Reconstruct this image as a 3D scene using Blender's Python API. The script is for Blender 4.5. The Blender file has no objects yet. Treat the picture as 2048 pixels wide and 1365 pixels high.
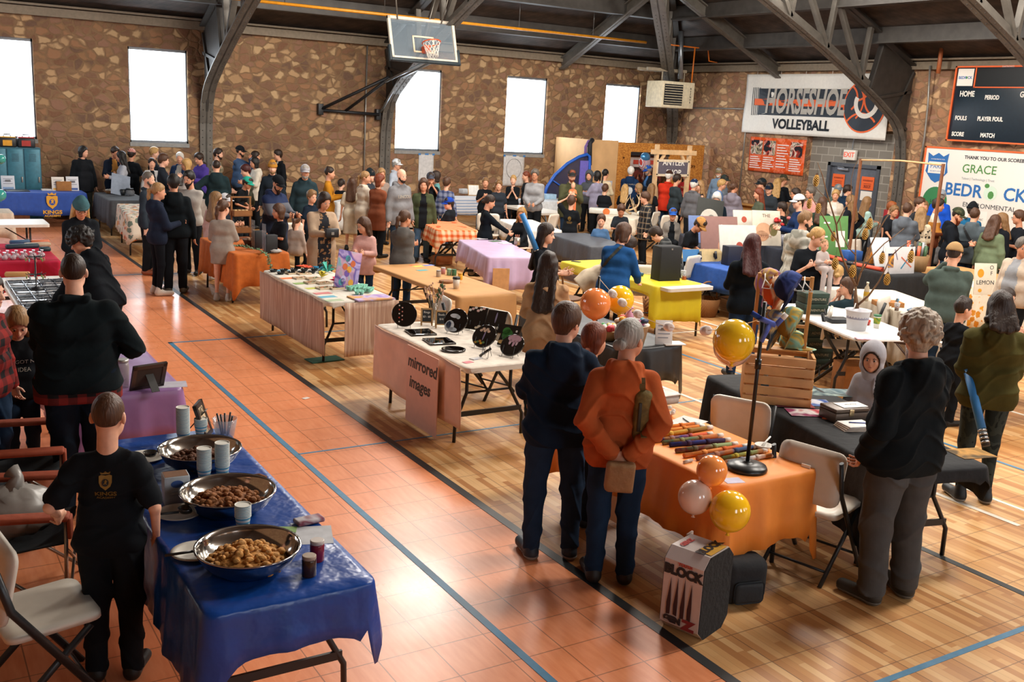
import bpy,bmesh,math,random
import numpy as np
from mathutils import Vector,Matrix
from mathutils.bvhtree import BVHTree
sc=bpy.context.scene
C=sc.collection
PI=math.pi
rnd=random.Random(7)

# ------------------------------------------------------------------ camera (35 mm lens, 12.7 deg down, 3 deg roll)
CAMH=2.85
CX,CY=1024.0,682.5
_a=np.array([4310-CX,-(407-CY)]);_b=np.array([-249-CX,-(162-CY)])
FPX=math.sqrt(-(_a@_b))
_x=np.array([_a[0],_a[1],-FPX]);_x/=np.linalg.norm(_x)
_y=np.array([_b[0],_b[1],-FPX]);_y-=_x*(_x@_y);_y/=np.linalg.norm(_y)
RC=np.array([_x,_y,np.cross(_x,_y)])  # camera axes -> hall axes (X along the window wall, Y towards it)
cam=bpy.data.objects.new('camera',bpy.data.cameras.new('camera'))
C.objects.link(cam)
cam.data.sensor_width=36.0
cam.data.lens=FPX/2048*36
cam.data.clip_start=0.05
cam.matrix_world=Matrix([list(RC[0])+[0],list(RC[1])+[0],list(RC[2])+[CAMH],[0,0,0,1]])
sc.camera=cam
def ray(u,v):
 d=RC@np.array([u-CX,-(v-CY),-FPX]);return d/np.linalg.norm(d)
def at(u,v,z=0.0):
 """hall point at height z seen at photo pixel u, v"""
 d=ray(u,v);t=(z-CAMH)/d[2]
 return Vector((d[0]*t,d[1]*t,z))
def onY(u,v,Y):
 d=ray(u,v);t=Y/d[1];return Vector((d[0]*t,Y,CAMH+d[2]*t))
def onX(u,v,X):
 d=ray(u,v);t=X/d[0];return Vector((X,d[1]*t,CAMH+d[2]*t))

# ------------------------------------------------------------------ world, lamps, exposure
sc.view_settings.view_transform='Standard'
sc.view_settings.look='None'
sc.view_settings.exposure=0.0
sc.view_settings.gamma=1.0
sc.view_settings.use_curve_mapping=False
w=bpy.data.worlds.new('world');sc.world=w;w.use_nodes=True
w.node_tree.nodes['Background'].inputs[0].default_value=(0.75,0.86,1.0,1)
w.node_tree.nodes['Background'].inputs[1].default_value=0.5
WIN_E=11.0
LAMP_W=1200
def lamp(name,x,y,z,watts,col,size=0.5):
 l=bpy.data.lights.new(name,'POINT');l.shadow_soft_size=size;l.energy=watts;l.color=col
 o=bpy.data.objects.new(name,l);o.location=(x,y,z);C.objects.link(o);return o
for lx in(8.2,12.6,17.0):
 for ly in(4.0,10.0,16.0):
  lamp('hall_fill_lamp',lx,ly,6.6,LAMP_W,(1.0,0.93,0.84),.7)  # unseen point lamps, added under the roof to light the hall
sc.cycles.max_bounces=6
sc.cycles.diffuse_bounces=3
sc.cycles.glossy_bounces=3
sc.cycles.transparent_max_bounces=8
sc.cycles.sample_clamp_indirect=6.0
sc.cycles.caustics_reflective=False
sc.cycles.caustics_refractive=False

# ------------------------------------------------------------------ materials
def lin(h):
 if isinstance(h,str):
  h=h.lstrip('#');v=[int(h[i:i+2],16)/255 for i in(0,2,4)]
  return tuple(c/12.92 if c<=.04045 else((c+.055)/1.055)**2.4 for c in v)
 return tuple(h)
class N:
 """tiny node-graph helper"""
 def __init__(s,name):
  s.m=bpy.data.materials.new(name);s.m.use_nodes=True
  s.t=s.m.node_tree;s.p=s.t.nodes['Principled BSDF']
 def n(s,kind,**kw):
  x=s.t.nodes.new('ShaderNode'+kind)
  for k,v in kw.items():
   if k[0]=='i' and k[1:].isdigit():s.set(x.inputs[int(k[1:])],v)
   elif hasattr(x,k):setattr(x,k,v)
   else:s.set(x.inputs[k],v)
  return x
 def set(s,sock,v):
  if isinstance(v,bpy.types.NodeSocket):s.t.links.new(v,sock)
  elif isinstance(v,bpy.types.Node):s.t.links.new(v.outputs[0],sock)
  else:
   if isinstance(v,(tuple,list))and len(v)==3 and sock.type=='RGBA':v=tuple(v)+(1,)
   sock.default_value=v
 def P(s,**kw):
  for k,v in kw.items():s.set(s.p.inputs[k.replace('_',' ')],v)
  return s
 def math(s,op,a,b=0.0,c=0.0):return s.n('Math',operation=op,i0=a,i1=b,i2=c).outputs[0]
 def mix(s,f,a,b,blend='MIX'):
  x=s.n('Mix',data_type='RGBA',blend_type=blend)
  s.set(x.inputs[0],f);s.set(x.inputs[6],a);s.set(x.inputs[7],b);return x.outputs[2]
 def ramp(s,f,stops,interp='LINEAR'):
  r=s.n('ValToRGB');s.set(r.inputs[0],f);r.color_ramp.interpolation=interp
  e=r.color_ramp.elements
  while len(e)<len(stops):e.new(0.5)
  for el,(p,c)in zip(e,stops):el.position=p;el.color=tuple(c)+(1,)
  return r.outputs[0]
 def obj(s):return s.n('TexCoord').outputs['Object']
 def xyz(s,v):x=s.n('SeparateXYZ',i0=v);return x.outputs
 def bump(s,h,strength=.3,dist=.01):
  s.set(s.p.inputs['Normal'],s.n('Bump',Strength=strength,Distance=dist,Height=h).outputs[0])
_mc={}
def M(col,rough=.6,metal=0.,spec=.5,name=None,var=.12,scale=14,bump=.0,emit=0.,trans=0.,coat=0.,sheen=0.,alpha=1.):
 key=(str(col),rough,metal,spec,var,scale,bump,emit,trans,coat,sheen,alpha)
 if key in _mc:return _mc[key]
 g=N(name or 'mat_'+(col.strip('#')if isinstance(col,str)else 'c'));c=lin(col)
 if var>0 and emit==0:
  nz=g.n('TexNoise',Scale=scale,Detail=3.,Vector=g.obj())
  g.P(Base_Color=g.ramp(nz.outputs[0],[(.3,[x*(1-var)for x in c]),(.7,[min(1,x*(1+var))for x in c])]))
  if bump:g.bump(nz.outputs[0],bump,.02)
 else:g.P(Base_Color=c)
 g.P(Roughness=rough,Metallic=metal,Specular_IOR_Level=spec)
 if emit:g.P(Emission_Color=c,Emission_Strength=emit)
 if trans:g.P(Transmission_Weight=trans)
 if coat:g.P(Coat_Weight=coat)
 if sheen:g.P(Sheen_Weight=sheen,Sheen_Roughness=.5)
 if alpha<1:g.P(Alpha=alpha)
 _mc[key]=g.m
 return g.m
def F(col,var=.14,rough=.92,bump=.4):return M(col,rough,0,.12,None,var,9,bump)
def pattern(kind,*cols):
 key=('pat',kind)+cols
 if key in _mc:return _mc[key]
 g=N('mat_'+kind);cs=[lin(c)for c in cols];co=g.obj();x,y,z=g.xyz(co)
 st=lambda v,f,d=.5,ph=0.:g.math('LESS_THAN',g.math('FRACT',g.math('ADD',g.math('MULTIPLY',v,f),ph)),d)
 if kind=='plaid':
  u=g.math('ADD',x,g.math('MULTIPLY',y,.6));c=g.mix(st(z,9.),cs[0],cs[1]);c2=g.mix(st(u,9.),cs[0],cs[1])
  c=g.mix(.5,c,c2)
  if len(cs)>2:c=g.mix(g.math('MULTIPLY',st(z,9.,.1,.3),.8),c,cs[2]);c=g.mix(g.math('MULTIPLY',st(u,9.,.1,.3),.5),c,cs[2])
 elif kind=='stripe':c=g.mix(st(z,14.),cs[0],cs[1])
 elif kind=='vstripe':c=g.mix(st(g.math('ADD',x,y),22.,.45),cs[0],cs[1])
 elif kind=='blocks':  # colour blocks from hem to shoulder
  c=g.mix(g.math('GREATER_THAN',z,1.12),cs[0],cs[1]);c=g.mix(g.math('GREATER_THAN',z,1.3),c,cs[2])
 elif kind in('spots','camo','tiedye','floral','paint','marble'):
  sc_=dict(spots=17.,camo=7.,tiedye=6.,floral=9.,paint=4.,marble=3.)[kind]
  if kind in('spots','floral'):
   nz=g.n('TexNoise',Scale=30.,Vector=co);v=g.n('TexVoronoi',Scale=sc_,Vector=g.mix(.06,co,nz.outputs[1]),Randomness=.9)
   c=g.mix(g.math('LESS_THAN',v.outputs['Distance'],.36 if kind=='spots' else.42),cs[0],cs[1])
   if len(cs)>2:
    c=g.mix(g.math('MULTIPLY',g.math('LESS_THAN',v.outputs['Distance'],.42),g.math('GREATER_THAN',g.xyz(v.outputs['Color'])[0],.5)),c,cs[2])
   if len(cs)>3:
    c=g.mix(g.math('MULTIPLY',g.math('LESS_THAN',v.outputs['Distance'],.42),g.math('GREATER_THAN',g.xyz(v.outputs['Color'])[1],.6)),c,cs[3])
  else:
   nz=g.n('TexNoise',Scale=sc_,Detail=2.5,Distortion=.6 if kind!='camo' else.2,Vector=co)
   n_=len(cs);lo,hi=.34,.66
   c=g.ramp(nz.outputs[0],[(lo+(hi-lo)*i/n_,cs[i])for i in range(n_)],'CONSTANT' if kind=='camo' else 'LINEAR')
 elif kind=='check':
  k=g.n('TexChecker',Scale=22.,Vector=co);k.inputs[1].default_value=cs[0]+(1,);k.inputs[2].default_value=cs[1]+(1,);c=k.outputs[0]
 g.P(Base_Color=c,Roughness=.85,Specular_IOR_Level=.2)
 nz=g.n('TexNoise',Scale=11.,Vector=co);g.bump(nz.outputs[0],.25,.02)
 _mc[key]=g.m;return g.m

# ------------------------------------------------------------------ objects
def tag(o,label=None,cat=None,group=None,kind=None):
 for k,v in(('label',label),('category',cat),('group',group),('kind',kind)):
  if v:o[k]=v
 return o
def empty(name,loc=(0,0,0),rz=0.,label=None,cat=None,group=None):
 o=bpy.data.objects.new(name,None);o.empty_display_size=.1;o.location=loc;o.rotation_euler=(0,0,rz)
 C.objects.link(o);return tag(o,label,cat,group)
def link(name,me,mat=None,parent=None):
 if mat is not None:
  for m in(mat if isinstance(mat,(list,tuple))else[mat]):me.materials.append(m)
 o=bpy.data.objects.new(name,me);C.objects.link(o)
 if parent is not None:o.parent=parent
 return o
def pyd(name,v,f,mat=None,parent=None,smooth=True):
 me=bpy.data.meshes.new(name);me.from_pydata([tuple(p)for p in v],[],[tuple(q)for q in f])
 if smooth:me.polygons.foreach_set('use_smooth',[True]*len(me.polygons))
 me.update();return link(name,me,mat,parent)
def copy_tree(o,parent=None,loc=None,rz=None,label=None):
 c=o.copy();C.objects.link(c)
 if parent is not None:c.parent=parent
 if loc is not None:c.location=loc
 if rz is not None:c.rotation_euler=(0,0,rz)
 if label:c['label']=label
 for ch in list(o.children):copy_tree(ch,c)
 return c
class B:
 """collects shapes into one bmesh -> one mesh object; mi = material slot"""
 def __init__(s):s.b=bmesh.new();s.mi=0;s.sm=False
 def _fin(s,fs,sm=None):
  for f in fs:f.material_index=s.mi;f.smooth=s.sm if sm is None else sm
 def box(s,x0,y0,z0,x1,y1,z1,bev=0.,mat=None,seg=2):
  r=bmesh.ops.create_cube(s.b,size=1.)['verts']
  bmesh.ops.scale(s.b,vec=(abs(x1-x0),abs(y1-y0),abs(z1-z0)),verts=r)
  bmesh.ops.translate(s.b,vec=((x0+x1)/2,(y0+y1)/2,(z0+z1)/2),verts=r)
  if bev:
   es=list({e for v in r for e in v.link_edges})
   q=bmesh.ops.bevel(s.b,geom=es,offset=bev,segments=seg,affect='EDGES',profile=.5)
   r=list(set(v for v in q['verts'])|{v for v in r if v.is_valid})
  if mat is not None:bmesh.ops.transform(s.b,matrix=mat,verts=r)
  s._fin({f for v in r for f in v.link_faces},bool(bev)or None);return r
 def beam(s,a,b,wx,wz,up=(0,0,1)):
  """box bar from a to b, wx wide, wz deep along up"""
  a,b=Vector(a),Vector(b);d=(b-a);L=d.length;d.normalize();up=Vector(up)
  sx=d.cross(up);sx=sx.normalized()if sx.length>1e-5 else Vector((1,0,0));uz=sx.cross(d)
  m=Matrix((list(sx)+[0],list(d)+[0],list(uz)+[0],[0,0,0,1])).transposed();m.translation=(a+b)/2
  return s.box(-wx/2,-L/2,-wz/2,wx/2,L/2,wz/2,mat=m)
 def tube(s,pts,r,n=8,closed=False,caps=True,flat=1.):
  pts=[Vector(p)for p in pts];rs=r if isinstance(r,(list,tuple))else[r]*len(pts)
  rings=[];prev=None;L=len(pts)
  for i,p in enumerate(pts):
   d=(pts[(i+1)%L]-pts[i-1])if closed else(pts[min(i+1,L-1)]-pts[max(i-1,0)])
   d.normalize()
   if prev is None:
    prev=d.cross(Vector((0,0,1)));
    if prev.length<1e-3:prev=Vector((1,0,0))
   u=(prev-d*prev.dot(d)).normalized();prev=u;v=d.cross(u)
   rings.append([s.b.verts.new(p+(u*math.cos(2*PI*k/n)+v*math.sin(2*PI*k/n)*flat)*rs[i])for k in range(n)])
  fs=[]
  for i in range(L if closed else L-1):
   A,D=rings[i],rings[(i+1)%L]
   for k in range(n):fs.append(s.b.faces.new((A[k],A[(k+1)%n],D[(k+1)%n],D[k])))
  s._fin(fs,True)
  if caps and not closed:s._fin([s.b.faces.new(rings[0][::-1]),s.b.faces.new(rings[-1])],False)
 def lathe(s,prof,c=(0,0,0),n=24,sx=1.,sy=1.,cap=True):
  c=Vector(c);rings=[]
  for r,z in prof:rings.append([s.b.verts.new(c+Vector((math.cos(2*PI*k/n)*r*sx,math.sin(2*PI*k/n)*r*sy,z)))for k in range(n)])
  fs=[s.b.faces.new((A[k],A[(k+1)%n],D[(k+1)%n],D[k]))for A,D in zip(rings,rings[1:])for k in range(n)]
  s._fin(fs,True)
  if cap:s._fin([s.b.faces.new(rings[0][::-1]),s.b.faces.new(rings[-1])],False)
 def sphere(s,c,r,sx=1.,sy=1.,sz=1.,n=14,jit=0.):
  q=bmesh.ops.create_uvsphere(s.b,u_segments=n,v_segments=max(6,n*2//3),radius=r)['verts']
  for v in q:
   v.co=Vector((v.co.x*sx,v.co.y*sy,v.co.z*sz))*(1+(rnd.uniform(-jit,jit)if jit else 0))+Vector(c)
  s._fin({f for v in q for f in v.link_faces},True);return q
 def prism(s,pts,z0,z1,bev=0.):
  """vertical extrusion of an xy outline"""
  lo=[s.b.verts.new((p[0],p[1],z0))for p in pts];hi=[s.b.verts.new((p[0],p[1],z1))for p in pts]
  n=len(pts);fs=[s.b.faces.new(lo[::-1]),s.b.faces.new(hi)]
  fs+=[s.b.faces.new((lo[i],lo[(i+1)%n],hi[(i+1)%n],hi[i]))for i in range(n)]
  s._fin(fs);return lo+hi
 def xf(s,m):bmesh.ops.transform(s.b,matrix=m,verts=s.b.verts[:]);return s
 def done(s,name,mat,parent=None):
  bmesh.ops.recalc_face_normals(s.b,faces=s.b.faces[:])
  me=bpy.data.meshes.new(name);s.b.to_mesh(me);s.b.free();return link(name,me,mat,parent)
def T(x=0,y=0,z=0):return Matrix.Translation((x,y,z))
def Rz(a):return Matrix.Rotation(a,4,'Z')
def Rx(a):return Matrix.Rotation(a,4,'X')
def Ry(a):return Matrix.Rotation(a,4,'Y')
def rrect(w,d,r,n=5):
 out=[]
 for cx,cy,a0 in((w/2-r,d/2-r,0),(-w/2+r,d/2-r,90),(-w/2+r,-d/2+r,180),(w/2-r,-d/2+r,270)):
  for i in range(n+1):
   a=math.radians(a0+90*i/n);out.append((cx+r*math.cos(a),cy+r*math.sin(a)))
 return out
def text(name,s,size,mat,parent=None,mw=None,depth=.001,align='CENTER',bold=0.,sx=1.,shear=0.,proj=None):
 """lettering as a thin mesh lying in its own XY plane, placed by matrix mw (or laid onto mesh object proj)"""
 cu=bpy.data.curves.new(name,'FONT');cu.body=s;cu.size=size;cu.align_x=align;cu.align_y='CENTER';cu.extrude=depth;cu.offset=bold;cu.shear=shear
 cu.resolution_u=3
 tmp=bpy.data.objects.new('tmp',cu);C.objects.link(tmp);dg=bpy.context.evaluated_depsgraph_get();dg.update()
 me=bpy.data.meshes.new_from_object(tmp.evaluated_get(dg));bpy.data.objects.remove(tmp);bpy.data.curves.remove(cu)
 me.materials.clear();me.transform(Matrix.Diagonal((sx,1,1,1)))
 if mw is not None:me.transform(mw)
 if proj is not None:lay(me,proj,mw)
 return link(name,me,mat,parent)
def lay(me,target,mw,off=.004):
 """press a decal mesh onto target (same local space) along the decal's -Z"""
 bt=BVHTree.FromPolygons([v.co for v in target.data.vertices],[list(p.vertices)for p in target.data.polygons])
 n=(mw.to_3x3()@Vector((0,0,1))).normalized()
 for v in me.vertices:
  h=bt.ray_cast(v.co+n*.4,-n)
  if h[0]is not None:v.co=h[0]+n*off
  else:
   h=bt.find_nearest(v.co)
   if h[0]is not None:v.co=h[0]+n*off

# ------------------------------------------------------------------ people: smooth-union surfaces
V3=lambda*a:np.array(a,dtype=float)
def nets(D,org,vx):
 """surface nets: grid of distances -> vertices, quads"""
 S=D<0
 nx,ny,nz=S.shape
 cnt=np.zeros((nx-1,ny-1,nz-1),np.int8)
 cs=[(i,j,k)for i in(0,1)for j in(0,1)for k in(0,1)]
 for i,j,k in cs:cnt+=S[i:nx-1+i,j:ny-1+j,k:nz-1+k]
 m=(cnt>0)&(cnt<8)
 I,J,K=np.nonzero(m)
 if len(I)==0:return None
 idx=np.full(m.shape,-1,np.int32);idx[m]=np.arange(len(I))
 val=np.stack([D[I+i,J+j,K+k]for i,j,k in cs]);pos=np.array(cs,float)
 acc=np.zeros((len(I),3));n=np.zeros(len(I))
 for a in range(8):
  for b in range(a+1,8):
   if np.abs(pos[a]-pos[b]).sum()!=1:continue
   x=(val[a]<0)!=(val[b]<0)
   t=val[a][x]/(val[a][x]-val[b][x])
   acc[x]+=pos[a]+t[:,None]*(pos[b]-pos[a]);n[x]+=1
 v=(np.stack([I,J,K],1)+acc/n[:,None])*vx+org
 q=[]
 for ax in range(3):
  o=[0,0,0];o[ax]=1
  A=S[:nx-o[0],:ny-o[1],:nz-o[2]];Bb=S[o[0]:,o[1]:,o[2]:]
  x=A!=Bb;u,w_=[d for d in range(3)if d!=ax]
  sl=[slice(None)]*3;sl[u]=slice(1,-1);sl[w_]=slice(1,-1)
  p=np.nonzero(x[tuple(sl)]);p=list(p);p[u]=p[u]+1;p[w_]=p[w_]+1
  def cell(du,dw):
   r=[p[0].copy(),p[1].copy(),p[2].copy()];r[u]-=du;r[w_]-=dw;return idx[tuple(r)]
  Q=np.stack([cell(1,1),cell(0,1),cell(0,0),cell(1,0)],1)
  flip=A[tuple(p)]if ax!=1 else ~A[tuple(p)]
  Q[~flip]=Q[~flip][:,::-1];q.append(Q)
 return v,np.concatenate(q)
def surf(name,prims,vx,mat,parent,cuts=(),noise=0.,nscale=14.,k0=.03,seed=0,subs=(),split=None,crease=0.):
 """mesh object from primitives: ('c',a,b,ra,rb,k) tapered capsule, ('e',centre,radii,rot,k) ellipsoid"""
 lo=np.full(3,1e9);hi=-lo;bx=[]
 for p in prims:
  if p[0]=='c':
   a,b,ra,rb=p[1:5];r=max(ra,rb);l=np.minimum(a,b)-r;h=np.maximum(a,b)+r
  else:
   r=max(p[2]);l=p[1]-r;h=p[1]+r
  bx.append((l,h));lo=np.minimum(lo,l);hi=np.maximum(hi,h)
 pad=noise+2.5*vx;lo-=pad;hi+=pad
 dims=np.ceil((hi-lo)/vx).astype(int)+1
 X,Y,Z=[(lo[i]+np.arange(dims[i])*vx).astype(np.float32)for i in range(3)]
 D=np.full(dims,.2,np.float32)
 def dist(p,sl):
  x,y,z=X[sl[0]][:,None,None],Y[sl[1]][None,:,None],Z[sl[2]][None,None,:]
  if p[0]=='c':
   a,b,ra,rb=p[1:5];d=b-a;L=float(d@d)+1e-9
   t=np.clip(((x-a[0])*d[0]+(y-a[1])*d[1]+(z-a[2])*d[2])/L,0,1)
   return np.sqrt((x-a[0]-t*d[0])**2+(y-a[1]-t*d[1])**2+(z-a[2]-t*d[2])**2)-(ra+t*(rb-ra))
  c,r,R=p[1],p[2],p[3];x,y,z=x-c[0],y-c[1],z-c[2]
  q=[x*R[0,i]+y*R[1,i]+z*R[2,i]for i in range(3)]
  k0_=np.sqrt(sum((q[i]/r[i])**2 for i in range(3)));k1_=np.sqrt(sum((q[i]/r[i]**2)**2 for i in range(3)))+1e-6
  return k0_*(k0_-1)/k1_
 def blk(b,k):
  sl=[]
  for i in range(3):
   s=max(0,int((b[0][i]-k-2*vx-lo[i])/vx));e=min(dims[i],int((b[1][i]+k+2*vx-lo[i])/vx)+2);sl.append(slice(s,e))
  return tuple(sl)
 for p,b in zip(prims,bx):
  k=p[-1]if p[-1]is not None else k0;k=max(k,1e-4)
  sl=blk(b,k);d=dist(p,sl);E=D[sl]
  h=np.clip(.5+.5*(E-d)/k,0,1);D[sl]=E*(1-h)+d*h-k*h*(1-h)
 for p in subs:  # carved hollows
  k=p[-1];r=max(p[2])if p[0]=='e' else max(p[3],p[4])
  b=(p[1]-r,p[1]+r)if p[0]=='e' else(np.minimum(p[1],p[2])-r,np.maximum(p[1],p[2])+r)
  sl=blk(b,k);d=-dist(p,sl);E=D[sl]
  h=np.clip(.5-.5*(E-d)/k,0,1);D[sl]=E*(1-h)+d*h+k*h*(1-h)
 g=(X[:,None,None],Y[None,:,None],Z[None,None,:])
 if noise:
  ph=seed*1.7
  D+=(noise*(np.sin(nscale*g[0]*1.3+ph)*np.sin(nscale*g[1]+ph*2+nscale*.5*g[2])+.6*np.sin(nscale*1.9*g[2]+nscale*.8*g[0]+ph))*.6).astype(np.float32)
 if crease:D-=crease*(np.maximum(0,1-1.6*np.abs(np.sin(15*g[2]+7*g[0]*np.sign(g[0]+.001)+2.2*np.sin(8*g[0]+seed)+1.5*np.sin(9*g[1]+5*g[2]))))**1.5).astype(np.float32)
 for c in cuts:D=np.maximum(D,c(*g))
 D[0]=D[-1]=.1;D[:,0]=D[:,-1]=.1;D[:,:,0]=D[:,:,-1]=.1
 r=nets(D,lo,vx)
 if r is None:return None
 v,q=r
 if split is not None:
  m_=split[0](v[q].mean(1))
  if m_.any()and not m_.all():
   put(split[1],v,q[m_],split[2],parent);q=q[~m_]
 return put(name,v,q,mat,parent)
def put(name,v,q,mat,parent):
 u,inv_=np.unique(q,return_inverse=True);v=v[u];q=inv_.reshape(q.shape)
 me=bpy.data.meshes.new(name);me.vertices.add(len(v));me.vertices.foreach_set('co',v.astype(np.float32).ravel())
 me.loops.add(len(q)*4);me.loops.foreach_set('vertex_index',q.astype(np.int32).ravel())
 me.polygons.add(len(q));me.polygons.foreach_set('loop_start',np.arange(len(q),dtype=np.int32)*4)
 me.polygons.foreach_set('use_smooth',np.ones(len(q),bool));me.update(calc_edges=True)
 return link(name,me,mat,parent)
EYE=None
def eye_mesh():
 global EYE
 if EYE is None:
  b=B();b.sphere((0,0,0),.0118,n=12)
  for f in b.b.faces:
   c=f.calc_center_median();f.material_index=1 if(c.y<0 and math.hypot(c.x,c.z)<.0078)else 0
  me=bpy.data.meshes.new('eye');b.b.to_mesh(me);b.b.free()
  me.materials.append(M('#b5a9a0',.3,var=0));me.materials.append(M('#1c120c',.2,var=0));EYE=me
 return EYE
SKIN=['#d9a184','#cf9577','#e0ab90','#c68a6b']
HAIRC=dict(black='#17120f',dark='#2a1c14',brown='#4a3020',light='#7a5a38',blond='#b08a54',dirty='#93714a',auburn='#6b3018',red='#8c4a20',maroon='#3d1412',gray='#8c8780',white='#cfcac2',salt='#5c544c')
ARMS=dict(down=(.27,-.03,.80),pocket=(.235,-.07,.90),fold=(-.10,-.215,1.16),front=(.09,-.30,1.12),low=(.07,-.25,.98),reach=(.20,-.50,1.02),
   chin=(.03,-.17,1.45),head=(.10,-.02,1.70),back=(.06,.185,.93),hip=(.235,.0,1.0),phone=(.08,-.30,1.26),table=(.16,-.36,.98),up=(.28,-.42,1.45),side=(.42,-.18,.95),clasp=(.02,-.19,1.30),hold=(.06,-.22,1.22))
npers=0
def person(x,y,h,face,label,top=('tee','#111'),bottom=('pants','#111'),hair=('short','brown'),arms='down',armr=None,lean=0.,hf=None,hp=8.,sit=0.,walk=0.,w=1.,hat=None,beard=None,
   shoe='#15120f',skin=0,group=None,wrinkle=1.,stance=.0,z0=0.,noface=False,extra=None,name='person',tilt=0.,seatf=.42,sole=None):
 """x,y feet on the floor; face = degrees from looking at the camera, + towards picture right; lengths below are for a 1.70 m body, scaled"""
 global npers;npers+=1;seed=npers
 s=h/1.7
 c=Vector((-x,-y)).normalized();r_=Vector((-c.y,c.x));
 ang=lambda f:math.atan2(*(lambda d:(d.x,-d.y))(c*math.cos(math.radians(f))+r_*math.sin(math.radians(f))))
 th=ang(face);hy=0 if hf is None else(ang(hf)-th+PI)%(2*PI)-PI
 dist=math.hypot(x,y)
 vx=min(.017,max(.0068,dist*.00105))
 rt=empty(name,(x,y,z0),th,label,'person',group)
 sk=M(SKIN[skin%4],.5,0,.35,None,.07,30)
 # --- skeleton
 leanR=np.array(Rx(math.radians(lean)).to_3x3());tiltR=np.array(Ry(math.radians(tilt)).to_3x3());UR=tiltR@leanR
 hipz=.92 if not sit else sit/s+.10
 hip0=V3(0,.0,hipz)
 def up(p):p=np.array(p,float);return(hip0+UR@(p-V3(0,0,.92)))*s  # upper-body point
 adult=min(1.,max(0.,(h-1.0)/.6));sw=.88+.12*adult  # children: narrower
 hd=(.16+.037*h)if h>.9 else.2*h;hs=hd/.225
 SH=[up((sg*.152*sw*(.5+w/2),.008,1.352))for sg in(-1,1)]
 HP=[up((sg*.088*(.6+.4*w),.01,.90))for sg in(-1,1)]
 KN,AN,TO=[],[],[]
 for i,sg in enumerate((-1,1)):
  st=walk*sg
  if sit:
   kn=hip0+V3(sg*.11,-seatf,.0);an=V3(sg*.12,-seatf-.02+.05*sg*(seed%3-1),.085-z0/s)
  else:
   sx=.085+stance;kn=V3(sg*(sx+.01),-.012-st*.16,.49);an=V3(sg*(sx+.015),.03-st*(.28 if st>0 else.30),.085+(max(0,-st)*.10))
  KN.append(kn*s);AN.append(an*s);TO.append((an+V3(sg*.05,-.18,-.052))*s)
 # head frame
 nb=up((0,0,1.455));HR=UR@np.array((Rz(hy)@Rx(math.radians(hp))).to_3x3())
 if abs(lean)>25:HR=np.array((Rz(hy)@Rx(math.radians(lean*.5+hp))).to_3x3())
 hb=nb+HR@V3(0,-.012,.045)*s  # base of skull point
 htop=hd*.985-.0
 hl=lambda a,b_,c_:hb+HR@(V3(a,b_,c_)*hs)  # head-local coords (225 mm head, chin bottom z=-.01)
 # --- arms
 def solve(S,Hd,a,b_,hint):
  d=Hd-S;L=np.linalg.norm(d);mx=(a+b_)*.995
  if L>mx:Hd=S+d/L*mx;d=Hd-S;L=mx
  q=(a*a-b_*b_+L*L)/(2*L);hgt=math.sqrt(max(0,a*a-q*q));u=d/L
  n_=hint-u*(hint@u);n_/=np.linalg.norm(n_)+1e-9
  return S+u*q+n_*hgt,Hd
 EL,HD=[],[]
 armspec=[armr if armr is not None else arms,arms]  # index 0: person's right (-x), 1: left
 for i,sg in enumerate((-1,1)):
  A=armspec[i];t=ARMS[A]if isinstance(A,str)else A
  p=V3(t[0]*sg,t[1],t[2])
  if A=='fold' and i==0:p+=V3(0,-.02,-.05)
  if isinstance(A,str)and A in('fold','front','clasp','chin','hold')and w>1.1:p[1]-=.06*w
  tgt=up(p)if(not isinstance(A,str)or A not in('down','pocket'))else up(p)
  hint={'hip':V3(sg*1.,.5,0),'head':V3(sg,.1,.2),'back':V3(sg*1.,.5,-.3),'pocket':V3(sg*.6,1,0),'chin':V3(sg*.7,-.2,-1)}.get(A if isinstance(A,str)else '',V3(sg*.55,.5,-.75))
  e,hd_=solve(SH[i],tgt,.285*s,.255*s,UR@hint);EL.append(e);HD.append(hd_)
 R_=lambda v:v*s
 # --- body (one continuous surface)
 c_=lambda a,b,ra,rb,k=.03:('c',np.asarray(a,float),np.asarray(b,float),ra,rb,k)
 def torso(g,k=.04,lowz=.86):
  W=w;f=.5+.5*W
  return[c_(up((-.075*sw,.006,1.352)),up((.075*sw,.006,1.352)),R_(.060+g),R_(.060+g),k),
    c_(up((-.072*sw*f,-.008,1.24)),up((.072*sw*f,-.008,1.24)),R_(.100*f+g),R_(.100*f+g),k),
    c_(up((-.07*f,-.008-.03*(W-1),1.06)),up((.07*f,-.008-.03*(W-1),1.06)),R_((.092 if g<.008 else.099)*W+g),R_((.092 if g<.008 else.099)*W+g),k),
    c_(up((-.07*f,.01,lowz+.07)),up((.07*f,.01,lowz+.07)),R_(.106*f+g),R_(.106*f+g),k)]
 def arm(i,g,t0=0.,t1=1.,k=.04):
  S,E,Hh=SH[i],EL[i],HD[i];f=.7+.3*w
  out=[c_(S,E,R_(.047*f+g),R_(.037*f+g),k)]
  W_=E+(Hh-E)*min(1,t1)
  if t1>0:out.append(c_(E,W_,R_(.037*f+g),R_(.037*f+g-(.011*f)*min(1,t1)),.02))
  return out
 def legs(g,t1=1.,k=.03,taper=1.):
  out=[];f=.6+.4*w
  for i in(0,1):
   kn=KN[i];an=AN[i]
   if t1<1:kn_=HP[i]+(kn-HP[i])*t1;out.append(c_(HP[i],kn_,R_(.083*f+g),R_(.07*f+g),k));continue
   out+=[c_(HP[i],kn,R_(.086*f+g),R_(.056*f+g),k),c_(kn,an+(kn-an)*.02,R_(.055*f+g),R_((.036+g*taper)),k)]
  return out
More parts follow.
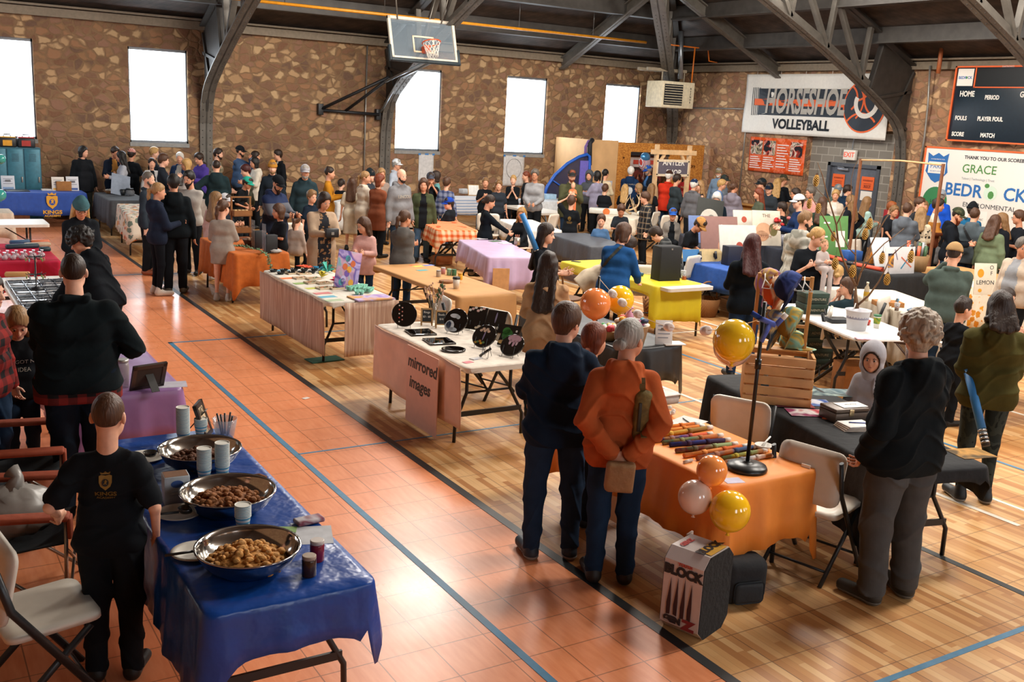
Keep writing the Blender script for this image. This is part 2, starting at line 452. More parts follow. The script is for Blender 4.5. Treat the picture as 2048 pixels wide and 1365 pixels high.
 def hand(i):
  E,W_=EL[i],HD[i];d=W_-E;d/=np.linalg.norm(d);sg=(-1,1)[i]
  A=armspec[i];k_=hs*.96
  bend=V3(0,-1.,.0)if A in('down','pocket')else V3(-sg*.6,0,-.5)
  sd=V3(-sg*.3,-1,0)if A=='down' else(V3(0,0,1.)if A in('back',)else V3(-sg*.4,-.1,.9))
  sd=sd-d*(sd@d);sd/=np.linalg.norm(sd);nrm=np.cross(d,sd)*sg*(1 if A!='back' else 1)
  o=[]
  for q in(-.5,0,.5):o.append(c_(W_+sd*q*.03*k_,W_+d*.085*k_+sd*q*.055*k_,.017*k_,.0135*k_,.012))
  cur=.35 if A in('down',)else.75
  for q,L in((-.036,.055),(-.012,.068),(.012,.072),(.036,.064)):
   b0=W_+d*.085*k_+sd*q*k_;d1=d*math.cos(cur)+nrm*math.sin(cur)*-1;d2=d*math.cos(cur*2.2)-nrm*math.sin(cur*2.2)
   b1=b0+d1*L*.52*k_;b2=b1+d2*L*.5*k_;r=max(.0084*k_,vx*.62)
   o+=[c_(b0,b1,r,r*.95,.006),c_(b1,b2,r*.95,r*.85,.004)]
  t0=W_+d*.022*k_+sd*.026*k_;t1_=t0+(d*.55+sd*.75-nrm*.3)*.042*k_;t2_=t1_+(d*.9+sd*.2-nrm*.3)*.03*k_
  o+=[c_(t0,t1_,max(.0115*k_,vx*.6),max(.0095*k_,vx*.6),.01),c_(t1_,t2_,max(.0095*k_,vx*.6),max(.008*k_,vx*.55),.004)]
  return o
 kid=1-adult
 head=[('e',hl(0,.012,.135),V3(.074,.094,.092)*hs,HR,.02),c_(hl(0,-.02,.07),hl(0,-.062,.022),.056*hs,.03*hs,.03),
   c_(hl(-.026,-.045,.075),hl(.026,-.045,.075),.04*hs,.04*hs,.02),c_(hl(-.02,-.03,.045),hl(.02,-.03,.045),.043*hs,.043*hs,.02),
   c_(hl(0,-.082,.112),hl(0,-.104,.074+.006*kid),.009*hs,.0135*hs,.012),c_(hl(-.011,-.094,.072),hl(.011,-.094,.072),.0085*hs,.0085*hs,.006),
   c_(hl(-.034,-.074,.127),hl(.034,-.074,.127),.012*hs,.012*hs,.014),c_(hl(-.016,-.083,.0455),hl(.016,-.083,.0455),.0085*hs,.0085*hs,.005),c_(hl(-.014,-.081,.037),hl(.014,-.081,.037),.009*hs,.009*hs,.005)]
 for sg in(-1,1):head+=[('e',hl(sg*.077,.012,.098),V3(.011,.02,.032)*hs,HR@np.array(Rz(sg*-.35).to_3x3()),.008)]
 subs=[('e',hl(sg*.031,-.094,.107),V3(.019,.016,.013)*hs,HR,.012)for sg in(-1,1)]
 neck=[c_(up((0,.012,1.40)),hl(0,.012,.05),R_(.058),.05*hs,.04)]
 sl={'tee':.9,'long':1,'hoodie':1,'tank':.4,'coat':1,'card':1,'jacket':1,'vest':1,'sweater':1}
 tk=top[0]
 body=torso(-.012)+neck+head+arm(0,-.006)+arm(1,-.006)+legs(-.006 if bottom[0]!='legs' else 0.)
 hands_hidden={'pocket'}
 for i in(0,1):
  body+=hand(i)
 if not noface or dist<9:pass
 for i in(0,1):body.append(c_(AN[i]+V3(0,.02,-.03)*s,AN[i]+(TO[i]-AN[i])*.8+V3(0,0,.012)*s,R_(.034),R_(.024),.02))
 bo=surf('body',body,vx,sk,rt,subs=subs)
 # --- face
 lookd=abs(((hf if hf is not None else face)+180)%360-180)
 if lookd<115 and not noface and dist<19:
  hm=M(HAIRC.get(hair[1],'#2a1c14'),.8,var=0)
  for sg in(-1,1):
   e=link('eye',eye_mesh(),None,rt);p=hl(sg*.031,-.0755,.106)
   e.matrix_local=Matrix.Translation(p)@Matrix(HR.tolist()).to_4x4()@Matrix.Scale(hs,4)
   if dist<14:
    b=B();b.tube([hl(sg*.018,-.091,.1235),hl(sg*.032,-.0905,.1285),hl(sg*.047,-.0795,.1235)],.0034*hs,5);b.done('eyebrow',hm,rt)
  if dist<14:
   lm=M('#b06458',.5,var=0);b=B();b.tube([hl(-.022,-.0805,.042),hl(-.008,-.0915,.0445),hl(.008,-.0915,.0445),hl(.022,-.0805,.042)],[.002*hs,.0045*hs,.0045*hs,.002*hs],6)
   b.done('lips',lm,rt)
 # --- clothes
 hem={'tee':.80,'long':.80,'hoodie':.80,'tank':.82,'coat':.66,'card':.58,'jacket':.78,'vest':.80,'sweater':.78,'dress':.50}.get(tk,.8)
 if len(top)>2 and isinstance(top[2],(int,float)):hem=top[2]
 g={'tee':.010,'tank':.008,'hoodie':.020,'coat':.022,'card':.016,'jacket':.020,'sweater':.014}.get(tk,.015)
 tm=top[1]if isinstance(top[1],bpy.types.Material)else F(top[1])
 pr=torso(g)if not sit else torso(g)
 inv=np.linalg.inv(UR)
 if not sit or hem<.8:
  hz=max(hem,.55);hw=.095+.02*(w-1)
  pr.append(c_(up((-.08*w,.005,.88)),up((.08*w,.005,.88)),R_(.103*(.5+.5*w)+g),R_(.103*(.5+.5*w)+g),.05))
  if hem<.78:pr+=[c_(up((q*.07*w,.005,.9)),up((q*.075*w,.005,hem-.03)),R_(.105*(.5+.5*w)+g),R_(.112*(.5+.5*w)+g),.06)for q in(-1,0,1)]
 slv={'tee':-1.,'tank':-2.,'dress':-1.,'vest':-2.}.get(tk,.97)
 if 'roll' in(extra or ''):slv=.35
 for i in(0,1):
  if slv>0:pr+=arm(i,g*.85+.006,t1=slv)
  elif slv==-1.:pr.append(c_(SH[i],SH[i]+(EL[i]-SH[i])*.72,R_(.056*(.7+.3*w)+g),R_(.054*(.7+.3*w)+g+.006),.03))
 if tk in('hoodie','coat','jacket','card','sweater','long','tee'):pr.append(c_(up((0,.012,1.39)),up((0,.008,1.43)),R_(.062),R_(.054+(.008 if tk in('hoodie','coat','jacket')else 0)),.03))
 if tk=='hoodie' and 'hoodup' not in(extra or ''):
  for a,b,ra,rb in(((-.08,-.05,1.42),(-.08,.03,1.445),.024,.032),((.08,-.05,1.42),(.08,.03,1.445),.024,.032),((-.08,.03,1.445),(-.045,.085,1.43),.032,.040),((.08,.03,1.445),(.045,.085,1.43),.032,.040),((-.045,.085,1.405),(.045,.085,1.405),.038,.038)):
   pr.append(c_(up(a),up(b),R_(ra),R_(rb),.03))
  pr+=[('e',up((0,.092,1.35)),V3(.115,.07,.105)*s,UR,.03),c_(up((-.06,.085,1.455)),up((.06,.085,1.455)),R_(.036),R_(.036),.02)]
 if tk in('jacket','coat'):
  for a,b in(((-.075,-.03,1.435),(-.06,.06,1.445)),((-.06,.06,1.445),(.06,.06,1.445)),((.06,.06,1.445),(.075,-.03,1.435))):pr.append(c_(up(a),up(b),R_(.024),R_(.024),.012))
 cu=[]
 if not sit or hem<.7:
  i00=inv[2];hzz=hem
  def hemcut(x,y,z):
   px,py,pz=x/s-hip0[0],y/s-hip0[1],z/s-hip0[2]
   return(hzz-.92-(i00[0]*px+i00[1]*py+i00[2]*pz))*s*.9
  pz_ok=[HD[i]for i in(0,1)]
  if slv>0:
   def hc2(x,y,z):
    d=hemcut(x,y,z)
    for i in(0,1):  # the sleeves are not cut by the hem
     a,b=EL[i],HD[i];dd=b-a;t=np.clip(((x-a[0])*dd[0]+(y-a[1])*dd[1]+(z-a[2])*dd[2])/float(dd@dd),-.3,1)
     q=np.sqrt((x-a[0]-t*dd[0])**2+(y-a[1]-t*dd[1])**2+(z-a[2]-t*dd[2])**2)-R_(.062+g)
     d=np.minimum(d,q)
    return d
   cu.append(hc2)
  else:cu.append(hemcut)
 nz=(.0075 if tk in('hoodie','coat','jacket','card','sweater')else.003)*wrinkle*min(1,s)
 spl=None;CR=.013*wrinkle if dist<11 else 0.
 if len(top)>2 and not isinstance(top[-1],(int,float)):
  im=top[-1]if isinstance(top[-1],bpy.types.Material)else F(top[-1])
  def front(c):
   l=(c/s-hip0)@UR;wz=np.clip(.075-(l[:,2]-.28)*.14,.03,.085)
   okk=(np.abs(l[:,0])<wz*w)&(l[:,1]<-.03)&(l[:,2]<.52)
   for i in(0,1):
    for a,b in((SH[i],EL[i]),(EL[i],HD[i])):
     t_=np.clip(((c-a)@(b-a))/((b-a)@(b-a)),.25,1.2);okk&=np.linalg.norm(c-a-t_[:,None]*(b-a),axis=1)>R_(.075+g)
   return okk
  spl=(front,'shirt',im)
 to=surf({'tee':'t_shirt','tank':'tank_top','long':'shirt','card':'cardigan'}.get(tk,tk),pr,vx,tm,rt,cuts=cu,noise=nz,seed=seed,k0=.03,split=spl,crease=CR)
 # --- lower half
 bk=bottom[0];bm=bottom[1]if isinstance(bottom[1],bpy.types.Material)else F(bottom[1])
 pel=[c_(up((-.07*w,.012,.94)),up((.07*w,.012,.94)),R_(.104*(.5+.5*w)+.006),R_(.104*(.5+.5*w)+.006),.05)]
 if bk in('pants','jeans','loose','leggings'):
  gg={'pants':.016,'jeans':.013,'loose':.026,'leggings':.004}[bk]
  zc=[lambda x,y,z:(.062-z0*0)*s-z+0*x+0*y]if not sit else[]
  surf({'jeans':'jeans','leggings':'leggings'}.get(bk,'trousers'),pel+legs(gg,taper=1.6 if bk!='leggings' else 1.),vx,bm,rt,cuts=zc,noise=(.004 if bk!='leggings' else.001)*wrinkle,nscale=18,seed=seed+3,crease=CR*.8 if bk!='leggings' else 0.)
 elif bk=='shorts':
  surf('shorts',pel+legs(.018,t1=(bottom[2]if len(bottom)>2 else.75)),vx,bm,rt,noise=.003,seed=seed)
 # --- shoes
 for i in(0,1):
  a=AN[i];f_=TO[i];sm_=M(shoe,.55,0,.4)
  zz=a[2]-.085*s if not(walk and i==(0 if walk>0 else 1))else a[2]-.085*s
  q=[c_(a+V3(0,.025,-.035)*s,a+V3(0,-.03,-.025)*s,R_(.047),R_(.046),.02),c_(a+V3(0,.0,-.045)*s,f_+V3(0,0,.012)*s,R_(.045),R_(.037),.03),c_(a+V3(0,.01,.0)*s,a+V3(0,.008,.03)*s,R_(.043),R_(.042),.02)]
  if sole:surf('shoe_sole',[('c',k[1],k[2],k[3]+.004,k[4]+.004,k[5])for k in q[:2]],min(vx,.01),M(sole,.6),rt,cuts=[lambda x,y,z,zz=zz:zz+.002-z+0*x+0*y,lambda x,y,z,zz=zz:z-zz-.03+0*x+0*y])
  surf('shoe',q,min(vx,.012),sm_,rt,cuts=[lambda x,y,z,zz=zz:zz+.004-z+0*x+0*y])
 # --- hair, hats
 HRi=HR.T
 def loc(x,y,z):
  X_,Y_,Z_=x-hb[0],y-hb[1],z-hb[2]
  return[(HRi[i,0]*X_+HRi[i,1]*Y_+HRi[i,2]*Z_)/hs for i in range(3)]
 st,hc=hair[0],hair[1]
 hm=g_hair(HAIRC.get(hc,hc))
 def dome(gr):return('e',hl(0,.012+gr*.3,.135+gr*.25),(V3(.074,.094,.092)+gr)*hs,HR,.01)
 hp_=[];hcut=[]
 def facecut(bang=.165,side=.0):
  def f(x,y,z):
   lx,ly,lz=loc(x,y,z)
   fx=np.sqrt((lx/.066)**2+((lz-.07)/(bang-.07))**2)  # face window
   d1=np.where(ly<.0+side,(1-fx)*.06,-.1)
   d2=np.where((ly<.035)&(lz<.085 if st in('short','buzz','pony','bun','curly')else lz<-9),.05,-.1)
   return np.maximum(d1,d2)*hs
  return f
 def nape(zb):
  return lambda x,y,z:(zb-loc(x,y,z)[2])*hs
 nzh,nsc=.003,40.
 if st=='buzz':hp_=[dome(.004)];hcut=[facecut(.178),nape(.055)];nzh=0
 elif st=='short':hp_=[dome(.019),c_(hl(0,.062,.1),hl(0,.062,.045),.052*hs,.040*hs,.03),c_(hl(-.02,-.04,.20),hl(.03,-.045,.205),.03*hs,.028*hs,.02)];hcut=[facecut(.172),nape(.03)]
 elif st=='curly':
  hp_=[dome(.032),c_(hl(0,.07,.09),hl(0,.06,.04),.06*hs,.05*hs,.03)];hcut=[facecut(.160),nape(.01)];nzh,nsc=.004,90.;rg=random.Random(seed)
  for q in range(170):
   a=rg.uniform(0,6.28);zz=rg.uniform(-.55,1.);rr=math.sqrt(1-zz*zz);hp_.append(('e',hl(.108*rr*math.cos(a),.02+.128*rr*math.sin(a),.135+.125*zz),V3(1,1,1)*rg.uniform(.015,.024)*hs,HR,.006))
 elif st=='bob':hp_=[dome(.018),c_(hl(-.04,.05,.1),hl(-.045,.04,.0),.05*hs,.038*hs,.03),c_(hl(.04,.05,.1),hl(.045,.04,.0),.05*hs,.038*hs,.03)]+[c_(hl(q*.075,.0,.12),hl(q*.075,-.005,.0),.026*hs,.022*hs,.02)for q in(-1,1)];hcut=[facecut(.168)]
 elif st in('long','wavy'):
  ln=hair[2]if len(hair)>2 else 1.22
  hp_=[dome(.018)]
  bk_=lambda q,dy,z:up((q,.10+dy+.02*w+(.09 if tk=='hoodie' and ln<1.36 else.02),z))
  for q in(-.07,-.025,.025,.07):hp_.append(c_(hl(q*.8,.06,.1),bk_(q*1.2,0,ln+abs(q)*.5),.045*hs,.03*hs,.03))
  for q in(-1,1):hp_+=[c_(hl(q*.07,.01,.13),hl(q*.078,.02,.0),.028*hs,.028*hs,.02),c_(hl(q*.078,.02,.0),up((q*.11,-.02 if st=='wavy' else.05,ln+.08)),.03*hs,.024*hs,.02)]
  hcut=[facecut(.168)]
  if st=='wavy':nzh,nsc=.009,40.
 elif st in('pony','bun','lowbun'):
  hp_=[dome(.011)];hcut=[facecut(.172),nape(.02)]
  if st=='pony':hp_+=[c_(hl(0,.09,.13),hl(0,.135,.10),.02*hs,.028*hs,.01),c_(hl(0,.135,.10),hl(.01,.13,.0),.03*hs,.028*hs,.02),c_(hl(.01,.13,.0),hl(.0,.12,-.09),.028*hs,.01*hs,.02)];hcut=[facecut(.172)]
  elif st=='bun':hp_+=[c_(hl(-.01,.06,.205),hl(.01,.065,.21),.034*hs,.034*hs,.01)]
  else:hp_+=[c_(hl(-.008,.115,.075),hl(.008,.118,.07),.036*hs,.034*hs,.012)];hcut=[facecut(.172)]
 elif st=='braid':
  hp_=[dome(.012)]+[c_(hl(.01,.09+.01*(i%2),.07-i*.05),hl(.01,.1,.04-i*.05),.022*hs,.02*hs,.008)for i in range(6)];hcut=[facecut(.172)]
 elif st=='fringe':hp_=[dome(.013),c_(hl(-.05,.03,.08),hl(-.05,.04,.03),.04*hs,.03*hs,.02),c_(hl(.05,.03,.08),hl(.05,.04,.03),.04*hs,.03*hs,.02)];hcut=[facecut(.150),nape(.0)]
 elif st=='fade':hp_=[dome(.006),c_(hl(-.01,-.03,.2),hl(.01,.03,.215),.04*hs,.04*hs,.02)];hcut=[facecut(.18),nape(.05)]
 if hp_:surf('hair',hp_,min(vx,.012)if dist<12 else vx,hm,rt,cuts=hcut,noise=nzh*hs,nscale=nsc,seed=seed)
 if beard:
  bp=[c_(hl(-.05,-.02,.06),hl(-.02,-.06,.018),.03*hs,.03*hs,.02),c_(hl(.05,-.02,.06),hl(.02,-.06,.018),.03*hs,.03*hs,.02),c_(hl(0,-.068,.02),hl(0,-.074,-.005-(.03 if beard[0]=='full' else 0)),.026*hs,.022*hs,.02),c_(hl(-.022,-.082,.058),hl(.022,-.082,.058),.012*hs,.012*hs,.01)]
  surf('beard',bp,vx,g_hair(HAIRC.get(beard[1],beard[1])),rt,subs=[('e',hl(0,-.1,.0425),V3(.024,.02,.008)*hs,HR,.006)],noise=.002,nscale=70)
 if hat:
  hk,hcol=hat[0],hat[1];m1=hcol if isinstance(hcol,bpy.types.Material)else F(hcol)
  if hk in('cap','backcap'):
   sgn=-1 if hk=='cap' else 1
   q=[dome(.02)];tz=.142
   surf('cap',q,min(vx,.012),m1,rt,cuts=[lambda x,y,z:(tz-loc(x,y,z)[2]-.12*loc(x,y,z)[1]*(-sgn)*-1*.3)*hs])
   bm_=B();n_=11;ro,ri=[],[]
   for a in range(n_):
    t=-1+2*a/(n_-1);xx=.078*t;yi=sgn*.1*math.sqrt(max(0,1-(t*.85)**2))+.012;yo=yi+sgn*.075*math.sqrt(max(0,1-t**4));dz=-.018*t*t
    ri.append(hl(xx,yi,.146+dz));ro.append(hl(xx,yo,.134+dz*1.4))
   upv=HR@V3(0,0,.005)
   vs=[[bm_.b.verts.new(p+o)for p in L]for L in(ri,ro)for o in(upv*0,upv)]
   a0,a1,b0,b1=vs
   for i in range(n_-1):
    for L,K_ in((a1,b1),(b0,a0),(b1,b0)):bm_.b.faces.new((L[i],L[i+1],K_[i+1],K_[i]))
   for f in bm_.b.faces:f.smooth=True
   bm_.done('cap_brim',F(hat[2])if len(hat)>2 else m1,rt)
  elif hk=='beanie':
   surf('beanie',[dome(.022),c_(hl(0,.02,.2),hl(0,.03,.225),.06*hs,.05*hs,.03)],min(vx,.012),m1,rt,cuts=[lambda x,y,z:(.128-loc(x,y,z)[2]-.25*(loc(x,y,z)[1]<-9))*hs],noise=.002,nscale=60)
   surf('beanie_cuff',[dome(.028)],min(vx,.012),m1,rt,cuts=[lambda x,y,z:(.122-loc(x,y,z)[2])*hs,lambda x,y,z:(loc(x,y,z)[2]-.165)*hs])
  elif hk=='band':
   surf('headband',[dome(.02)],min(vx,.01),m1,rt,cuts=[lambda x,y,z:(abs(loc(x,y,z)[1]+.01)-.012)*hs,lambda x,y,z:(.12-loc(x,y,z)[2])*hs])
  elif hk=='scrunchie':
   b=B();pc=hl(0,.108,.118);b.sphere(pc,.03*hs,1,.6,1,10,.08);b.done('scrunchie',m1,rt)
 if 'hoodup' in(extra or ''):
  def hole(x,y,z):
   lx,ly,lz=loc(x,y,z);return(np.where(ly<-.01,(1-np.sqrt((lx/.075)**2+((lz-.085)/.108)**2))*.07,-.1))*hs
  surf('hood',[dome(.036),c_(hl(0,.03,.1),up((0,.03,1.40)),.1*hs,.09*hs,.04),c_(hl(-.06,-.03,.03),hl(.06,-.03,.03),.04*hs,.04*hs,.04)],min(vx,.01),tm,rt,cuts=[hole],noise=.003,seed=seed)
 if 'glasses' in(extra or ''):
  b=B()
  for sg in(-1,1):
   b.tube([hl(sg*.033+.021*math.cos(t),-.102,.105+.017*math.sin(t))for t in np.linspace(0,2*PI,13)[:-1]],.002,5,True)
   b.tube([hl(sg*.054,-.098,.11),hl(sg*.08,.01,.11)],.002,5)
  b.tube([hl(-.012,-.103,.108),hl(.012,-.103,.108)],.002,5);b.done('glasses',M('#15110f',.3),rt)
 rt['_hand']=[list(HD[0]),list(HD[1])]
 return dict(rt=rt,top=to,body=bo,HD=HD,EL=EL,SH=SH,up=up,hl=hl,s=s,hs=hs,th=th,HR=HR,KN=KN)
_hm={}
def g_hair(col):
 if col in _hm:return _hm[col]
 g=N('mat_hair');c=lin(col);co=g.obj()
 wv=g.n('TexNoise',Scale=26.,Detail=2.,Vector=g.n('Mapping',Vector=co,i3=(3.,3.,.35)))
 g.P(Base_Color=g.ramp(wv.outputs[0],[(.3,[q*.72 for q in c]),(.7,[min(1,q*1.3)for q in c])]),Roughness=.5,Specular_IOR_Level=.35)
 g.bump(wv.outputs[0],.6,.01);_hm[col]=g.m;return g.m
def toW(d,p):
 """person-local point -> hall point"""
 rt=d['rt'];a=rt.rotation_euler.z;ca,sa=math.cos(a),math.sin(a)
 return Vector((rt.location.x+p[0]*ca-p[1]*sa,rt.location.y+p[0]*sa+p[1]*ca,rt.location.z+p[2]))

# ------------------------------------------------------------------ the hall
WY,EX,LX,NY=25.0,21.35,-3.2,-3.2  # window wall, end wall, left wall, near wall
SL=.45
def stone(name,tint=(1,1,1),sc_=1.):
 g=N(name);co=g.obj()
 nz=g.n('TexNoise',Scale=3.2,Detail=4.,Vector=co)
 v=g.n('Mapping',Vector=g.mix(.17,co,nz.outputs[1]),i3=(5.0*sc_,5.0*sc_,7.4*sc_))
 v1=g.n('TexVoronoi',feature='F1',Vector=v,Scale=1.,Randomness=.95);v2=g.n('TexVoronoi',feature='DISTANCE_TO_EDGE',Vector=v,Scale=1.,Randomness=.95)
 r=g.xyz(v1.outputs['Color'])[0]
 cols=['#6e4a36','#8f6a4a','#a88762','#7d5843','#b89770','#5e463b','#946b4d','#c0a27a','#866250','#70513f']
 c=g.ramp(r,[(i/10,[a*b for a,b in zip(lin(q),tint)])for i,q in enumerate(cols)],'CONSTANT')
 fine=g.n('TexNoise',Scale=16.,Detail=5.,Vector=co)
 c=g.mix(g.math('MULTIPLY',fine.outputs[0],.5),c,[a*b for a,b in zip(lin('#927760'),tint)])
 edge=g.ramp(v2.outputs[0],[(.03,(0,0,0)),(.16,(1,1,1))])
 c=g.mix(edge,[a*b for a,b in zip(lin('#84694f'),tint)],c)
 g.P(Base_Color=c,Roughness=.9,Specular_IOR_Level=.2)
 h=g.math('ADD',g.math('MULTIPLY',g.ramp(v2.outputs[0],[(.0,(0,0,0)),(.14,(1,1,1))]),1.),g.math('MULTIPLY',fine.outputs[0],.35))
 h=g.math('ADD',h,g.math('MULTIPLY',r,.5))
 g.bump(h,.5,.04);return g.m
STONE=stone('mat_stone');STONE2=stone('mat_stone_pale',(1.3,1.27,1.3))
def floor_mat():
 g=N('mat_floor');x,y,z=g.xyz(g.obj())
 tl=.32
 tx=g.math('DIVIDE',g.math('ADD',x,-.12),tl);ty=g.math('DIVIDE',g.math('ADD',y,.09),tl)
 fx,fy=g.math('FRACT',tx),g.math('FRACT',ty)
 jt=g.math('MINIMUM',g.math('MINIMUM',fx,g.math('SUBTRACT',1.,fx)),g.math('MINIMUM',fy,g.math('SUBTRACT',1.,fy)))
 joint=g.math('LESS_THAN',jt,.011)
 st=g.math('FLOOR',g.math('MULTIPLY',tx,6.));off=g.n('TexWhiteNoise',noise_dimensions='1D',W=st).outputs[0]
 seg=g.math('FLOOR',g.math('ADD',g.math('MULTIPLY',y,1.35),g.math('MULTIPLY',off,9.)))
 key=g.n('CombineXYZ',i0=st,i1=seg);rn=g.n('TexWhiteNoise',noise_dimensions='2D',Vector=key).outputs[0]
 gr=g.n('TexNoise',Scale=3.,Detail=4.,Vector=g.n('Mapping',Vector=g.obj(),i3=(22.,1.6,1.)))
 wood=g.ramp(rn,[(0.,lin('#a56d38')),(.35,lin('#bd874e')),(.65,lin('#cb9a60')),(.9,lin('#dab07a'))])
 wood=g.mix(g.math('MULTIPLY',gr.outputs[0],.35),wood,lin('#a06c40'))
 sl=g.math('LESS_THAN',g.math('FRACT',g.math('MULTIPLY',tx,6.)),.05)
 wood=g.mix(g.math('MULTIPLY',sl,.35),wood,lin('#6a4020'))
 n2=g.n('TexNoise',Scale=5.,Detail=3.,Vector=g.n('Mapping',Vector=g.obj(),i3=(6.,.9,1.)))
 org=g.ramp(n2.outputs[0],[(.3,lin('#e2895a')),(.7,lin('#ee9a6c'))])
 zone=g.math('MULTIPLY',g.math('LESS_THAN',x,3.6),g.math('GREATER_THAN',x,-8.))
 c=g.mix(zone,wood,org)
 c=g.mix(g.math('MULTIPLY',joint,.6),c,lin('#4a2a16'))
 scuff=g.n('TexNoise',Scale=1.1,Detail=6.,Vector=g.obj())
 g.P(Base_Color=c,Roughness=g.math('ADD',g.math('SUBTRACT',.36,g.math('MULTIPLY',zone,.18)),g.math('MULTIPLY',scuff.outputs[0],.22)),Specular_IOR_Level=.4)
 g.bump(g.math('ADD',g.math('MULTIPLY',joint,-1.),g.math('MULTIPLY',gr.outputs[0],.12)),.25,.004)
 return g.m
def S(name,b,mat,label=None):
 o=b.done(name,mat);o['kind']='structure';return o
b=B();b.box(LX-.4,NY-.4,-.15,EX+.4,WY+.4,0);S('floor',b,floor_mat())
LINE_B,LINE_K,LINE_W=M('#3d7596',.5),M('#1d2022',.5),M('#dcd3c4',.5)
b=B();b.mi=0
def ln(x0,y0,x1,y1,mi):b.mi=mi;b.box(x0,y0,-.003,x1,y1,.0022+mi*.0005)
ln(3.585,-3,3.655,WY,1);ln(2.735,1.0,2.785,12.0,0);ln(2.735,11.95,6.6,11.99,0);ln(2.78,7.63,8.0,7.655,0)
ln(4.1,2.99,9.5,3.03,0);ln(8.45,4.2,8.49,12.0,0);ln(6.06,-1.,6.12,4.9,1);ln(7.15,4.0,7.2,9.2,2);ln(7.5,1,7.54,6.0,2)
ln(10.2,3.2,10.25,20.,2);ln(12.,2.5,12.05,22.,1);ln(8.2,10.4,16.,10.44,2);ln(2.735,16.9,9.,16.95,0)
S('floor_line_marking',b,[LINE_B,LINE_K,LINE_W])
# window wall with five openings
WINS=[(1.62,2.98),(4.96,6.30),(11.72,13.08),(15.15,16.52),(18.62,19.95)]
WZ0,WZ1=1.77,3.93
b=B();xs=[LX-.4]+[q for w_ in WINS for q in w_]+[EX+.4]
for i in range(0,len(xs),2):b.box(xs[i],WY,0,xs[i+1],WY+.5,4.7)
for x0,x1 in WINS:b.box(x0,WY,0,x1,WY+.5,WZ0);b.box(x0,WY,WZ1,x1,WY+.5,4.7)
S('wall_north',b,STONE)
GLASSM=M('#e4f0fa',.3,emit=WIN_E,name='mat_daylight_pane')
FRM=M('#6d7278',.5,.2);SILL=M('#8c8b88',.8)
for i,(x0,x1)in enumerate(WINS):
 w_=empty('window_%d'%(i+1),((x0+x1)/2,WY,WZ0));w_['kind']='structure';hw=(x1-x0)/2;hh=WZ1-WZ0
 b=B();b.box(-hw+.03,.20,.05,hw-.03,.22,hh-.04);b.done('window_pane',GLASSM,w_)
 b=B()
 b.box(-hw,.06,0,-hw+.035,.26,hh);b.box(hw-.035,.06,0,hw,.26,hh);b.box(-hw,.06,hh-.06,hw,.26,hh);b.box(-hw,.06,0,hw,.26,.05);b.done('window_frame',FRM,w_)
 b=B();b.box(-hw-.01,-.02,-.09,hw+.01,.2,.0);b.done('window_sill',SILL,w_)
# end wall with the blocked-up doorway
CY0,CY1=16.62,19.45
b=B();b.box(EX,NY-.4,0,EX+.5,CY0,4.7);b.box(EX,CY1,0,EX+.5,WY,4.7);b.box(EX,CY0,2.95,EX+.5,CY1,4.7);S('wall_east',b,STONE2)
g=N('mat_block');x,y,z=g.xyz(g.obj());br=g.n('TexBrick',Vector=g.n('CombineXYZ',i0=y,i1=z),Scale=1.,i1=lin('#8a857c'),i2=lin('#79746c'),i3=lin('#a29d94'))
br.inputs['Mortar Size'].default_value=.012;br.inputs['Brick Width'].default_value=.41;br.inputs['Row Height'].default_value=.205
g.P(Base_Color=br.outputs[0],Roughness=.9);g.bump(br.outputs[1],-.5,.02);BLOCK=g.m
DY0,DY1,DZ=17.10,18.78,2.08
b=B();xx=EX+.22
b.box(xx,CY0,0,xx+.2,DY0,2.95);b.box(xx,DY1,0,xx+.2,CY1,2.95);b.box(xx,DY0,DZ,xx+.2,DY1,2.95);S('wall_infill',b,BLOCK)
d_=empty('door_1',(xx,(DY0+DY1)/2,0));d_['kind']='structure';hw=(DY1-DY0)/2
STEEL=M('#565b66',.45,.1)
b=B();b.box(-.05,-hw,0,.1,-hw+.09,DZ);b.box(-.05,hw-.09,0,.1,hw,DZ);b.box(-.05,-hw,DZ-.09,.1,hw,DZ);b.done('door_frame',M('#4a4f58',.5),d_)
for q in(0,1):
 b=B();b.box(.03,-hw+.09+q*(hw-.09)+.004,.01,.07,-hw+.09+(q+1)*(hw-.09)-.004,DZ-.09,.004);lf=b.done('door_leaf',STEEL,d_)
 b=B();b.box(-.03,-.08+q*.1-.02,.98,.03,.04+q*.1,1.06,.006);b.done('door_handle',M('#b8b2a4',.3,.8),lf)
b=B();b.box(-.06,.16,DZ-.2,.03,.5,DZ-.13,.008);b.tube([(-.03,.3,DZ-.12),(-.06,.5,DZ-.1)],.012);b.done('door_closer',M('#8c9098',.3,.7),d_)
# near and left walls (behind and beside the camera); near wall has windows, left wall glowing panes are added
b=B();b.box(LX-.5,NY-.5,0,EX+.5,NY,1.77);b.box(LX-.5,NY-.5,3.93,EX+.5,NY,4.7)
sx_=LX-.5
for k in range(5):
 a_=2.2+k*4.0;b.box(sx_,NY-.5,1.77,a_,NY,3.93);sx_=a_+1.36
b.box(sx_,NY-.5,1.77,EX+.5,NY,3.93);S('wall_south',b,STONE)
for k in range(5):
 a_=2.2+k*4.0;w_=empty('window_%d'%(6+k),(a_+.68,NY,1.77));w_['kind']='structure'
 b=B();b.box(-.68,-.22,0,.68,-.2,2.16);b.done('window_pane',GLASSM,w_)
b=B();b.box(LX-.5,NY,0,LX,WY,1.77);b.box(LX-.5,NY,3.93,LX,WY,4.7);sy_=NY
for k in range(3):a_=12.4+k*4.4;b.box(LX-.5,sy_,1.77,LX,a_,3.93);sy_=a_+1.36
b.box(LX-.5,sy_,1.77,LX,WY,3.93);S('wall_west',b,STONE)
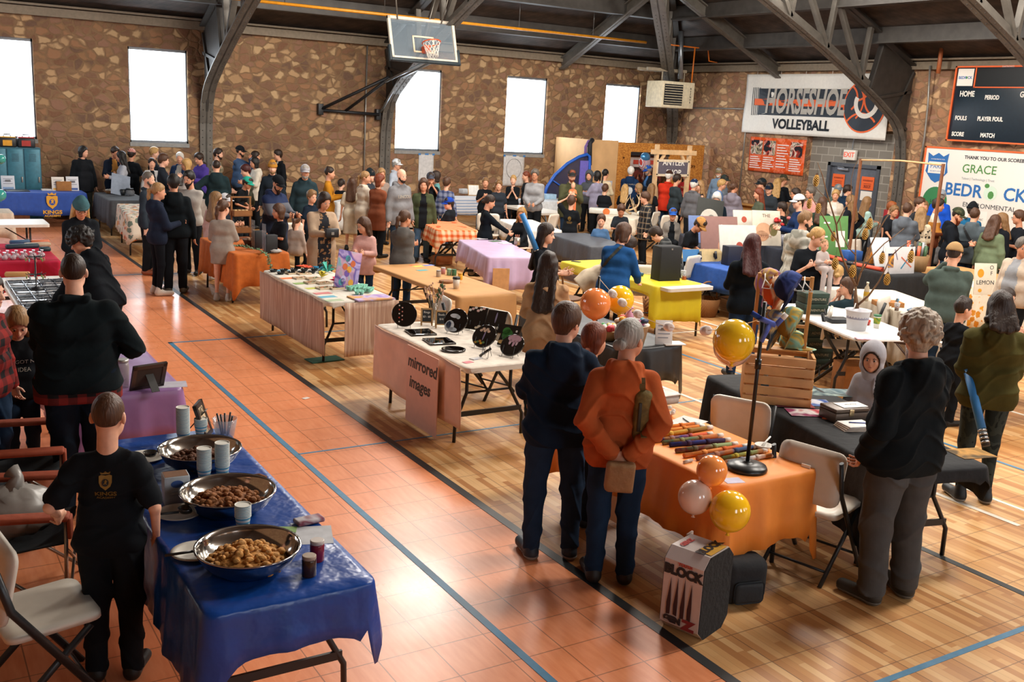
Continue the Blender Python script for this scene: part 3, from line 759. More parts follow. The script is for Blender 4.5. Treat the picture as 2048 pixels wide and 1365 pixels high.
for k in range(3):
 w_=empty('window_%d'%(11+k),(LX,12.4+k*4.4+.68,1.77));w_['kind']='structure'  # unseen glowing windows, added to brighten table sides that face left
 b=B();b.box(-.22,-.68,0,-.2,.68,2.16);b.done('window_pane',GLASSM,w_)
# roof: four slopes and a flat top
g=N('mat_roof_boards');x,y,z=g.xyz(g.obj())
bd=g.math('FRACT',g.math('MULTIPLY',g.math('ADD',x,y),5.));nz=g.n('TexNoise',Scale=2.5,Detail=4.,Vector=g.n('Mapping',Vector=g.obj(),i3=(1.,1.,4.)))
c=g.ramp(nz.outputs[0],[(.3,lin('#2a221d')),(.7,lin('#4e4138'))]);c=g.mix(g.math('MULTIPLY',g.math('LESS_THAN',bd,.08),.6),c,lin('#100c0a'))
g.P(Base_Color=c,Roughness=.7);ROOF=g.m
RZ=4.62;TOPH=9.2;ins=(TOPH-RZ)/SL
o4=[(LX-.3,NY-.3),(EX+.3,NY-.3),(EX+.3,WY+.3),(LX-.3,WY+.3)];i4=[(LX+ins,NY+ins),(EX-ins,NY+ins),(EX-ins,WY-ins),(LX+ins,WY-ins)]
vs=[(p[0],p[1],RZ-.3*SL)for p in o4]+[(p[0],p[1],TOPH)for p in i4]
vs+=[(p[0],p[1],p[2]+.15)for p in vs]
fs=[(0,1,5,4),(1,2,6,5),(2,3,7,6),(3,0,4,7),(4,5,6,7)];fs+=[tuple(q+8 for q in f[::-1])for f in fs]+[(0,8,9,1),(1,9,10,2),(2,10,11,3),(3,11,8,0)]
o=pyd('ceiling',vs,fs,ROOF,smooth=False);o['kind']='structure'
IRON=M('#5f5a53',.5,.25,var=.2,scale=5);IRON2=M('#3c3834',.55,.25,var=.2,scale=5);TAN=M('#7d7160',.7)
b=B();b.box(LX,WY-.16,4.42,EX,WY,4.6);b.box(LX,WY-.30,4.62,EX,WY,4.66);b.box(EX-.16,NY,4.42,EX,WY,4.6);b.box(EX-.30,NY,4.62,EX,WY,4.66);S('trim_1',b,TAN)
b=B()
for k in range(1,7):
 u=k*1.45;zz=RZ+SL*u
 b.box(LX+u,WY-u-.08,zz-.34,EX-u,WY-u+.08,zz-.0);b.box(LX+u,WY-u-.14,zz-.36,EX-u,WY-u+.14,zz-.32)
 b.box(EX-u-.08,NY+u,zz-.34,EX-u+.08,WY-u,zz);b.box(EX-u-.14,NY+u,zz-.36,EX-u+.14,WY-u,zz-.32)
S('ceiling_beam',b,IRON2)
# knee trusses: profile in (u = distance from the wall, z)
LOW=[(.05,0),(.06,1.6),(.09,2.27),(.20,2.75),(.36,3.02),(.57,3.22),(1.19,3.60),(2.17,4.11),(3.26,4.64),(4.28,5.09),(5.17,5.47),(7.2,6.35),(9.2,7.2)]
def truss(name,org,du,k=1.,hw=.15,label=''):
 """org: wall foot, du: inward unit direction; k stretches u for the hip"""
 du=Vector((du[0],du[1],0)).normalized();sd=Vector((-du.y,du.x,0));O=Vector((org[0],org[1],0))
 P_=lambda u,z,s=0.:O+du*u*k+sd*s+Vector((0,0,z))
 t=empty(name,O,0,None,None);t['kind']='structure'
 def plate(pts,th,w0,w1):
  b=B();L=[]
  for i,(u,z)in enumerate(pts):
   a=Vector(pts[max(0,i-1)]);c_=Vector(pts[min(len(pts)-1,i+1)]);d=(c_-a).normalized();n_=Vector((-d.y,d.x))
   L.append([b.b.verts.new(P_(u+n_.x*q,z+n_.y*q,s)-O)for q,s in((0,w0),(0,w1),(th,w1),(th,w0))])
  for A,D in zip(L,L[1:]):
   for q in range(4):b.b.faces.new((A[q],A[(q+1)%4],D[(q+1)%4],D[q]))
  b.b.faces.new(L[0][::-1]);b.b.faces.new(L[-1]);return b
 b=plate(LOW,.035,-hw,hw);b.done('lower_flange',IRON,t)
 web=[(u-.0,z)for u,z in LOW]
 b=plate([(u,z)for u,z in LOW],.24,-.02,.02);b.done('lower_web',IRON,t)
 # rivets along the flange
 b=B()
 for(u0,z0),(u1,z1)in zip(LOW[:-3],LOW[1:-2]):
  L_=math.hypot(u1-u0,z1-z0);n_=max(1,int(L_/.16))
  for q in range(n_):
   t_=q/n_
   for s_ in(-.09,.09):
    p=P_(u0+(u1-u0)*t_,z0+(z1-z0)*t_,s_)-O;b.sphere(p,.014,n=6)
 b.done('rivet',IRON2,t)['kind']='stuff'
 UP=[(.0,4.42),(1.34,5.06),(2.64,5.62),(5.2,6.75),(9.2,8.5)]
 b=plate(UP,.03,-hw,hw);b.done('upper_flange',IRON2,t)
 b=plate(UP,.26,-.02,.02);b.done('upper_web',IRON2,t)
 gus=[(.12,2.45),(.30,2.98),(.57,3.25),(1.19,3.62),(1.62,3.85),(1.30,4.95),(.05,4.42)]
 b=B();A=[b.b.verts.new(P_(u,z,-.03)-O)for u,z in gus];D=[b.b.verts.new(P_(u,z,.03)-O)for u,z in gus]
 b.b.faces.new(A);b.b.faces.new(D[::-1])
 for i in range(len(A)):b.b.faces.new((A[i],D[i],D[(i+1)%len(A)],A[(i+1)%len(A)]))
 b.done('gusset_plate',IRON2,t)
 for a,c_ in(((.1,3.9),(1.28,3.7)),((.08,4.35),(.62,3.3)),((1.55,3.9),(1.28,4.9)),((.1,3.0),(.62,3.3))):
  b=B();b.beam(P_(*a)-O,P_(*c_)-O,.16,.07);b.done('stiffener',IRON2,t)
 zl=lambda u:np.interp(u,[q[0]for q in LOW[5:]],[q[1]for q in LOW[5:]]);zu=lambda u:np.interp(u,[q[0]for q in UP],[q[1]for q in UP])
 u=1.9
 while u<8.6:
  for a,c_ in(((u,zl(u)+.1),(u-.15,zu(u-.15)+.05)),((u,zl(u)+.1),(u+1.1,zu(u+1.1)+.05))):
   b=B();b.beam(P_(*a)-O,P_(*c_)-O,.13,.09);b.done('diagonal',IRON,t)
  u+=1.25
 return t
truss('truss_column',(6.7,WY),(0,-1));truss('truss_column',(11.42,WY),(0,-1))
truss('truss_column',(EX,WY),(-1,-1),1.414,.17)
truss('truss_column',(EX,16.32),(-1,0));truss('truss_column',(EX,11.82),(-1,0))
for a,c_ in(((16.9,WY-.1,4.36),(16.9,WY-9.,8.5)),((EX-.05,20.65,4.36),(EX-9.,20.65,8.5))):
 b=B();a,c_=Vector(a),Vector(c_);b.beam(a,c_,.03,.30);b.beam(a-Vector((0,0,.14)),c_-Vector((0,0,.14)),.2,.03);b.beam(a+Vector((0,0,.14)),c_+Vector((0,0,.14)),.2,.03);S('ceiling_beam',b,IRON)

# ------------------------------------------------------------------ lettering matrices
def ME(X,Y,Z):return Matrix(((0,0,-1,X),(-1,0,0,Y),(0,1,0,Z),(0,0,0,1)))  # facing the hall from the end wall
def MN(X,Y,Z):return Matrix(((1,0,0,X),(0,0,-1,Y),(0,1,0,Z),(0,0,0,1)))  # facing the hall from the window wall
WHITE,BLACK,ORANGE=M('#e6e2da',.6,var=0),M('#16191c',.5,var=0),M('#e2632a',.6,var=0)
NAVY,BLUE_L=M('#1b2430',.5,var=0),M('#2568ac',.6,var=0)
def poly(name,pts,mat,parent,mw,th=.002,sub=0):
 """flat shape (local xy outline) of small thickness placed by mw"""
 b=B();b.prism(pts,0,th);b.xf(mw);return b.done(name,mat,parent)
def circ(cx,cy,rx,ry=None,n=28,a0=0,a1=360):ry=rx if ry is None else ry;return[(cx+rx*math.cos(math.radians(a0+(a1-a0)*k/n)),cy+ry*math.sin(math.radians(a0+(a1-a0)*k/n)))for k in range(n if a1-a0==360 else n+1)]
def rc(x0,y0,x1,y1):return[(x0,y0),(x1,y0),(x1,y1),(x0,y1)]
def sheet(name,w_,h_,mat,parent,fold=.02,nx=24,ny=12,seed=0,mw=None,th=.003):
 """hanging cloth w_ x h_ in its xy plane with shallow folds"""
 q=random.Random(seed);vs=[]
 ph=[q.uniform(0,6)for _ in range(4)]
 for j in range(ny+1):
  for i in range(nx+1):
   x,y=w_*(i/nx-.5),h_*(j/ny-.5)
   vs.append((x,y,fold*(math.sin(x*4.1+ph[0]+y*2.3)*.6+math.sin(x*9. -y*5+ph[1])*.4)))
 fs=[(j*(nx+1)+i,j*(nx+1)+i+1,(j+1)*(nx+1)+i+1,(j+1)*(nx+1)+i)for j in range(ny)for i in range(nx)]
 o=pyd(name,vs,fs,mat,parent);o.data.transform(mw or Matrix());md=o.modifiers.new('s','SOLIDIFY');md.thickness=th;return o
def heart_shield(s):
 return[(x*s,y*s)for x,y in((-.5,.55),(-.32,.62),(0,.55),(.32,.62),(.5,.55),(.5,.0),(.38,-.32),(0,-.65),(-.38,-.32),(-.5,.0))]

# ------------------------------------------------------------------ things on the end wall
t=empty('volleyball_banner',(EX-.10,19.35,3.53),0,'wide white volleyball banner with an orange ball, behind the curved truss','banner','banners on the end wall')
mw=Matrix(((0,0,-1,0),(-1,0,0,0),(0,1,0,0),(0,0,0,1)))
VM=M('#dedcd6',.45,spec=.4,var=.04)
bc=sheet('banner_cloth',5.0,1.62,VM,t,.02,60,20,3,mw)
tr=lambda x,y,z=.03:mw@T(x,y,z)
def ontoB(o,off=.006):lay(o.data,bc,mw,off)
def bpoly(name,pts,mat,off):
 b=B();vs=[]
 n=len(pts)
 c0=(sum(p[0]for p in pts)/n,sum(p[1]for p in pts)/n)
 L=[[b.b.verts.new((c0[0]+(p[0]-c0[0])*k,c0[1]+(p[1]-c0[1])*k,.02))for p in pts]for k in(1,.8,.6,.4,.2)]
 for A,D in zip(L,L[1:]):
  for i in range(n):b.b.faces.new((A[i],A[(i+1)%n],D[(i+1)%n],D[i]))
 b.b.faces.new(L[-1]);b.xf(mw);o=b.done(name,mat,t);ontoB(o,off);return o
dense=lambda x0,y0,x1,y1,n=24:[(x0+(x1-x0)*i/n,y0)for i in range(n)]+[(x1,y0+(y1-y0)*i/6)for i in range(6)]+[(x1-(x1-x0)*i/n,y1)for i in range(n)]+[(x0,y1-(y1-y0)*i/6)for i in range(6)]
bpoly('banner_print',dense(-1.95,-.30,1.7,.42),NAVY,.009)
bpoly('banner_print',dense(-2.1,-.04,1.3,.14),ORANGE,.012)
for k in range(5):bpoly('banner_print',dense(-2.2+k*.07,-.32,-2.175+k*.07,.45,4),NAVY,.011)
o=text('banner_lettering','HORSESHOE',.92,WHITE,t,tr(-.25,.06),.002,bold=.03,sx=.54,shear=.12);ontoB(o,.022)
o=text('banner_lettering','VOLLEYBALL',.36,NAVY,t,tr(-.3,-.54),.002,bold=.014,sx=.98);ontoB(o,.012)
bpoly('banner_print',circ(1.75,.0,.66,.66,40),ORANGE,.014);bpoly('banner_print',circ(1.75,.0,.62,.62,40),NAVY,.017)
def arcband(cx,cy,r,w_,a0,a1,mat,off,n=20):
 b=B();A=[]
 for i in range(n+1):
  a=math.radians(a0+(a1-a0)*i/n);A.append((b.b.verts.new((cx+r*math.cos(a),cy+r*math.sin(a),.02)),b.b.verts.new((cx+(r+w_)*math.cos(a),cy+(r+w_)*math.sin(a),.02))))
 for p,q in zip(A,A[1:]):b.b.faces.new((p[0],p[1],q[1],q[0]))
 b.xf(mw);o=b.done('banner_print',mat,t);ontoB(o,off)
for cx,cy,r,a0,a1 in((1.2,.1,.5,-50,60),(2.3,.3,.55,150,235),(1.7,-.75,.55,40,140),(1.4,.75,.6,-75,-10),(1.2,.2,.3,-60,60)):arcband(cx,cy,r,.05,a0,a1,ORANGE,.020)
arcband(1.82,.08,.26,.12,155,385,WHITE,.024)
for k in(0,1,2,3,4):
 b=B();b.tube([(0,2.1-k*.9,.80),(.03,2.1-k*.9,1.1)],.008,5);b.done('banner_cord',M('#cfcac0'),t)
t=empty('team_photo_banner',(EX-.06,20.45,2.13),0,'orange banner with team photos and white text below the white volleyball banner','banner','banners on the end wall')
sheet('banner_cloth',2.1,.96,pattern('paint','#d2501c','#d8602a','#e2785a','#d2501c'),t,.008,24,10,5,mw)
for k in range(4):
 if k!=2:poly('team_photo',rc(-.98+k*.5,.0,-.54+k*.5,.4),pattern('paint','#1c1c20','#c9b896','#3a2a28','#d8cfc0','#b03a2a','#222228'),t,mw@T(0,0,.022))
 for r_ in range(6 if k!=2 else 9):
  y_=-.07-r_*.06 if k!=2 else.3-r_*.075
  poly('printed_line',rc(-.97+k*.5,y_-.015,-.6+k*.5+.06*((r_*7+k)%3-1),y_+.012),M('#e8d8d0',.6,var=0),t,mw@T(0,0,.022),.001)
t=empty('scoreboard',(EX-.12,13.2,3.64),0,'black electronic scoreboard with orange edge and white HOME and SCORE words high on the wall','scoreboard')
b=B();b.box(-.08,-1.12,-.82,.08,1.83,.82,.01);b.done('case',M('#12222e',.35),t)
def edge(t_,w_,h_,th,mat,x=-.085,d=.03,r=1.):
 b=B()
 for y0,z0,y1,z1 in((-r,-h_,w_,-h_+th),(-r,h_-th,w_,h_),(-r,-h_,-r+th,h_),(w_-th,-h_,w_,h_)):b.box(x-d,y0,z0,x+d,y1,z1)
 return b.done('border',mat,t_)
edge(t,1.85,.84,.035,ORANGE,r=1.14)
mS=lambda x,y,z=.09:mw@T(x,y,z)
poly('sponsor_panel',rc(-1.78,.40,-1.38,.78),WHITE,t,mS(0,0),.004);text('lettering','BEDR CK',.085,BLUE_L,t,mS(-1.58,.58,.096),.001,bold=.002);poly('leaf_mark',circ(-1.545,.585,.018,.03),M('#3f8a3c',.6),t,mS(0,0,.096))
poly('name_panel',rc(-1.30,.40,1.05,.78),M('#0d1012',.3,var=0),t,mS(0,0),.004);b=B()
for y0,z0,y1,z1 in((-1.07,.36,1.34,.385),(1.315,.36,1.345,.8),(-1.1,.36,-1.07,.8)):b.box(-.10,y0,z0,-.08,y1,z1)
b.done('panel_border',ORANGE,t)
for s_,x_,y_,z_ in(('HOME',-1.48,.22,.17),('PERIOD',-.85,.15,.13),('GUEST',0.0,.22,.17),('FOULS',-1.55,-.32,.13),('PLAYER FOUL',-.82,-.32,.13),('SCORE',-1.57,-.68,.13),('MATCH',-.82,-.68,.13)):text('lettering',s_,z_,WHITE,t,mS(x_,y_,.088),.001,bold=.005,sx=.78)
text('lettering','DAKTRONICS',.045,WHITE,t,mS(-.55,.815,.125),.001)
t=empty('sponsor_board',(EX-.06,13.55,1.75),0,'large white sponsor board with orange edge below the scoreboard','sign')
b=B();b.box(-.03,-1.46,-.88,.03,2.08,.88,.004);b.done('panel',WHITE,t);edge(t,2.1,.9,.035,ORANGE,-.035,.02,r=1.48)
mP=lambda x,y,z=.034:mw@T(x,y,z)
DK,GRN=M('#3a3f46',.6,var=0),M('#4d8a45',.6,var=0)
text('lettering','THANK YOU TO OUR SCOREBOARD SPONSORS',.105,M('#2a3038',.6,var=0),t,mP(.12,.70),.001,bold=.003,sx=1.)
text('lettering','GRACE',.27,GRN,t,mP(-.62,.44),.001,bold=.002);text('lettering','Talent | Technology | Trust',.075,M('#9aa0a4',.6,var=0),t,mP(-.62,.22),.001)
text('lettering','BEDR',.40,BLUE_L,t,mP(-.95,-.06),.001,bold=.008);text('lettering','CK',.40,BLUE_L,t,mP(.33,-.06),.001,bold=.008);text('lettering','ENVIRONMENTAL',.15,DK,t,mP(-.25,-.37),.001,sx=1.08)
poly('globe',circ(-.26,-.06,.165),M('#cfe3d2',.6,var=0),t,mP(0,0));poly('globe_print',circ(-.24,-.10,.075,.09,9),GRN,t,mP(0,0,.037));poly('globe_print',circ(-.36,.1,.06,.05),GRN,t,mP(0,0,.037));poly('lettering',rc(-1.72,-.38,-1.35,-.36),DK,t,mP(0,0))
SH_=[(-.28,.34),(-.14,.26),(0,.34),(.14,.26),(.28,.34),(.26,.1),(.3,-.1),(.12,-.3),(0,-.36),(-.12,-.3),(-.3,-.1),(-.26,.1)]
poly('shield_mark',[(x-1.72,y+.42)for x,y in SH_],BLUE_L,t,mP(0,0));poly('shield_mark',rc(-1.95,.28,-1.49,.55),WHITE,t,mP(0,0,.037));text('lettering','PARK',.15,BLUE_L,t,mP(-1.72,.44,.04),.001);text('lettering','SECURITY SYSTEMS',.04,BLUE_L,t,mP(-1.72,.33,.04),.001);text('lettering','24 HOUR PROTECTION',.035,WHITE,t,mP(-1.72,.61,.037),.001)
poly('green_disc',circ(-1.66,-.36,.33),M('#2f7a4a',.6,var=0),t,mP(0,0));text('lettering','LOCAL\nBEVERAGE',.1,M('#15301f',.6,var=0),t,mP(-1.62,-.42,.037),.001,bold=.002)
poly('electric_panel',rc(-.95,-.83,-.25,-.48),M('#eeeae2',.6,var=0),t,mP(0,0));text('lettering','R',.16,M('#b5202a',.6,var=0),t,mP(-.66,-.56,.037),.001,bold=.006);text('lettering','E',.16,NAVY,t,mP(-.54,-.56,.037),.001,bold=.006);text('lettering','READER ELECTRIC',.065,DK,t,mP(-.6,-.67,.037),.001);text('lettering','304-257-4019',.075,DK,t,mP(-.6,-.77,.037),.001)
t=empty('exit_sign',(EX+.10,18.02,2.30),0,'white exit sign with red letters above the grey double door','sign')
b=B();b.box(-.05,-.19,-.13,.05,.19,.13,.01);b.done('case',WHITE,t);text('lettering','EXIT',.17,M('#d8563a',.5,var=0,emit=.35),t,mw@T(0,0,.052),.001,bold=.004);b=B();b.tube([(.05,0,.13),(.06,0,.62)],.012);b.done('conduit',M('#9fa9b5',.4,.5),t)
for k,(yy,nn)in enumerate(((18.42,''),(17.47,'N17'))):
 t=empty('door_notice',(EX+.235,yy,1.5),0,('orange notice on the left leaf of the grey door','orange notice marked N17 on the right leaf of the grey door')[k],'notice','notices on the grey door')
 poly('orange_sheet',rc(-.2,-.06,.2,.28),ORANGE,t,mw);poly('white_sheet',rc(-.18,-.33,.18,-.09),WHITE,t,mw);text('lettering','HORSESHOE',.055,M('#7a2410',.6,var=0),t,mw@T(0,.18,.003),.001,bold=.002)
 for r_ in range(3):poly('printed_line',rc(-.12,.09-r_*.045,.12,.105-r_*.045),M('#8a3216',.6,var=0),t,mw@T(0,0,.002),.001)
 if nn:text('lettering',nn,.11,M('#7a2410',.6,var=0),t,mw@T(0,.02,.004),.001,bold=.003)
t=empty('extinguisher_cabinet',(EX-.14,16.32,.55),0,'red metal extinguisher cabinet on the steel column beside the door','cabinet');b=B();b.box(-.1,-.17,-.5,.06,.17,.5,.01);b.done('case',M('#a8242c',.4),t);b=B();b.box(-.105,-.09,-.02,-.098,.09,.12);b.done('label',M('#c98a86',.5),t)
def pipe(name,pts,r,mat,label,cat='pipe',hang=()):
 t=empty(name,pts[0],0,label,cat);o0=Vector(pts[0])
 b=B();b.tube([Vector(p)-o0 for p in pts],r,8);b.done('pipe_run',mat,t)
 for p in hang:b=B();b.tube([Vector(p)-o0,Vector(p)-o0+Vector((0,0,.9))],.008,5);b.done('hanger',M('#6a6a68',.4,.6),t)
GALV=M('#8f8c86',.4,.5)
pipe('conduit_pipe',[(EX-.22,15.75,4.5),(EX-.14,15.72,3.6),(EX-.06,15.75,2.9),(EX-.06,15.78,1.4)],.025,GALV,'grey conduit pipe running down the stone wall left of the scoreboard')
pipe('gas_pipe',[(5.5,22.5,4.98),(18.0,22.5,4.98)],.035,M('#d98f1e',.4),'long yellow gas pipe hung below the roof along the window wall','pipe',[(q,22.5,5.0)for q in(7.8,10.2,13.9,16.2)])
hx=lambda u,v:tuple(onY(u,v,22.4))
pipe('heater_gas_pipe',[hx(1318,87),hx(1388,95),hx(1416,98),hx(1418,122),hx(1434,125)],.02,M('#c96a1c',.4),'thin orange gas pipe bending above the heater');pipe('gas_drop_pipe',[hx(1390,96),hx(1383,166)],.02,M('#c96a1c',.4),'vertical orange pipe dropping to the heater')
pipe('flue_pipe',[hx(1362,62),hx(1361,158)],.07,M('#8d9298',.35,.8),'shiny metal flue pipe rising from the heater to the roof')
pipe('conduit_run',[(EX-.05,24.6,3.35),(EX-.05,21.9,3.38),(EX-.05,21.75,3.2),(EX-.05,21.75,.9)],.02,GALV,'thin conduit along the stone wall between heater and banner');pipe('wall_conduit',[(10.85,WY-.05,4.4),(10.82,WY-.05,.4)],.022,GALV,'vertical conduit beside the second steel column')
pipe('orange_drop_pipe',[(EX-.5,15.3,4.3),(EX-.5,15.3,4.9)],.05,M('#a05a34',.5),'rusty orange pipe hanging from the roof above the scoreboard')
p0=onY(1350,190,22.4)
t=empty('unit_heater',p0,0,'cream box heater with louvres hung in the corner under the roof','heater');CRM=M('#cfc4a8',.5)
b=B();b.box(-.55,-.1,-.36,.62,.6,.36,.02);b.done('case',CRM,t);b=B();b.box(-.48,-.115,-.28,.18,-.1,.28);b.done('opening',BLACK,t)
for k in range(8):
 b=B();b.box(-.47,-.15,-.25+k*.068,.17,-.10,-.235+k*.068);b.done('louvre',CRM,t)
text('lettering','R\nE\nZ\nN\nO\nR',.075,BLACK,t,MN(.48,-.102,0),.001,bold=.002)
b=B();b.box(-.95,.1,.62,.45,.18,.70);b.box(-.95,.5,.62,.45,.58,.7);[b.tube([(q,.14,.36),(q,.14,.66)],.02)for q in(-.4,.4)];b.done('hanging_bracket',M('#8a7f6c',.5),t)
# basketball board
BBC=onY(846,80,21.3)
t=empty('basketball_hoop',BBC,0,'raised glass basketball backboard with orange rim and net on folding black arms','basketball hoop');TL=Matrix.Scale(.9,4)@Rx(math.radians(-18))
bx=lambda b,*a:b.box(*a)
b=B();b.box(-.88,-.01,-.48,.88,.01,.48);b.xf(TL);b.done('glass_board',M('#8fa0ad',.25,spec=.6,alpha=.22,var=0),t)
b=B()
for a in((-.93,-.035,.47,.93,.035,.54),(-.93,-.035,-.54,.93,.035,-.47),(-.93,-.035,-.54,-.86,.035,.54),(.86,-.035,-.54,.93,.035,.54)):b.box(*a)
b.xf(TL);b.done('board_frame',M('#c9bfae',.5),t)
b=B()
for a in((-.30,-.02,.05,.30,-.011,.09),(-.30,-.02,-.34,.30,-.011,-.30),(-.30,-.02,-.34,-.26,-.011,.09),(.26,-.02,-.34,.30,-.011,.09)):b.box(*a)
b.xf(TL);b.done('target_square',M('#d8c4a4',.5),t)
b=B();b.box(-.97,-.06,-.60,.97,.04,-.52,.015);b.box(-.99,-.06,-.6,-.92,.04,-.2,.015);b.box(.92,-.06,-.6,.99,.04,-.2,.015);b.xf(TL);b.done('edge_padding',M('#1d2a30',.6),t)
b=B();b.tube([(.23*math.cos(2*PI*k/24),-.42+.23*math.sin(2*PI*k/24),-.22)for k in range(24)],.014,6,True);b.box(-.08,-.2,-.36,.08,-.02,-.2);b.box(-.05,-.22,-.24,.05,-.02,-.21);b.xf(TL);b.done('rim',M('#d8501c',.4),t)
b=B()
for k in range(12):
 for q in(-1,1):
  pts=[]
  for j in range(6):a=2*PI*(k+q*j*.5)/12;r_=.225-.1*(j/5)**.7;pts.append((r_*math.cos(a),-.42+r_*math.sin(a),-.22-j*.075))
  b.tube(pts,.006,4)
b.xf(TL);nt=b.done('net',M('#e0d8cc',.8),t);nt['kind']='stuff'
L_=lambda p:Vector(p)-t.location
mid=Vector((11.55,23.2,3.95));K_=M('#14161a',.5)
for a,c_ in(((9.6,24.9,2.75),(11.0,23.9,3.62)),((10.25,24.88,2.73),(11.0,23.85,3.6)),((9.6,24.9,2.72),(11.18,24.85,2.68))):
 b=B();b.tube([L_(a),L_(c_)],.04,8);b.done('black_arm',K_,t)
for a,c_ in(((10.9,23.9,3.5),(BBC.x,BBC.y-.1,BBC.z-.5)),((11.2,24.8,2.75),(11.3,23.9,3.62)),((11.3,23.9,3.62),(BBC.x+.15,BBC.y-.1,BBC.z-.5))):
 b=B();b.tube([L_(a),L_(c_)],.03,8);b.done('grey_arm',M('#9aa6ae',.35,.6),t)
for a in((9.58,24.93,2.74),(11.18,24.93,2.68)):b=B();q=L_(a);b.box(q.x-.07,q.y-.07,q.z-.14,q.x+.07,q.y+.07,q.z+.14,.01);b.done('wall_plate',K_,t)
for a,c_ in(((BBC.x-.6,BBC.y+.1,BBC.z+.4),(BBC.x-.75,BBC.y,BBC.z+1.3)),((BBC.x+.5,BBC.y+.1,BBC.z+.4),(BBC.x+.7,BBC.y,BBC.z+1.3)),((BBC.x+.1,BBC.y+.15,BBC.z),(BBC.x+.5,BBC.y+.2,BBC.z+1.4))):b=B();b.tube([L_(a),L_(c_)],.018,6);b.done('hanging_rod',M('#77726a',.4,.6),t)
# papers below the windows
for k,(u0,v0,u1,v1)in enumerate(((838,308,866,362),(1008,311,1046,372))):
 a,c_=onY(u0,v0,WY-.02),onY(u1,v1,WY-.02);t=empty('wall_paper_sheet',((a.x+c_.x)/2,WY-.02,(a.z+c_.z)/2),0,('narrow white paper sheet taped under the window behind the hoop','white paper sheet with a drawn circle taped under the fourth window')[k],'poster');hw,hh=(c_.x-a.x)/2,(a.z-c_.z)/2
 sheet('paper',hw*2,hh*2,M('#c9c8c8',.8),t,.006,8,10,k,Rx(PI/2),.002);b=B();b.box(-hw-.02,-.012,hh-.03,-hw+.05,-.005,hh+.02);b.box(hw-.05,-.012,hh-.03,hw+.02,-.005,hh+.02);b.box(-.05,-.012,hh-.02,.06,-.005,hh+.02);b.done('blue_tape',M('#3a78b8',.6),t)
 if k:b=B();b.tube([(.25*math.cos(2*PI*q/28),-.012,.06+.28*math.sin(2*PI*q/28))for q in range(28)],.006,4,True);b.done('drawn_circle',M('#8d8c8e',.8),t)
# plywood shed in the corner
OSB=N('mat_osb');nz=OSB.n('TexVoronoi',Scale=26.,Vector=OSB.n('Mapping',Vector=OSB.obj(),i3=(1.,1.,2.)));OSB.P(Base_Color=OSB.ramp(OSB.xyz(nz.outputs['Color'])[0],[(.0,lin('#9c5c1c')),(.5,lin('#b9772c')),(1.,lin('#cf9040'))]),Roughness=.8);OSB=OSB.m
PLY=M('#cfa574',.7,var=.1,scale=2.5)
t=empty('storage_shed',(19.0,23.3,0),0,'tall plywood and chipboard storage shed with a serving window in the corner','shed')
b=B();b.box(-2.15,0,0,-1.07,.05,2.3);b.box(-2.15,.05,0,-2.1,1.6,2.3);b.done('plywood_panel',PLY,t)
b=B();b.box(-1.06,0,0,-.6,.04,2.26);b.box(-.6,0,0,.85,.04,1.12);b.box(-.6,0,2.0,.85,.04,2.26);b.box(.85,0,0,2.2,.04,2.26);b.done('chipboard_panel',OSB,t)
b=B();b.box(-.6,.3,1.12,.85,.34,2.0);b.done('window_back',pattern('paint','#2a1c1c','#4a2c24','#18181c','#6a3028'),t);b=B();b.box(-.6,-.01,1.9,.85,.05,2.0);b.done('window_header',M('#14161c',.5),t)
b=B();b.box(-.62,-.2,1.06,.87,.04,1.12);b.done('serving_shelf',M('#2a2420',.6),t)
b=B();b.box(-.4,.24,1.55,.6,.3,1.84,.01);b.done('menu_board',M('#b9aaa8',.5),t);b=B();b.box(-.3,.22,1.64,.5,.24,1.76);b.done('menu_stripe',M('#a83a2c',.5),t)
for k in range(7):b=B();b.lathe([(.045,0),(.045,.13),(.02,.17),(.018,.24)],(-.5+k*.17,.15,1.12),10);b.done('bottle',M(('#5a2418','#2a1a18','#7a3a1c')[k%3],.3),t)
for x_,z_,w_ in((-.85,1.82,.07),(1.2,1.72,.55),(1.8,1.62,.16),(1.85,2.08,.08)):poly('stencil_mark',rc(x_-w_/2,z_-.035,x_+w_/2,z_+.035),pattern('spots','#5a3416','#b9772c'),t,MN(0,-.003,0))
poly('posted_sheet',rc(-1.4,.92,-1.2,1.16),M('#b7bccb',.7),t,MN(0,-.006,0))
t=empty('golf_net',(15.75,22.6,0),0,'blue curved frame with dark mesh and purple panel leaning beside the shed','sports net')
A_=[onY(u,v,22.6)-t.location for u,v in((1086,400),(1094,374),(1110,350),(1134,328),(1158,314),(1174,309),(1179,313),(1179,340),(1176,390))]
b=B();b.tube(A_,.045,8);b.done('frame',M('#1d58b8',.5),t);b=B();b.tube([A_[1]*.4+A_[2]*.6,(A_[1]+A_[-1])/2],.02,6);b.done('strut',M('#1d58b8',.5),t)
b=B();L2=[b.b.verts.new(p+Vector((0,.03,0)))for p in A_];b.b.faces.new(L2);o=b.done('mesh',M('#2b2c4a',.8,alpha=.8,var=0),t);md=o.modifiers.new('s','SOLIDIFY');md.thickness=.01
b=B();b.box(A_[6].x-.3,-.02,A_[8].z,A_[6].x-.03,.01,A_[6].z-.12);b.done('purple_panel',M('#6a62b8',.5),t)
t=empty('storage_bag',(16.75,23.12,0),0,'black and purple straps hanging at the left edge of the plywood shed','strap');b=B();b.tube([(.12,0,2.3),(.0,-.05,2.2),(.03,-.06,1.6)],.07,8);b.done('black_strap',M('#17171d',.7),t);b=B();b.tube([(.0,0,2.27),(-.12,-.03,2.1),(-.1,-.03,1.7)],.04,8);b.done('purple_strap',M('#6d4f8a',.7),t)
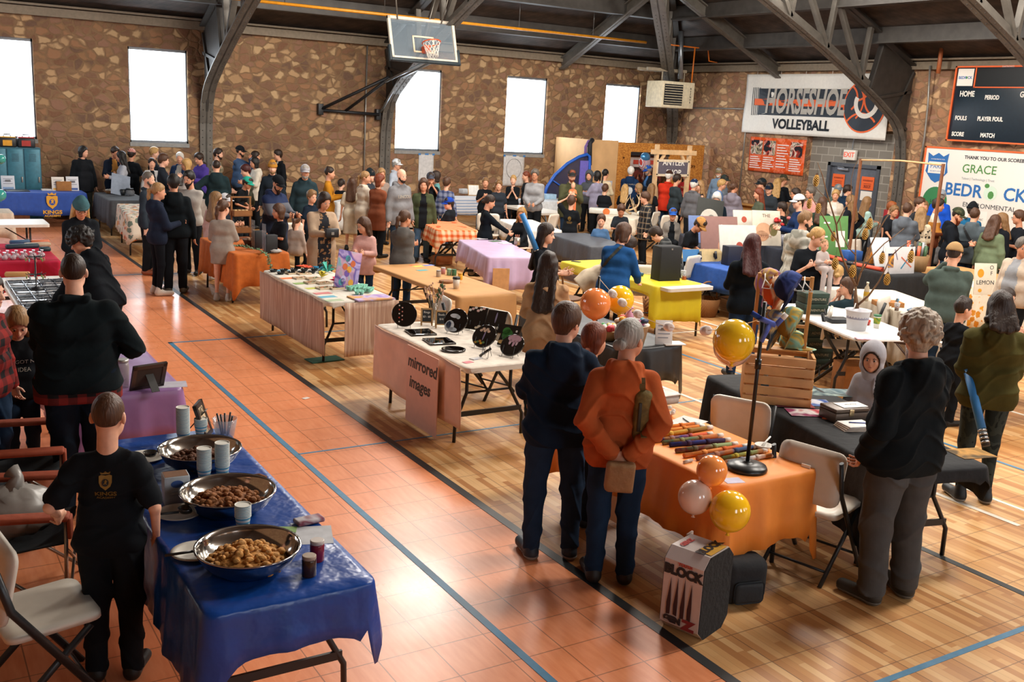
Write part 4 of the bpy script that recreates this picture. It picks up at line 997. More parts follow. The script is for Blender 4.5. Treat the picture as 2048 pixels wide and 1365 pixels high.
# sign frame of the antler stall
g0=at(1311,446,0.0);yA=20.3
pa,pb=onY(1315,289,yA),onY(1380,293,yA)
t=empty('letter_board_sign',(pa.x,yA,0),0,'grey letter board sign hung in a pale timber frame before the shed','sign');PINE=M('#d0ac80',.7,var=.18,scale=6);W_=pb.x-pa.x
for x_ in(0,W_):b=B();b.box(x_-.045,-.045,0,x_+.045,.045,pa.z);b.done('post',PINE,t)
b=B();zc=onY(1316,304,yA).z;b.box(-.2,-.06,zc-.06,W_+.2,.0,zc+.06);b.done('crossbeam',PINE,t)
for a,c_ in(((.06,0,pa.z-.5),(.3,0,pa.z-.2)),((W_-.06,0,pa.z-.55),(W_-.3,0,pa.z-.2))):b=B();b.beam(a,c_,.06,.06);b.done('brace',PINE,t)
z1,z0_=onY(1318,321,yA).z,onY(1316,350,yA).z
b=B();b.box(.02,-.05,z0_,W_-.04,.0,z1);b.done('letter_board',M('#5c5560',.8),t);b=B()
for a in((0,-.06,z1-.03,W_-.02,.02,z1+.03),(0,-.06,z0_-.03,W_-.02,.02,z0_+.03),(0,-.06,z0_,.04,.02,z1),(W_-.06,-.06,z0_,W_-.02,.02,z1)):b.box(*a)
b.done('board_frame',M('#d8c6aa',.6),t);text('lettering','ANTLER',.2,WHITE,t,MN(W_/2,-.055,(z0_+z1)/2+.13),.001,bold=.003);text('lettering','SHOP',.2,WHITE,t,MN(W_/2+.02,-.055,(z0_+z1)/2-.12),.001,bold=.003)
# lockers and the cases on top
LK=M('#2f6a7c',.45,.2)
t=empty('locker_bank',(1.6,WY-.42,0),0,'bank of teal metal lockers against the stone wall under the first window','lockers')
b=B();b.box(-1.0,0,0,1.38,.4,1.6);b.done('body',M('#275a6b',.45,.2),t)
for k in range(7):
 x_=-1.0+k*.34;b=B();b.box(x_+.012,-.018,.08,x_+.328,.0,1.57,.006);d_=b.done('locker_door',LK,t)
 b=B();[b.box(x_+.1,-.022,1.3+q*.03,x_+.24,-.017,1.312+q*.03)for q in range(6)];b.done('vent_slots',M('#1d4856',.5),d_);b=B();b.box(x_+.27,-.04,.85,x_+.30,-.017,.97,.004);b.done('handle',GALV,d_)
for k,(x_,c1,c2)in enumerate(((2.35,'#d89a1c','#1b1b1d'),(2.72,'#a8281e','#1a1c22'))):
 t=empty('tool_case',(x_,WY-.24,1.6),0,('black tool case with yellow lid on the teal lockers','black tool case with red latches on the teal lockers')[k],'case');b=B();b.box(-.17,-.12,0,.17,.12,.2,.02);b.done('body',M(c2,.5),t);b=B();b.box(-.10,-.13,.03,.08,-.118,.15);b.box(-.16,-.10,.2,.16,.1,.225,.01);b.done('lid',M(c1,.5),t);b=B();b.tube([(-.07,0,.22),(-.06,0,.27),(.06,0,.27),(.07,0,.22)],.012);b.done('handle',BLACK,t)

# ------------------------------------------------------------------ tables, cloths, chairs
PLAST=M('#d9d3c8',.45,var=.05);LEGM=M('#2b2a2a',.4,.3)
RECTS=[]
def table(x,y,L,Wd,rz,label,z=.735,mat=None,legs=True):
 """folding table, long axis along local Y"""
 RECTS.append((x,y,Wd/2,L/2,rz));t=empty('folding_table',(x,y,0),rz,label,'table');hw,hl_=Wd/2,L/2
 b=B();b.sm=False;b.prism(rrect(Wd,L,.05),z-.045,z);b.done('tabletop',mat or PLAST,t)
 if legs:
  for e in(-1,1):
   ye=e*(hl_-.28)
   for s_ in(-1,1):
    b=B();b.tube([(s_*(hw-.16),ye,z-.05),(s_*(hw-.16),ye,z-.3),(s_*(hw-.10),ye+e*.02,z-.42),(s_*(hw-.04),ye+e*.03,.2),(s_*(hw-.035),ye+e*.03,0)],.016,8);b.done('leg',LEGM,t)
   b=B();b.box(-hw+.05,ye+e*.03-.008,.23,hw-.05,ye+e*.03+.008,.275);b.done('crossbar',LEGM,t)
   b=B();b.tube([(0,ye,z-.32),(0,e*.25,z-.06)],.011,6);b.tube([(-hw+.16,ye,z-.3),(hw-.16,ye,z-.3)],.011,6);b.done('brace',LEGM,t)
 return t
def cloth(name,x,y,L,Wd,rz,drops,mat,label,z=.739,wav=.018,seed=0,cat='tablecloth',stiff=False,point=.06):
 """cloth over a table; drops = (front, right, back, left) overhang; rounded corners hang a little lower"""
 q=random.Random(seed+11);r=.05;out=[]
 hw,hl_=Wd/2+.006,L/2+.006
 sides=[((-hw+r,-hl_),(hw-r,-hl_),0),((hw,-hl_+r),(hw,hl_-r),1),((hw-r,hl_),(-hw+r,hl_),2),((-hw,hl_-r),(-hw,-hl_+r),3)]
 cor=[(hw-r,-hl_+r,-90),(hw-r,hl_-r,0),(-hw+r,hl_-r,90),(-hw+r,-hl_+r,180)]
 nrm_=[(0,-1),(1,0),(0,1),(-1,0)]
 for i,(a,c_,d)in enumerate(sides):
  Ls=math.hypot(c_[0]-a[0],c_[1]-a[1]);n=max(6,int(Ls/.035))
  for k in range(n):f=k/n;out.append((a[0]+(c_[0]-a[0])*f,a[1]+(c_[1]-a[1])*f,nrm_[i],drops[i]+point*.5*(abs(f-.5)*2)**6,Ls*f))
  cx,cy,a0=cor[i]
  for k in range(5):
   a=math.radians(a0+90*k/5);f=k/5;dd=drops[i]*(1-f)+drops[(i+1)%4]*f
   if min(drops[i],drops[(i+1)%4])>.08:dd=max(drops[i],drops[(i+1)%4])+point*math.sin(PI*f)
   out.append((cx+r*math.cos(a),cy+r*math.sin(a),(math.cos(a),math.sin(a)),dd,0))
 n=len(out);ph=[q.uniform(0,6.3)for _ in range(6)];rows=[0,.03,.12,.25,.45,.7,1.]
 vs,fs=[],[]
 inner=[.92,.6,.3]
 for k_ in inner[::-1]:vs+=[(p[0]*k_,p[1]*k_,z+.002+(.0022*math.sin(p[0]*13*k_+ph[0])*math.sin(p[1]*9*k_+ph[1])))for p in out]
 for f in rows:
  for i,p in enumerate(out):
   s_=i*.035;d=p[3]*f
   w_=wav*f**.8*min(1,p[3]/.25)*(1. +.9*math.sin(s_*11+ph[2])+.7*math.sin(s_*23+ph[3])+.4*math.sin(s_*47+ph[4]))if not stiff else wav*f
   e=.006+max(0,w_)+.02*f*min(1,p[3]/.2)
   vs.append((p[0]+p[2][0]*e*(f>0),p[1]+p[2][1]*e*(f>0),z+.002*(f==0)-d*(1+.03*math.sin(s_*5+ph[5]))-(.004 if f else 0)))
 R_=len(inner)+len(rows)
 c0=len(vs);vs.append((0,0,z+.002));fs+=[(c0,i,(i+1)%n)for i in range(n)]
 for j in range(R_-1):fs+=[(j*n+i,(j+1)*n+i,(j+1)*n+(i+1)%n,j*n+(i+1)%n)for i in range(n)]
 o=pyd(name,vs,fs,mat);o.location=(x,y,0);o.rotation_euler=(0,0,rz);md=o.modifiers.new('s','SOLIDIFY');md.thickness=.0025;md.offset=1
 return tag(o,label,cat)
def chair_proto():
 t=empty('folding_chair',(0,0,0),0,'x','chair');CP=M('#cfc7ba',.4,var=.04);FM=M('#2c2e30',.4,.3)
 def slab(b,w_,d,th,curve,n=8,r=.06):
  pts=rrect(w_,d,r,4);lo,hi=[],[]
  for k in(1.,.7,.35):lo.append([b.b.verts.new((x*k,y*k,curve*(x*k/(w_/2))**2))for x,y in pts]);hi.append([b.b.verts.new((x*k,y*k,th+curve*(x*k/(w_/2))**2))for x,y in pts])
  n=len(pts)
  for A,sgn in((lo,-1),(hi,1)):
   for P_,Q_ in zip(A,A[1:]):
    for i in range(n):f=(P_[i],P_[(i+1)%n],Q_[(i+1)%n],Q_[i]);b.b.faces.new(f if sgn>0 else f[::-1])
   b.b.faces.new(A[-1]if sgn>0 else A[-1][::-1])
  for i in range(n):b.b.faces.new((lo[0][i],lo[0][(i+1)%n],hi[0][(i+1)%n],hi[0][i]))
  for f in b.b.faces:f.smooth=True
 b=B();slab(b,.45,.42,.03,.012);b.xf(T(0,-.02,.43)@Rx(math.radians(-3)));o=b.done('seat',CP,t)
 b=B();slab(b,.46,.36,.022,.03);b.xf(T(0,.205,.70)@Rx(math.radians(102)));o=b.done('backrest',CP,t)
 for s_ in(-1,1):
  b=B();b.tube([(s_*.235,.235,.84),(s_*.235,.17,.60),(s_*.235,-.25,0)],.013,8,flat=1.5);b.done('leg',FM,t)
  b=B();b.tube([(s_*.21,-.17,.43),(s_*.21,.27,0)],.013,8,flat=1.5);b.done('leg',FM,t)
 for q in((.235,-.17,.115),(.21,.19,.08)):b=B();b.tube([(-q[0],q[1],q[2]),q],.009,6);b.done('crossbar',FM,t)
 b=B();b.box(-.03,.222,.74,.03,.231,.765);b.done('label_plate',M('#e6e0d6',.4),t)
 return t
CH0=chair_proto();ch_used=False
def chair(x,y,deg,label,group='white folding chairs',z=0):
 """deg: direction the sitter faces, 0 = towards -Y (down the hall), counter-clockwise"""
 global ch_used
 if not ch_used:o=CH0;ch_used=True
 else:o=copy_tree(CH0)
 o.location=(x,y,z);o.rotation_euler=(0,0,math.radians(deg));o['label']=label;o['group']=group;return o

# ------------------------------------------------------------------ the stalls: tables and cloths
TZ=.742  # on a covered table top
R=math.radians
def ring(label,cat,name,px,z,grp=None,rz=0.):return empty(name,at(px[0],px[1],z),rz,label,cat,grp)
BLUEC=M('#114291',.3,spec=.45,var=.12,scale=7,bump=.7)
table(1.40,5.11,2.44,.76,0,'long folding table under the shiny blue plastic cloth with the food bowls')
cloth('tablecloth',1.40,5.11,2.44,.76,0,(.22,.2,.12,.42),BLUEC,'shiny royal blue plastic tablecloth under the three steel bowls',wav=.012,seed=1,point=.2)
table(1.40,8.3,1.83,.76,0,'folding table under the lavender plastic cloth with picture frames');PURP=M('#8f6a9c',.35,spec=.5,var=.1,scale=5,bump=.2)
cloth('tablecloth',1.40,8.3,1.83,.76,0,(.36,.2,.1,.45),PURP,'lavender plastic tablecloth behind the dark jacket man',wav=.012,seed=2,point=.08)
table(1.42,11.45,2.44,.76,0,'white folding table with the glossy jewellery trays')
table(1.45,14.6,1.75,.76,0,'folding table under the red and pink cloth');cloth('tablecloth',1.45,14.6,1.75,.76,0,(.34,.2,.1,.3),pattern('marble','#b3203a','#c4284a','#a81c30'),'red and pink tablecloth with small wrapped goods',seed=3)
table(1.32,18.12,1.83,.8,R(90),'bare white folding table near the left wall')
table(.95,19.75,1.83,.75,R(90),'folding table with a pale wood-grain cloth by the left wall');cloth('tablecloth',.95,19.75,1.83,.75,R(90),(.5,.5,.4,.4),M('#c9b8a4',.8),'pale beige cloth on the table by the teal balloons',seed=4)
table(2.75,23.55,1.83,.75,R(90),'folding table under the blue academy cloth');KC=cloth('tablecloth',2.75,23.55,1.83,.75,R(90),(.3,.35,.4,.46),M('#20489c',.7),'royal blue cloth with a gold shield emblem by the teal lockers',seed=5,wav=.01)
GOLD=M('#d9a02c',.6,var=0)
ko=lambda x,z,y=-.03:MN(x,23.17+y,z)
def logo(parent,mw,s,proj=None,words=True,gold=None,dark='#20489c'):
 gm=gold or GOLD
 o1=poly('shield_emblem',heart_shield(.23*s),gm,parent,mw,.0015);o2=poly('shield_emblem',[(x,y)for x,y in circ(0,0,.062*s,.07*s)],M(dark,.7,var=0),parent,mw@T(0,.0,.0016),.001)
 o3=poly('crown_emblem',[(x*.2*s,y*.2*s+.155*s)for x,y in((-.4,0),(-.45,.25),(-.2,.12),(0,.3),(.2,.12),(.45,.25),(.4,0))],gm,parent,mw,.0015);o4=poly('lion_emblem',[(x*.1*s,y*.1*s)for x,y in((-.4,-.3),(-.1,.1),(-.3,.4),(.1,.6),(.4,.3),(.2,0),(.4,-.4),(.1,-.2))],gm,parent,mw@T(0,0,.003),.001)
 L=[o1,o2,o3,o4]
 if words:L+=[text('lettering','KINGS',.11*s,gm,parent,mw@T(0,-.225*s,0),.0008,bold=.004*s,sx=1.25),text('lettering','ACADEMY',.06*s,gm,parent,mw@T(0,-.305*s,0),.0008,bold=.002*s,sx=1.2)]
 if proj is not None:
  for o,f in zip(L,(.004,.007,.004,.009,.004,.004)):lay(o.data,proj,mw,f)
t=empty('cloth_emblem',(0,0,0));bpy.data.objects.remove(t)
for o in[KC]:pass
inv=(Matrix.Translation((2.75,23.55,0))@Rz(R(90))).inverted()
logo(KC,inv@MN(2.98,23.12,.56),.95)
table(4.25,22.5,1.83,.76,0,'folding table under the charcoal cloth beside the black jacket woman');cloth('tablecloth',4.25,22.5,1.83,.76,0,(.45,.3,.3,.5),M('#3a3c40',.8),'charcoal cloth on the table with a bread basket',seed=6)
table(4.15,19.85,2.2,.76,R(-6),'folding table under the floral cloth');cloth('tablecloth',4.15,19.85,2.2,.76,R(-6),(.42,.3,.3,.44),pattern('floral','#cfc4b4','#b85a34','#c98a3a','#6a7a70'),'cream floral cloth with orange flowers',seed=7)
table(4.51,14.85,1.83,.78,0,'folding table under the burnt orange cloth');cloth('tablecloth',4.51,14.85,1.83,.78,0,(.44,.3,.2,.46),M('#b9601c',.85,bump=.3),'burnt orange tablecloth with greenery garland',wav=.03,seed=8,point=.18)
table(4.465,11.37,2.26,.80,0,'folding table under the brown striped fringe cloths');STRC=N('mat_striped');x,y,z=STRC.xyz(STRC.obj())
nz=STRC.n('TexNoise',Scale=1.,Detail=4.,Vector=STRC.n('Mapping',Vector=STRC.obj(),i3=(34.,34.,1.2)));STRC.P(Base_Color=STRC.ramp(nz.outputs[0],[(.36,lin('#a88672')),(.5,lin('#bc9c88')),(.62,lin('#c9ae98')),(.7,lin('#e2d4c4'))]),Roughness=.9);STRC.bump(nz.outputs[0],.4,.02);STRC=STRC.m
table_top_cloth=cloth('tablecloth',4.465,11.37,2.24,.80,0,(.04,.04,.03,.04),M('#cfc9bd',.7),'white cloth across the top of the egg carton table',seed=9,z=.738)
for k,(x_,y_,w_,mwz,lb)in enumerate(((4.03,11.38,2.22,None,'brown striped cloth hanging along the aisle side of the egg carton table'),(4.55,10.20,.66,1,'brown striped cloth with white lines hanging on the end of the egg carton table'))):
 mw=ME(0,0,0)if mwz is None else MN(0,0,0)
 o=sheet('hanging_cloth',w_,.61,STRC,None,.018,60,8,k+4,mw,.004);o.location=(x_-(.02 if mwz is None else 0),y_-(0 if mwz is None else 0.02),.43);tag(o,lb,'cloth')
KRAFT=M('#c08d56',.75,var=.07,scale=4,bump=.25)
table(6.03,11.37,2.44,.80,0,'folding table under the brown kraft paper');cloth('paper_cover',6.03,11.37,2.44,.80,0,(.55,.2,.1,.04),KRAFT,'brown kraft paper cover with the coffee cup and jars',wav=.008,seed=10,point=.02)
table(4.475,8.08,1.83,.77,0,'white folding table with black resin trays and pink hanging cloth');PINKC=M('#e6c2ac',.8,var=.08,bump=.3,scale=5)
cloth('tablecloth',4.475,8.10,1.83,.77,0,(.015,.02,.1,.02),M('#ddd2c4',.8),'cream cloth under the black resin trays',seed=11,z=.738)
o=sheet('hanging_cloth',1.82,.56,PINKC,None,.022,60,10,9,ME(0,0,0),.004);o.location=(4.045,8.1,.465);tag(o,'pink cloth hanging along the side of the resin tray table','cloth')
t=empty('poster_board',(4.005,7.83,.38),0,'pink poster board with black handwriting mirrored images hanging on the cloth','poster');mw=ME(0,0,0)
poly('board',rc(-.31,-.36,.31,.36),M('#e4bca8',.75,var=.03),t,mw,.006);text('lettering','mirrored',.155,BLACK,t,mw@T(0,.22,.007),.001,bold=.004,shear=.15);text('lettering','images',.155,BLACK,t,mw@T(-.04,.03,.007),.001,bold=.004,shear=.15)
LAV=M('#b9a0bf',.45,var=.06,bump=.2,scale=5)
table(8.35,13.85,2.0,.80,R(-16),'folding table under the pale lilac plastic cloth');cloth('tablecloth',8.35,13.85,2.0,.80,R(-16),(.5,.3,.2,.3),LAV,'pale lilac plastic tablecloth where the girl in sweatpants reaches',wav=.03,seed=12,point=.15)
table(12.9,19.8,1.83,.78,0,'bare white folding table in the middle holding a tumbler and iced drink')
GING=pattern('plaid','#d8652c','#e8c8a4','#c8481c')
table(9.1,17.05,1.9,.76,R(-14),'folding table under the orange gingham cloth');cloth('tablecloth',9.1,17.05,1.9,.76,R(-14),(.2,.2,.2,.28),GING,'orange gingham cloth behind the green jacket woman',seed=13,point=.15)
table(12.6,22.6,1.83,.76,R(90),'folding table under the blue striped cloth with a tablet stand');cloth('tablecloth',12.6,22.6,1.83,.76,R(90),(.3,.4,.3,.4),pattern('stripe','#8c9cb4','#c8c8cc'),'blue and white striped cloth along the window wall',seed=14)
YEL=M('#c9b716',.6,var=.06,bump=.3,scale=5)
table(9.05,11.15,2.44,.80,0,'white folding table partly under the lime yellow cloth');cloth('tablecloth',9.0,11.25,2.25,.80,0,(.48,.1,.2,.12),YEL,'lime yellow cloth with the black display case',wav=.015,seed=15,point=.1)
table(11.1,10.9,1.83,.80,0,'folding table under the bright blue cloth with the skateboard');cloth('tablecloth',11.1,10.9,1.83,.80,0,(.32,.3,.3,.34),M('#1e4f9e',.75,bump=.3),'bright blue cloth under the painted boards and skateboard',seed=16)
BLKP=M('#1b1d20',.35,var=.1,bump=.3,scale=5)
table(6.2,8.2,1.83,.76,0,'folding table under the black plastic cloth with the toy bucket');cloth('tablecloth',6.2,8.2,1.83,.76,0,(.34,.3,.2,.3),BLKP,'black plastic tablecloth behind the orange hoodie person',wav=.015,seed=17,point=.22)
ORC=M('#ea8a32',.6,var=.07,bump=.35,scale=5)
table(4.56,5.03,1.83,.78,0,'folding table under the orange cloth with the painted tubes');OC=cloth('tablecloth',4.56,5.03,1.83,.78,0,(.42,.25,.05,.40),ORC,'orange plastic tablecloth with the painted tubes and balloons',wav=.02,seed=18,point=.2)
t=empty('poster_board',(4.12,5.22,.45),0,'pale paper poster with marker drawing taped on the side of the orange table','poster');mw=ME(0,0,0)
poly('paper',rc(-.23,-.30,.23,.26),M('#cf9a68',.8,var=.04),t,mw,.004);text('lettering','MALLOW',.12,M('#3a2c22',.7,var=0),t,mw@T(0,.15,.005),.0008);poly('drawn_tube',[(-.16,.0),(.14,-.07),(.14,-.11),(-.16,-.04)],M('#6f6a3a',.7),t,mw@T(0,0,.004),.001);poly('drawn_box',rc(-.12,-.27,.02,-.2),M('#b8a09c',.7),t,mw@T(0,0,.004),.001);text('lettering','3.2',.05,BLACK,t,mw@T(-.05,-.235,.006),.0005)
for k in range(2):q=empty('fairy_light',(4.11,5.25-k*.22+.1,.66-k*.05),0,'tiny warm fairy light on the edge of the orange table','light','fairy lights on the orange table');b=B();b.sphere((0,0,0),.011,n=8);b.done('bulb',M('#ffd890',.3,emit=3.),q)
BLKC=M('#17191c',.9,var=.2,bump=.3)
table(6.02,4.95,2.44,.78,R(-14),'folding table under the black cloth with the wooden crate');cloth('tablecloth',6.02,4.95,2.44,.78,R(-14),(.08,.2,.42,.5),BLKC,'black cloth under the wooden crate and cash box',seed=19,point=.12)
table(9.35,7.72,1.83,.78,R(-20),'white folding table with the branch tree bucket');o=cloth('paper_cover',9.33,7.62,1.98,.82,R(-20),(.015,.02,.02,.02),M('#dcdad6',.7),'white paper sheet under the branch tree bucket',seed=20,stiff=True,wav=.004,point=0)
CREAM=M('#cfc5b4',.85,bump=.4,scale=6)
pQ=at(1802,604,.74);table(pQ.x,pQ.y,1.83,.76,R(-24),'folding table under the cream cloth behind the tree bucket');cloth('tablecloth',pQ.x,pQ.y,1.83,.76,R(-24),(.66,.4,.4,.66),CREAM,'cream floor length cloth behind the tree bucket table',seed=21)
table(13.62,10.9,2.1,.80,R(-4),'folding table under the long black cloth with foam swords');cloth('tablecloth',13.62,10.9,2.1,.80,R(-4),(.62,.4,.4,.62),BLKC,'long black cloth on the foam sword stall',seed=22)
table(14.9,9.55,1.83,.8,R(-10),'folding table under kraft paper right of the foam sword stall');cloth('paper_cover',14.9,9.55,1.83,.8,R(-10),(.2,.2,.1,.2),KRAFT,'kraft paper cover behind the denim jacket man',seed=23,wav=.006)
LEM=pattern('floral','#ddd6c4','#d89a2c','#5f7a3c','#c8862a')
pL=at(2022,580,.74);table(pL.x,pL.y,1.83,.8,R(-18),'folding table under the lemon print cloth');cloth('tablecloth',pL.x,pL.y,1.83,.8,R(-18),(.6,.3,.3,.6),LEM,'cream cloth printed with lemons and leaves',seed=24)
table(14.5,18.4,1.83,.8,R(-50),'folding table in front of the antler sign');cloth('tablecloth',14.5,18.4,1.83,.8,R(-50),(.3,.3,.3,.3),M('#c8bfae',.8),'pale cloth under the antlers and white tray',seed=25)
table(10.7,14.6,1.83,.8,R(-10),'folding table under the dark grey plastic cloth');cloth('tablecloth',10.7,14.6,1.83,.8,R(-10),(.4,.3,.3,.4),M('#42454c',.5,bump=.2),'dark grey plastic cloth by the boy in mustard shorts',seed=26)
pB=at(672,402,.74);table(pB.x+.3,pB.y+.6,1.83,.8,0,'folding table under the white cloth with bunting');cloth('tablecloth',pB.x+.3,pB.y+.6,1.83,.8,0,(.6,.3,.3,.6),M('#d2d2d0',.8),'white cloth with pale bunting behind the cardigan woman',seed=27)
pC=at(1050,452,.74);table(pC.x+.2,pC.y+.2,1.83,.75,R(-14),'folding table under the white cloth behind the flower headband girl');cloth('tablecloth',pC.x+.2,pC.y+.2,1.83,.75,R(-14),(.35,.3,.3,.35),M('#d8d5d0',.7),'white cloth behind the flower headband girl',seed=28)
pD=at(1100,402,.74);table(pD.x+.2,pD.y+.2,1.83,.75,R(90),'folding table under the pale cloth by the golf net');cloth('tablecloth',pD.x+.2,pD.y+.2,1.83,.75,R(90),(.3,.3,.3,.3),M('#c4c8cc',.7),'pale grey cloth by the blue golf net',seed=29)
NVC=M('#1c2230',.85)
for k,(x_,y_,L_,r_,lb)in enumerate(((12.0,12.25,2.0,-34,'in front of the mauve and white boards'),(13.1,14.05,2.1,-34,'under the dark moon board'),(14.25,13.45,1.5,-14,'under the arched and rush boards'))):table(x_,y_,L_,.8,R(r_),'folding table '+lb);cloth('tablecloth',x_,y_,L_,.8,R(r_),(.5,.3,.3,.5),NVC,'navy cloth on the art stall table '+lb,seed=30+k)
pE=at(2040,735,.74);table(pE.x+1.0,pE.y+.45,1.83,.78,R(72),'grey folding table at the right edge behind the olive hoodie woman')
pF=at(795,415,.74);table(pF.x+.2,pF.y+.8,1.83,.78,R(0),'folding table under the white cloth behind the green jacket woman');cloth('tablecloth',pF.x+.2,pF.y+.8,1.83,.78,0,(.3,.3,.3,.3),M('#bfc4c8',.7),'white cloth stacked with sample jars behind the green jacket woman',seed=31)
pG=at(350,398,.74);table(pG.x+.2,pG.y+.5,1.83,.76,0,'folding table under the plum cloth at the far left stalls');cloth('tablecloth',pG.x+.2,pG.y+.5,1.83,.76,0,(.4,.3,.3,.4),M('#a89a90',.8),'pale brown cloth behind the bearded grey shirt man',seed=32)

# ------------------------------------------------------------------ chairs
def chat(px,py,deg,label,z=.45,**k):p=at(px,py,z);return chair(p.x,p.y,deg,label,**k)
chat(78,1225,98,'white folding chair at the lower left beside the camp chairs')
chair(5.22,5.15,-62,'white folding chair facing out beside the black pole on the orange table');chair(5.12,4.22,105,'white folding chair seen from behind at the near end of the black table')
chair(5.18,8.75,-70,'white folding chair showing its tall back behind the speckled round tray');chair(5.3,9.6,80,'white folding chair tucked against the kraft paper table')
chat(590,497,10,'beige folding chair between the orange table and the cardigan woman');chat(1400,568,20,'white folding chair at the end of the lime yellow table');chat(1290,585,150,'white folding chair half under the lime yellow cloth')
chat(1650,632,160,'white folding chair behind the green boxes');chat(1738,657,-160,'white folding chair by the boy with the spoon',group='white folding chairs');chat(1680,690,40,'white folding chair under the tree bucket table')
chat(1322,462,30,'white folding chair left of the boy in the blue cap');chat(1345,470,0,'white folding chair under the boy in the blue cap');chat(975,470,-30,'white folding chair behind the girl in sweatpants');chat(905,470,40,'white folding chair behind the blue cap boy');chat(1690,520,180,'white folding chair below the green board');chat(1580,510,150,'white folding chair beside the rush art board');chat(1118,470,30,'white folding chair near the man holding the baby')
# brown metal chair
t=empty('metal_chair',at(1816,755,.0),R(-150),'brown metal folding chair beside the curly grey haired person','chair');BR=M('#4a3226',.45,.2)
b=B();b.prism(rrect(.42,.40,.05),.43,.455);b.done('seat',BR,t);b=B();b.prism(rrect(.44,.34,.1),-.012,.012);b.xf(T(0,.22,.72)@Rx(R(100)));b.done('backrest',BR,t)
for s_ in(-1,1):
 b=B();b.tube([(s_*.23,.25,.84),(s_*.23,.16,.45),(s_*.23,-.22,0)],.013,7);b.done('leg',BR,t);b=B();b.tube([(s_*.2,-.16,.43),(s_*.2,.27,0)],.013,7);b.done('leg',BR,t)
# camp chairs
RUST=M('#8f3d20',.8,bump=.3);DKF=M('#1a2226',.85,bump=.3);STL=M('#9a958c',.3,.8)
def campchair(x,y,rz,label):
 t=empty('camp_chair',(x,y,0),rz,label,'chair','red camp chairs')
 def panel(name,pts,mat,nx=8,sag=.05):
  a,b_,c_,d_=[Vector(p)for p in pts];vs=[]
  for j in range(nx+1):
   for i in range(nx+1):u,v=i/nx,j/nx;p=a*(1-u)*(1-v)+b_*u*(1-v)+c_*u*v+d_*(1-u)*v;vs.append(p+Vector((0,0,-sag*math.sin(PI*u)*math.sin(PI*v))))
  o=pyd(name,vs,[(j*(nx+1)+i,j*(nx+1)+i+1,(j+1)*(nx+1)+i+1,(j+1)*(nx+1)+i)for j in range(nx)for i in range(nx)],mat,t);md=o.modifiers.new('s','SOLIDIFY');md.thickness=.008
 panel('seat',((-.27,-.26,.44),(.27,-.26,.44),(.25,.22,.36),(-.25,.22,.36)),DKF,sag=.08);panel('backrest',((-.27,.2,.42),(.27,.2,.42),(.29,.34,.92),(-.29,.34,.92)),DKF,sag=-.0)
 b=B();b.box(-.3,.31,.80,.3,.36,.93,.02);b.done('back_band',RUST,t)
 for s_ in(-1,1):
  b=B();b.box(s_*.33-.05,-.3,.60,s_*.33+.05,.30,.635,.015);b.done('armrest',RUST,t);b=B();b.box(s_*.33-.045,-.31,.5,s_*.33+.045,-.29,.62,.008);b.done('arm_pocket',RUST,t)
  for p in(((s_*.33,-.28,.62),(s_*.31,-.26,0)),((s_*.31,.3,.9),(s_*.33,.26,0)),((s_*.31,-.26,.04),(s_*.3,.25,.42))):b=B();b.tube(p,.011,7);b.done('leg',STL,t)
 for p in(((-.3,-.27,.05),(.3,-.27,.42)),((.3,-.27,.05),(-.3,-.27,.42)),((-.3,.26,.05),(.3,.26,.42))):b=B();b.tube(p,.009,7);b.done('cross_strut',STL,t)
 return t
pk=at(48,1085,0.3);campchair(pk.x-.02,pk.y-.1,R(75),'dark red camp chair nearest the boy, holding a grey bag');campchair(pk.x+.08,pk.y+1.0,R(80),'dark red camp chair behind the other camp chair')
t=empty('plastic_bag',(pk.x-.05,pk.y-.1,.40),0,'crumpled grey white bag on the nearer camp chair','bag');b=B();b.sphere((0,0,.14),.2,1.1,.85,.75,22,.09);b.tube([(0,0,.25),(.03,.02,.33),(.0,.05,.36)],[.07,.03,.05],8);b.done('bag',M('#8f8b86',.35),t)
# baskets under tables
WICK=N('mat_wicker');ck=WICK.n('TexWave',Scale=30.,Distortion=2.,Vector=WICK.obj());WICK.P(Base_Color=WICK.ramp(ck.outputs[1],[(.2,lin('#6b4422')),(.8,lin('#a5713c'))]),Roughness=.8);WICK.bump(ck.outputs[1],.6,.01);WICK=WICK.m
for px,lb,r_ in(((1308,632),'brown wicker basket with tall handle under the lime yellow table',.2),((1410,632),'wicker basket under the blue cloth table',.22)):
 t=empty('wicker_basket',at(px[0],px[1],0),0,lb,'basket');b=B();b.lathe([(r_*.75,0),(r_,.28),(r_*.95,.28),(r_*.72,.02)],(0,0,0),20);b.done('basket_body',WICK,t);b=B();b.tube([(r_*.95*math.cos(a),0,.27+.26*math.sin(a))for a in np.linspace(0,PI,12)],.012,6);b.done('handle',WICK,t)
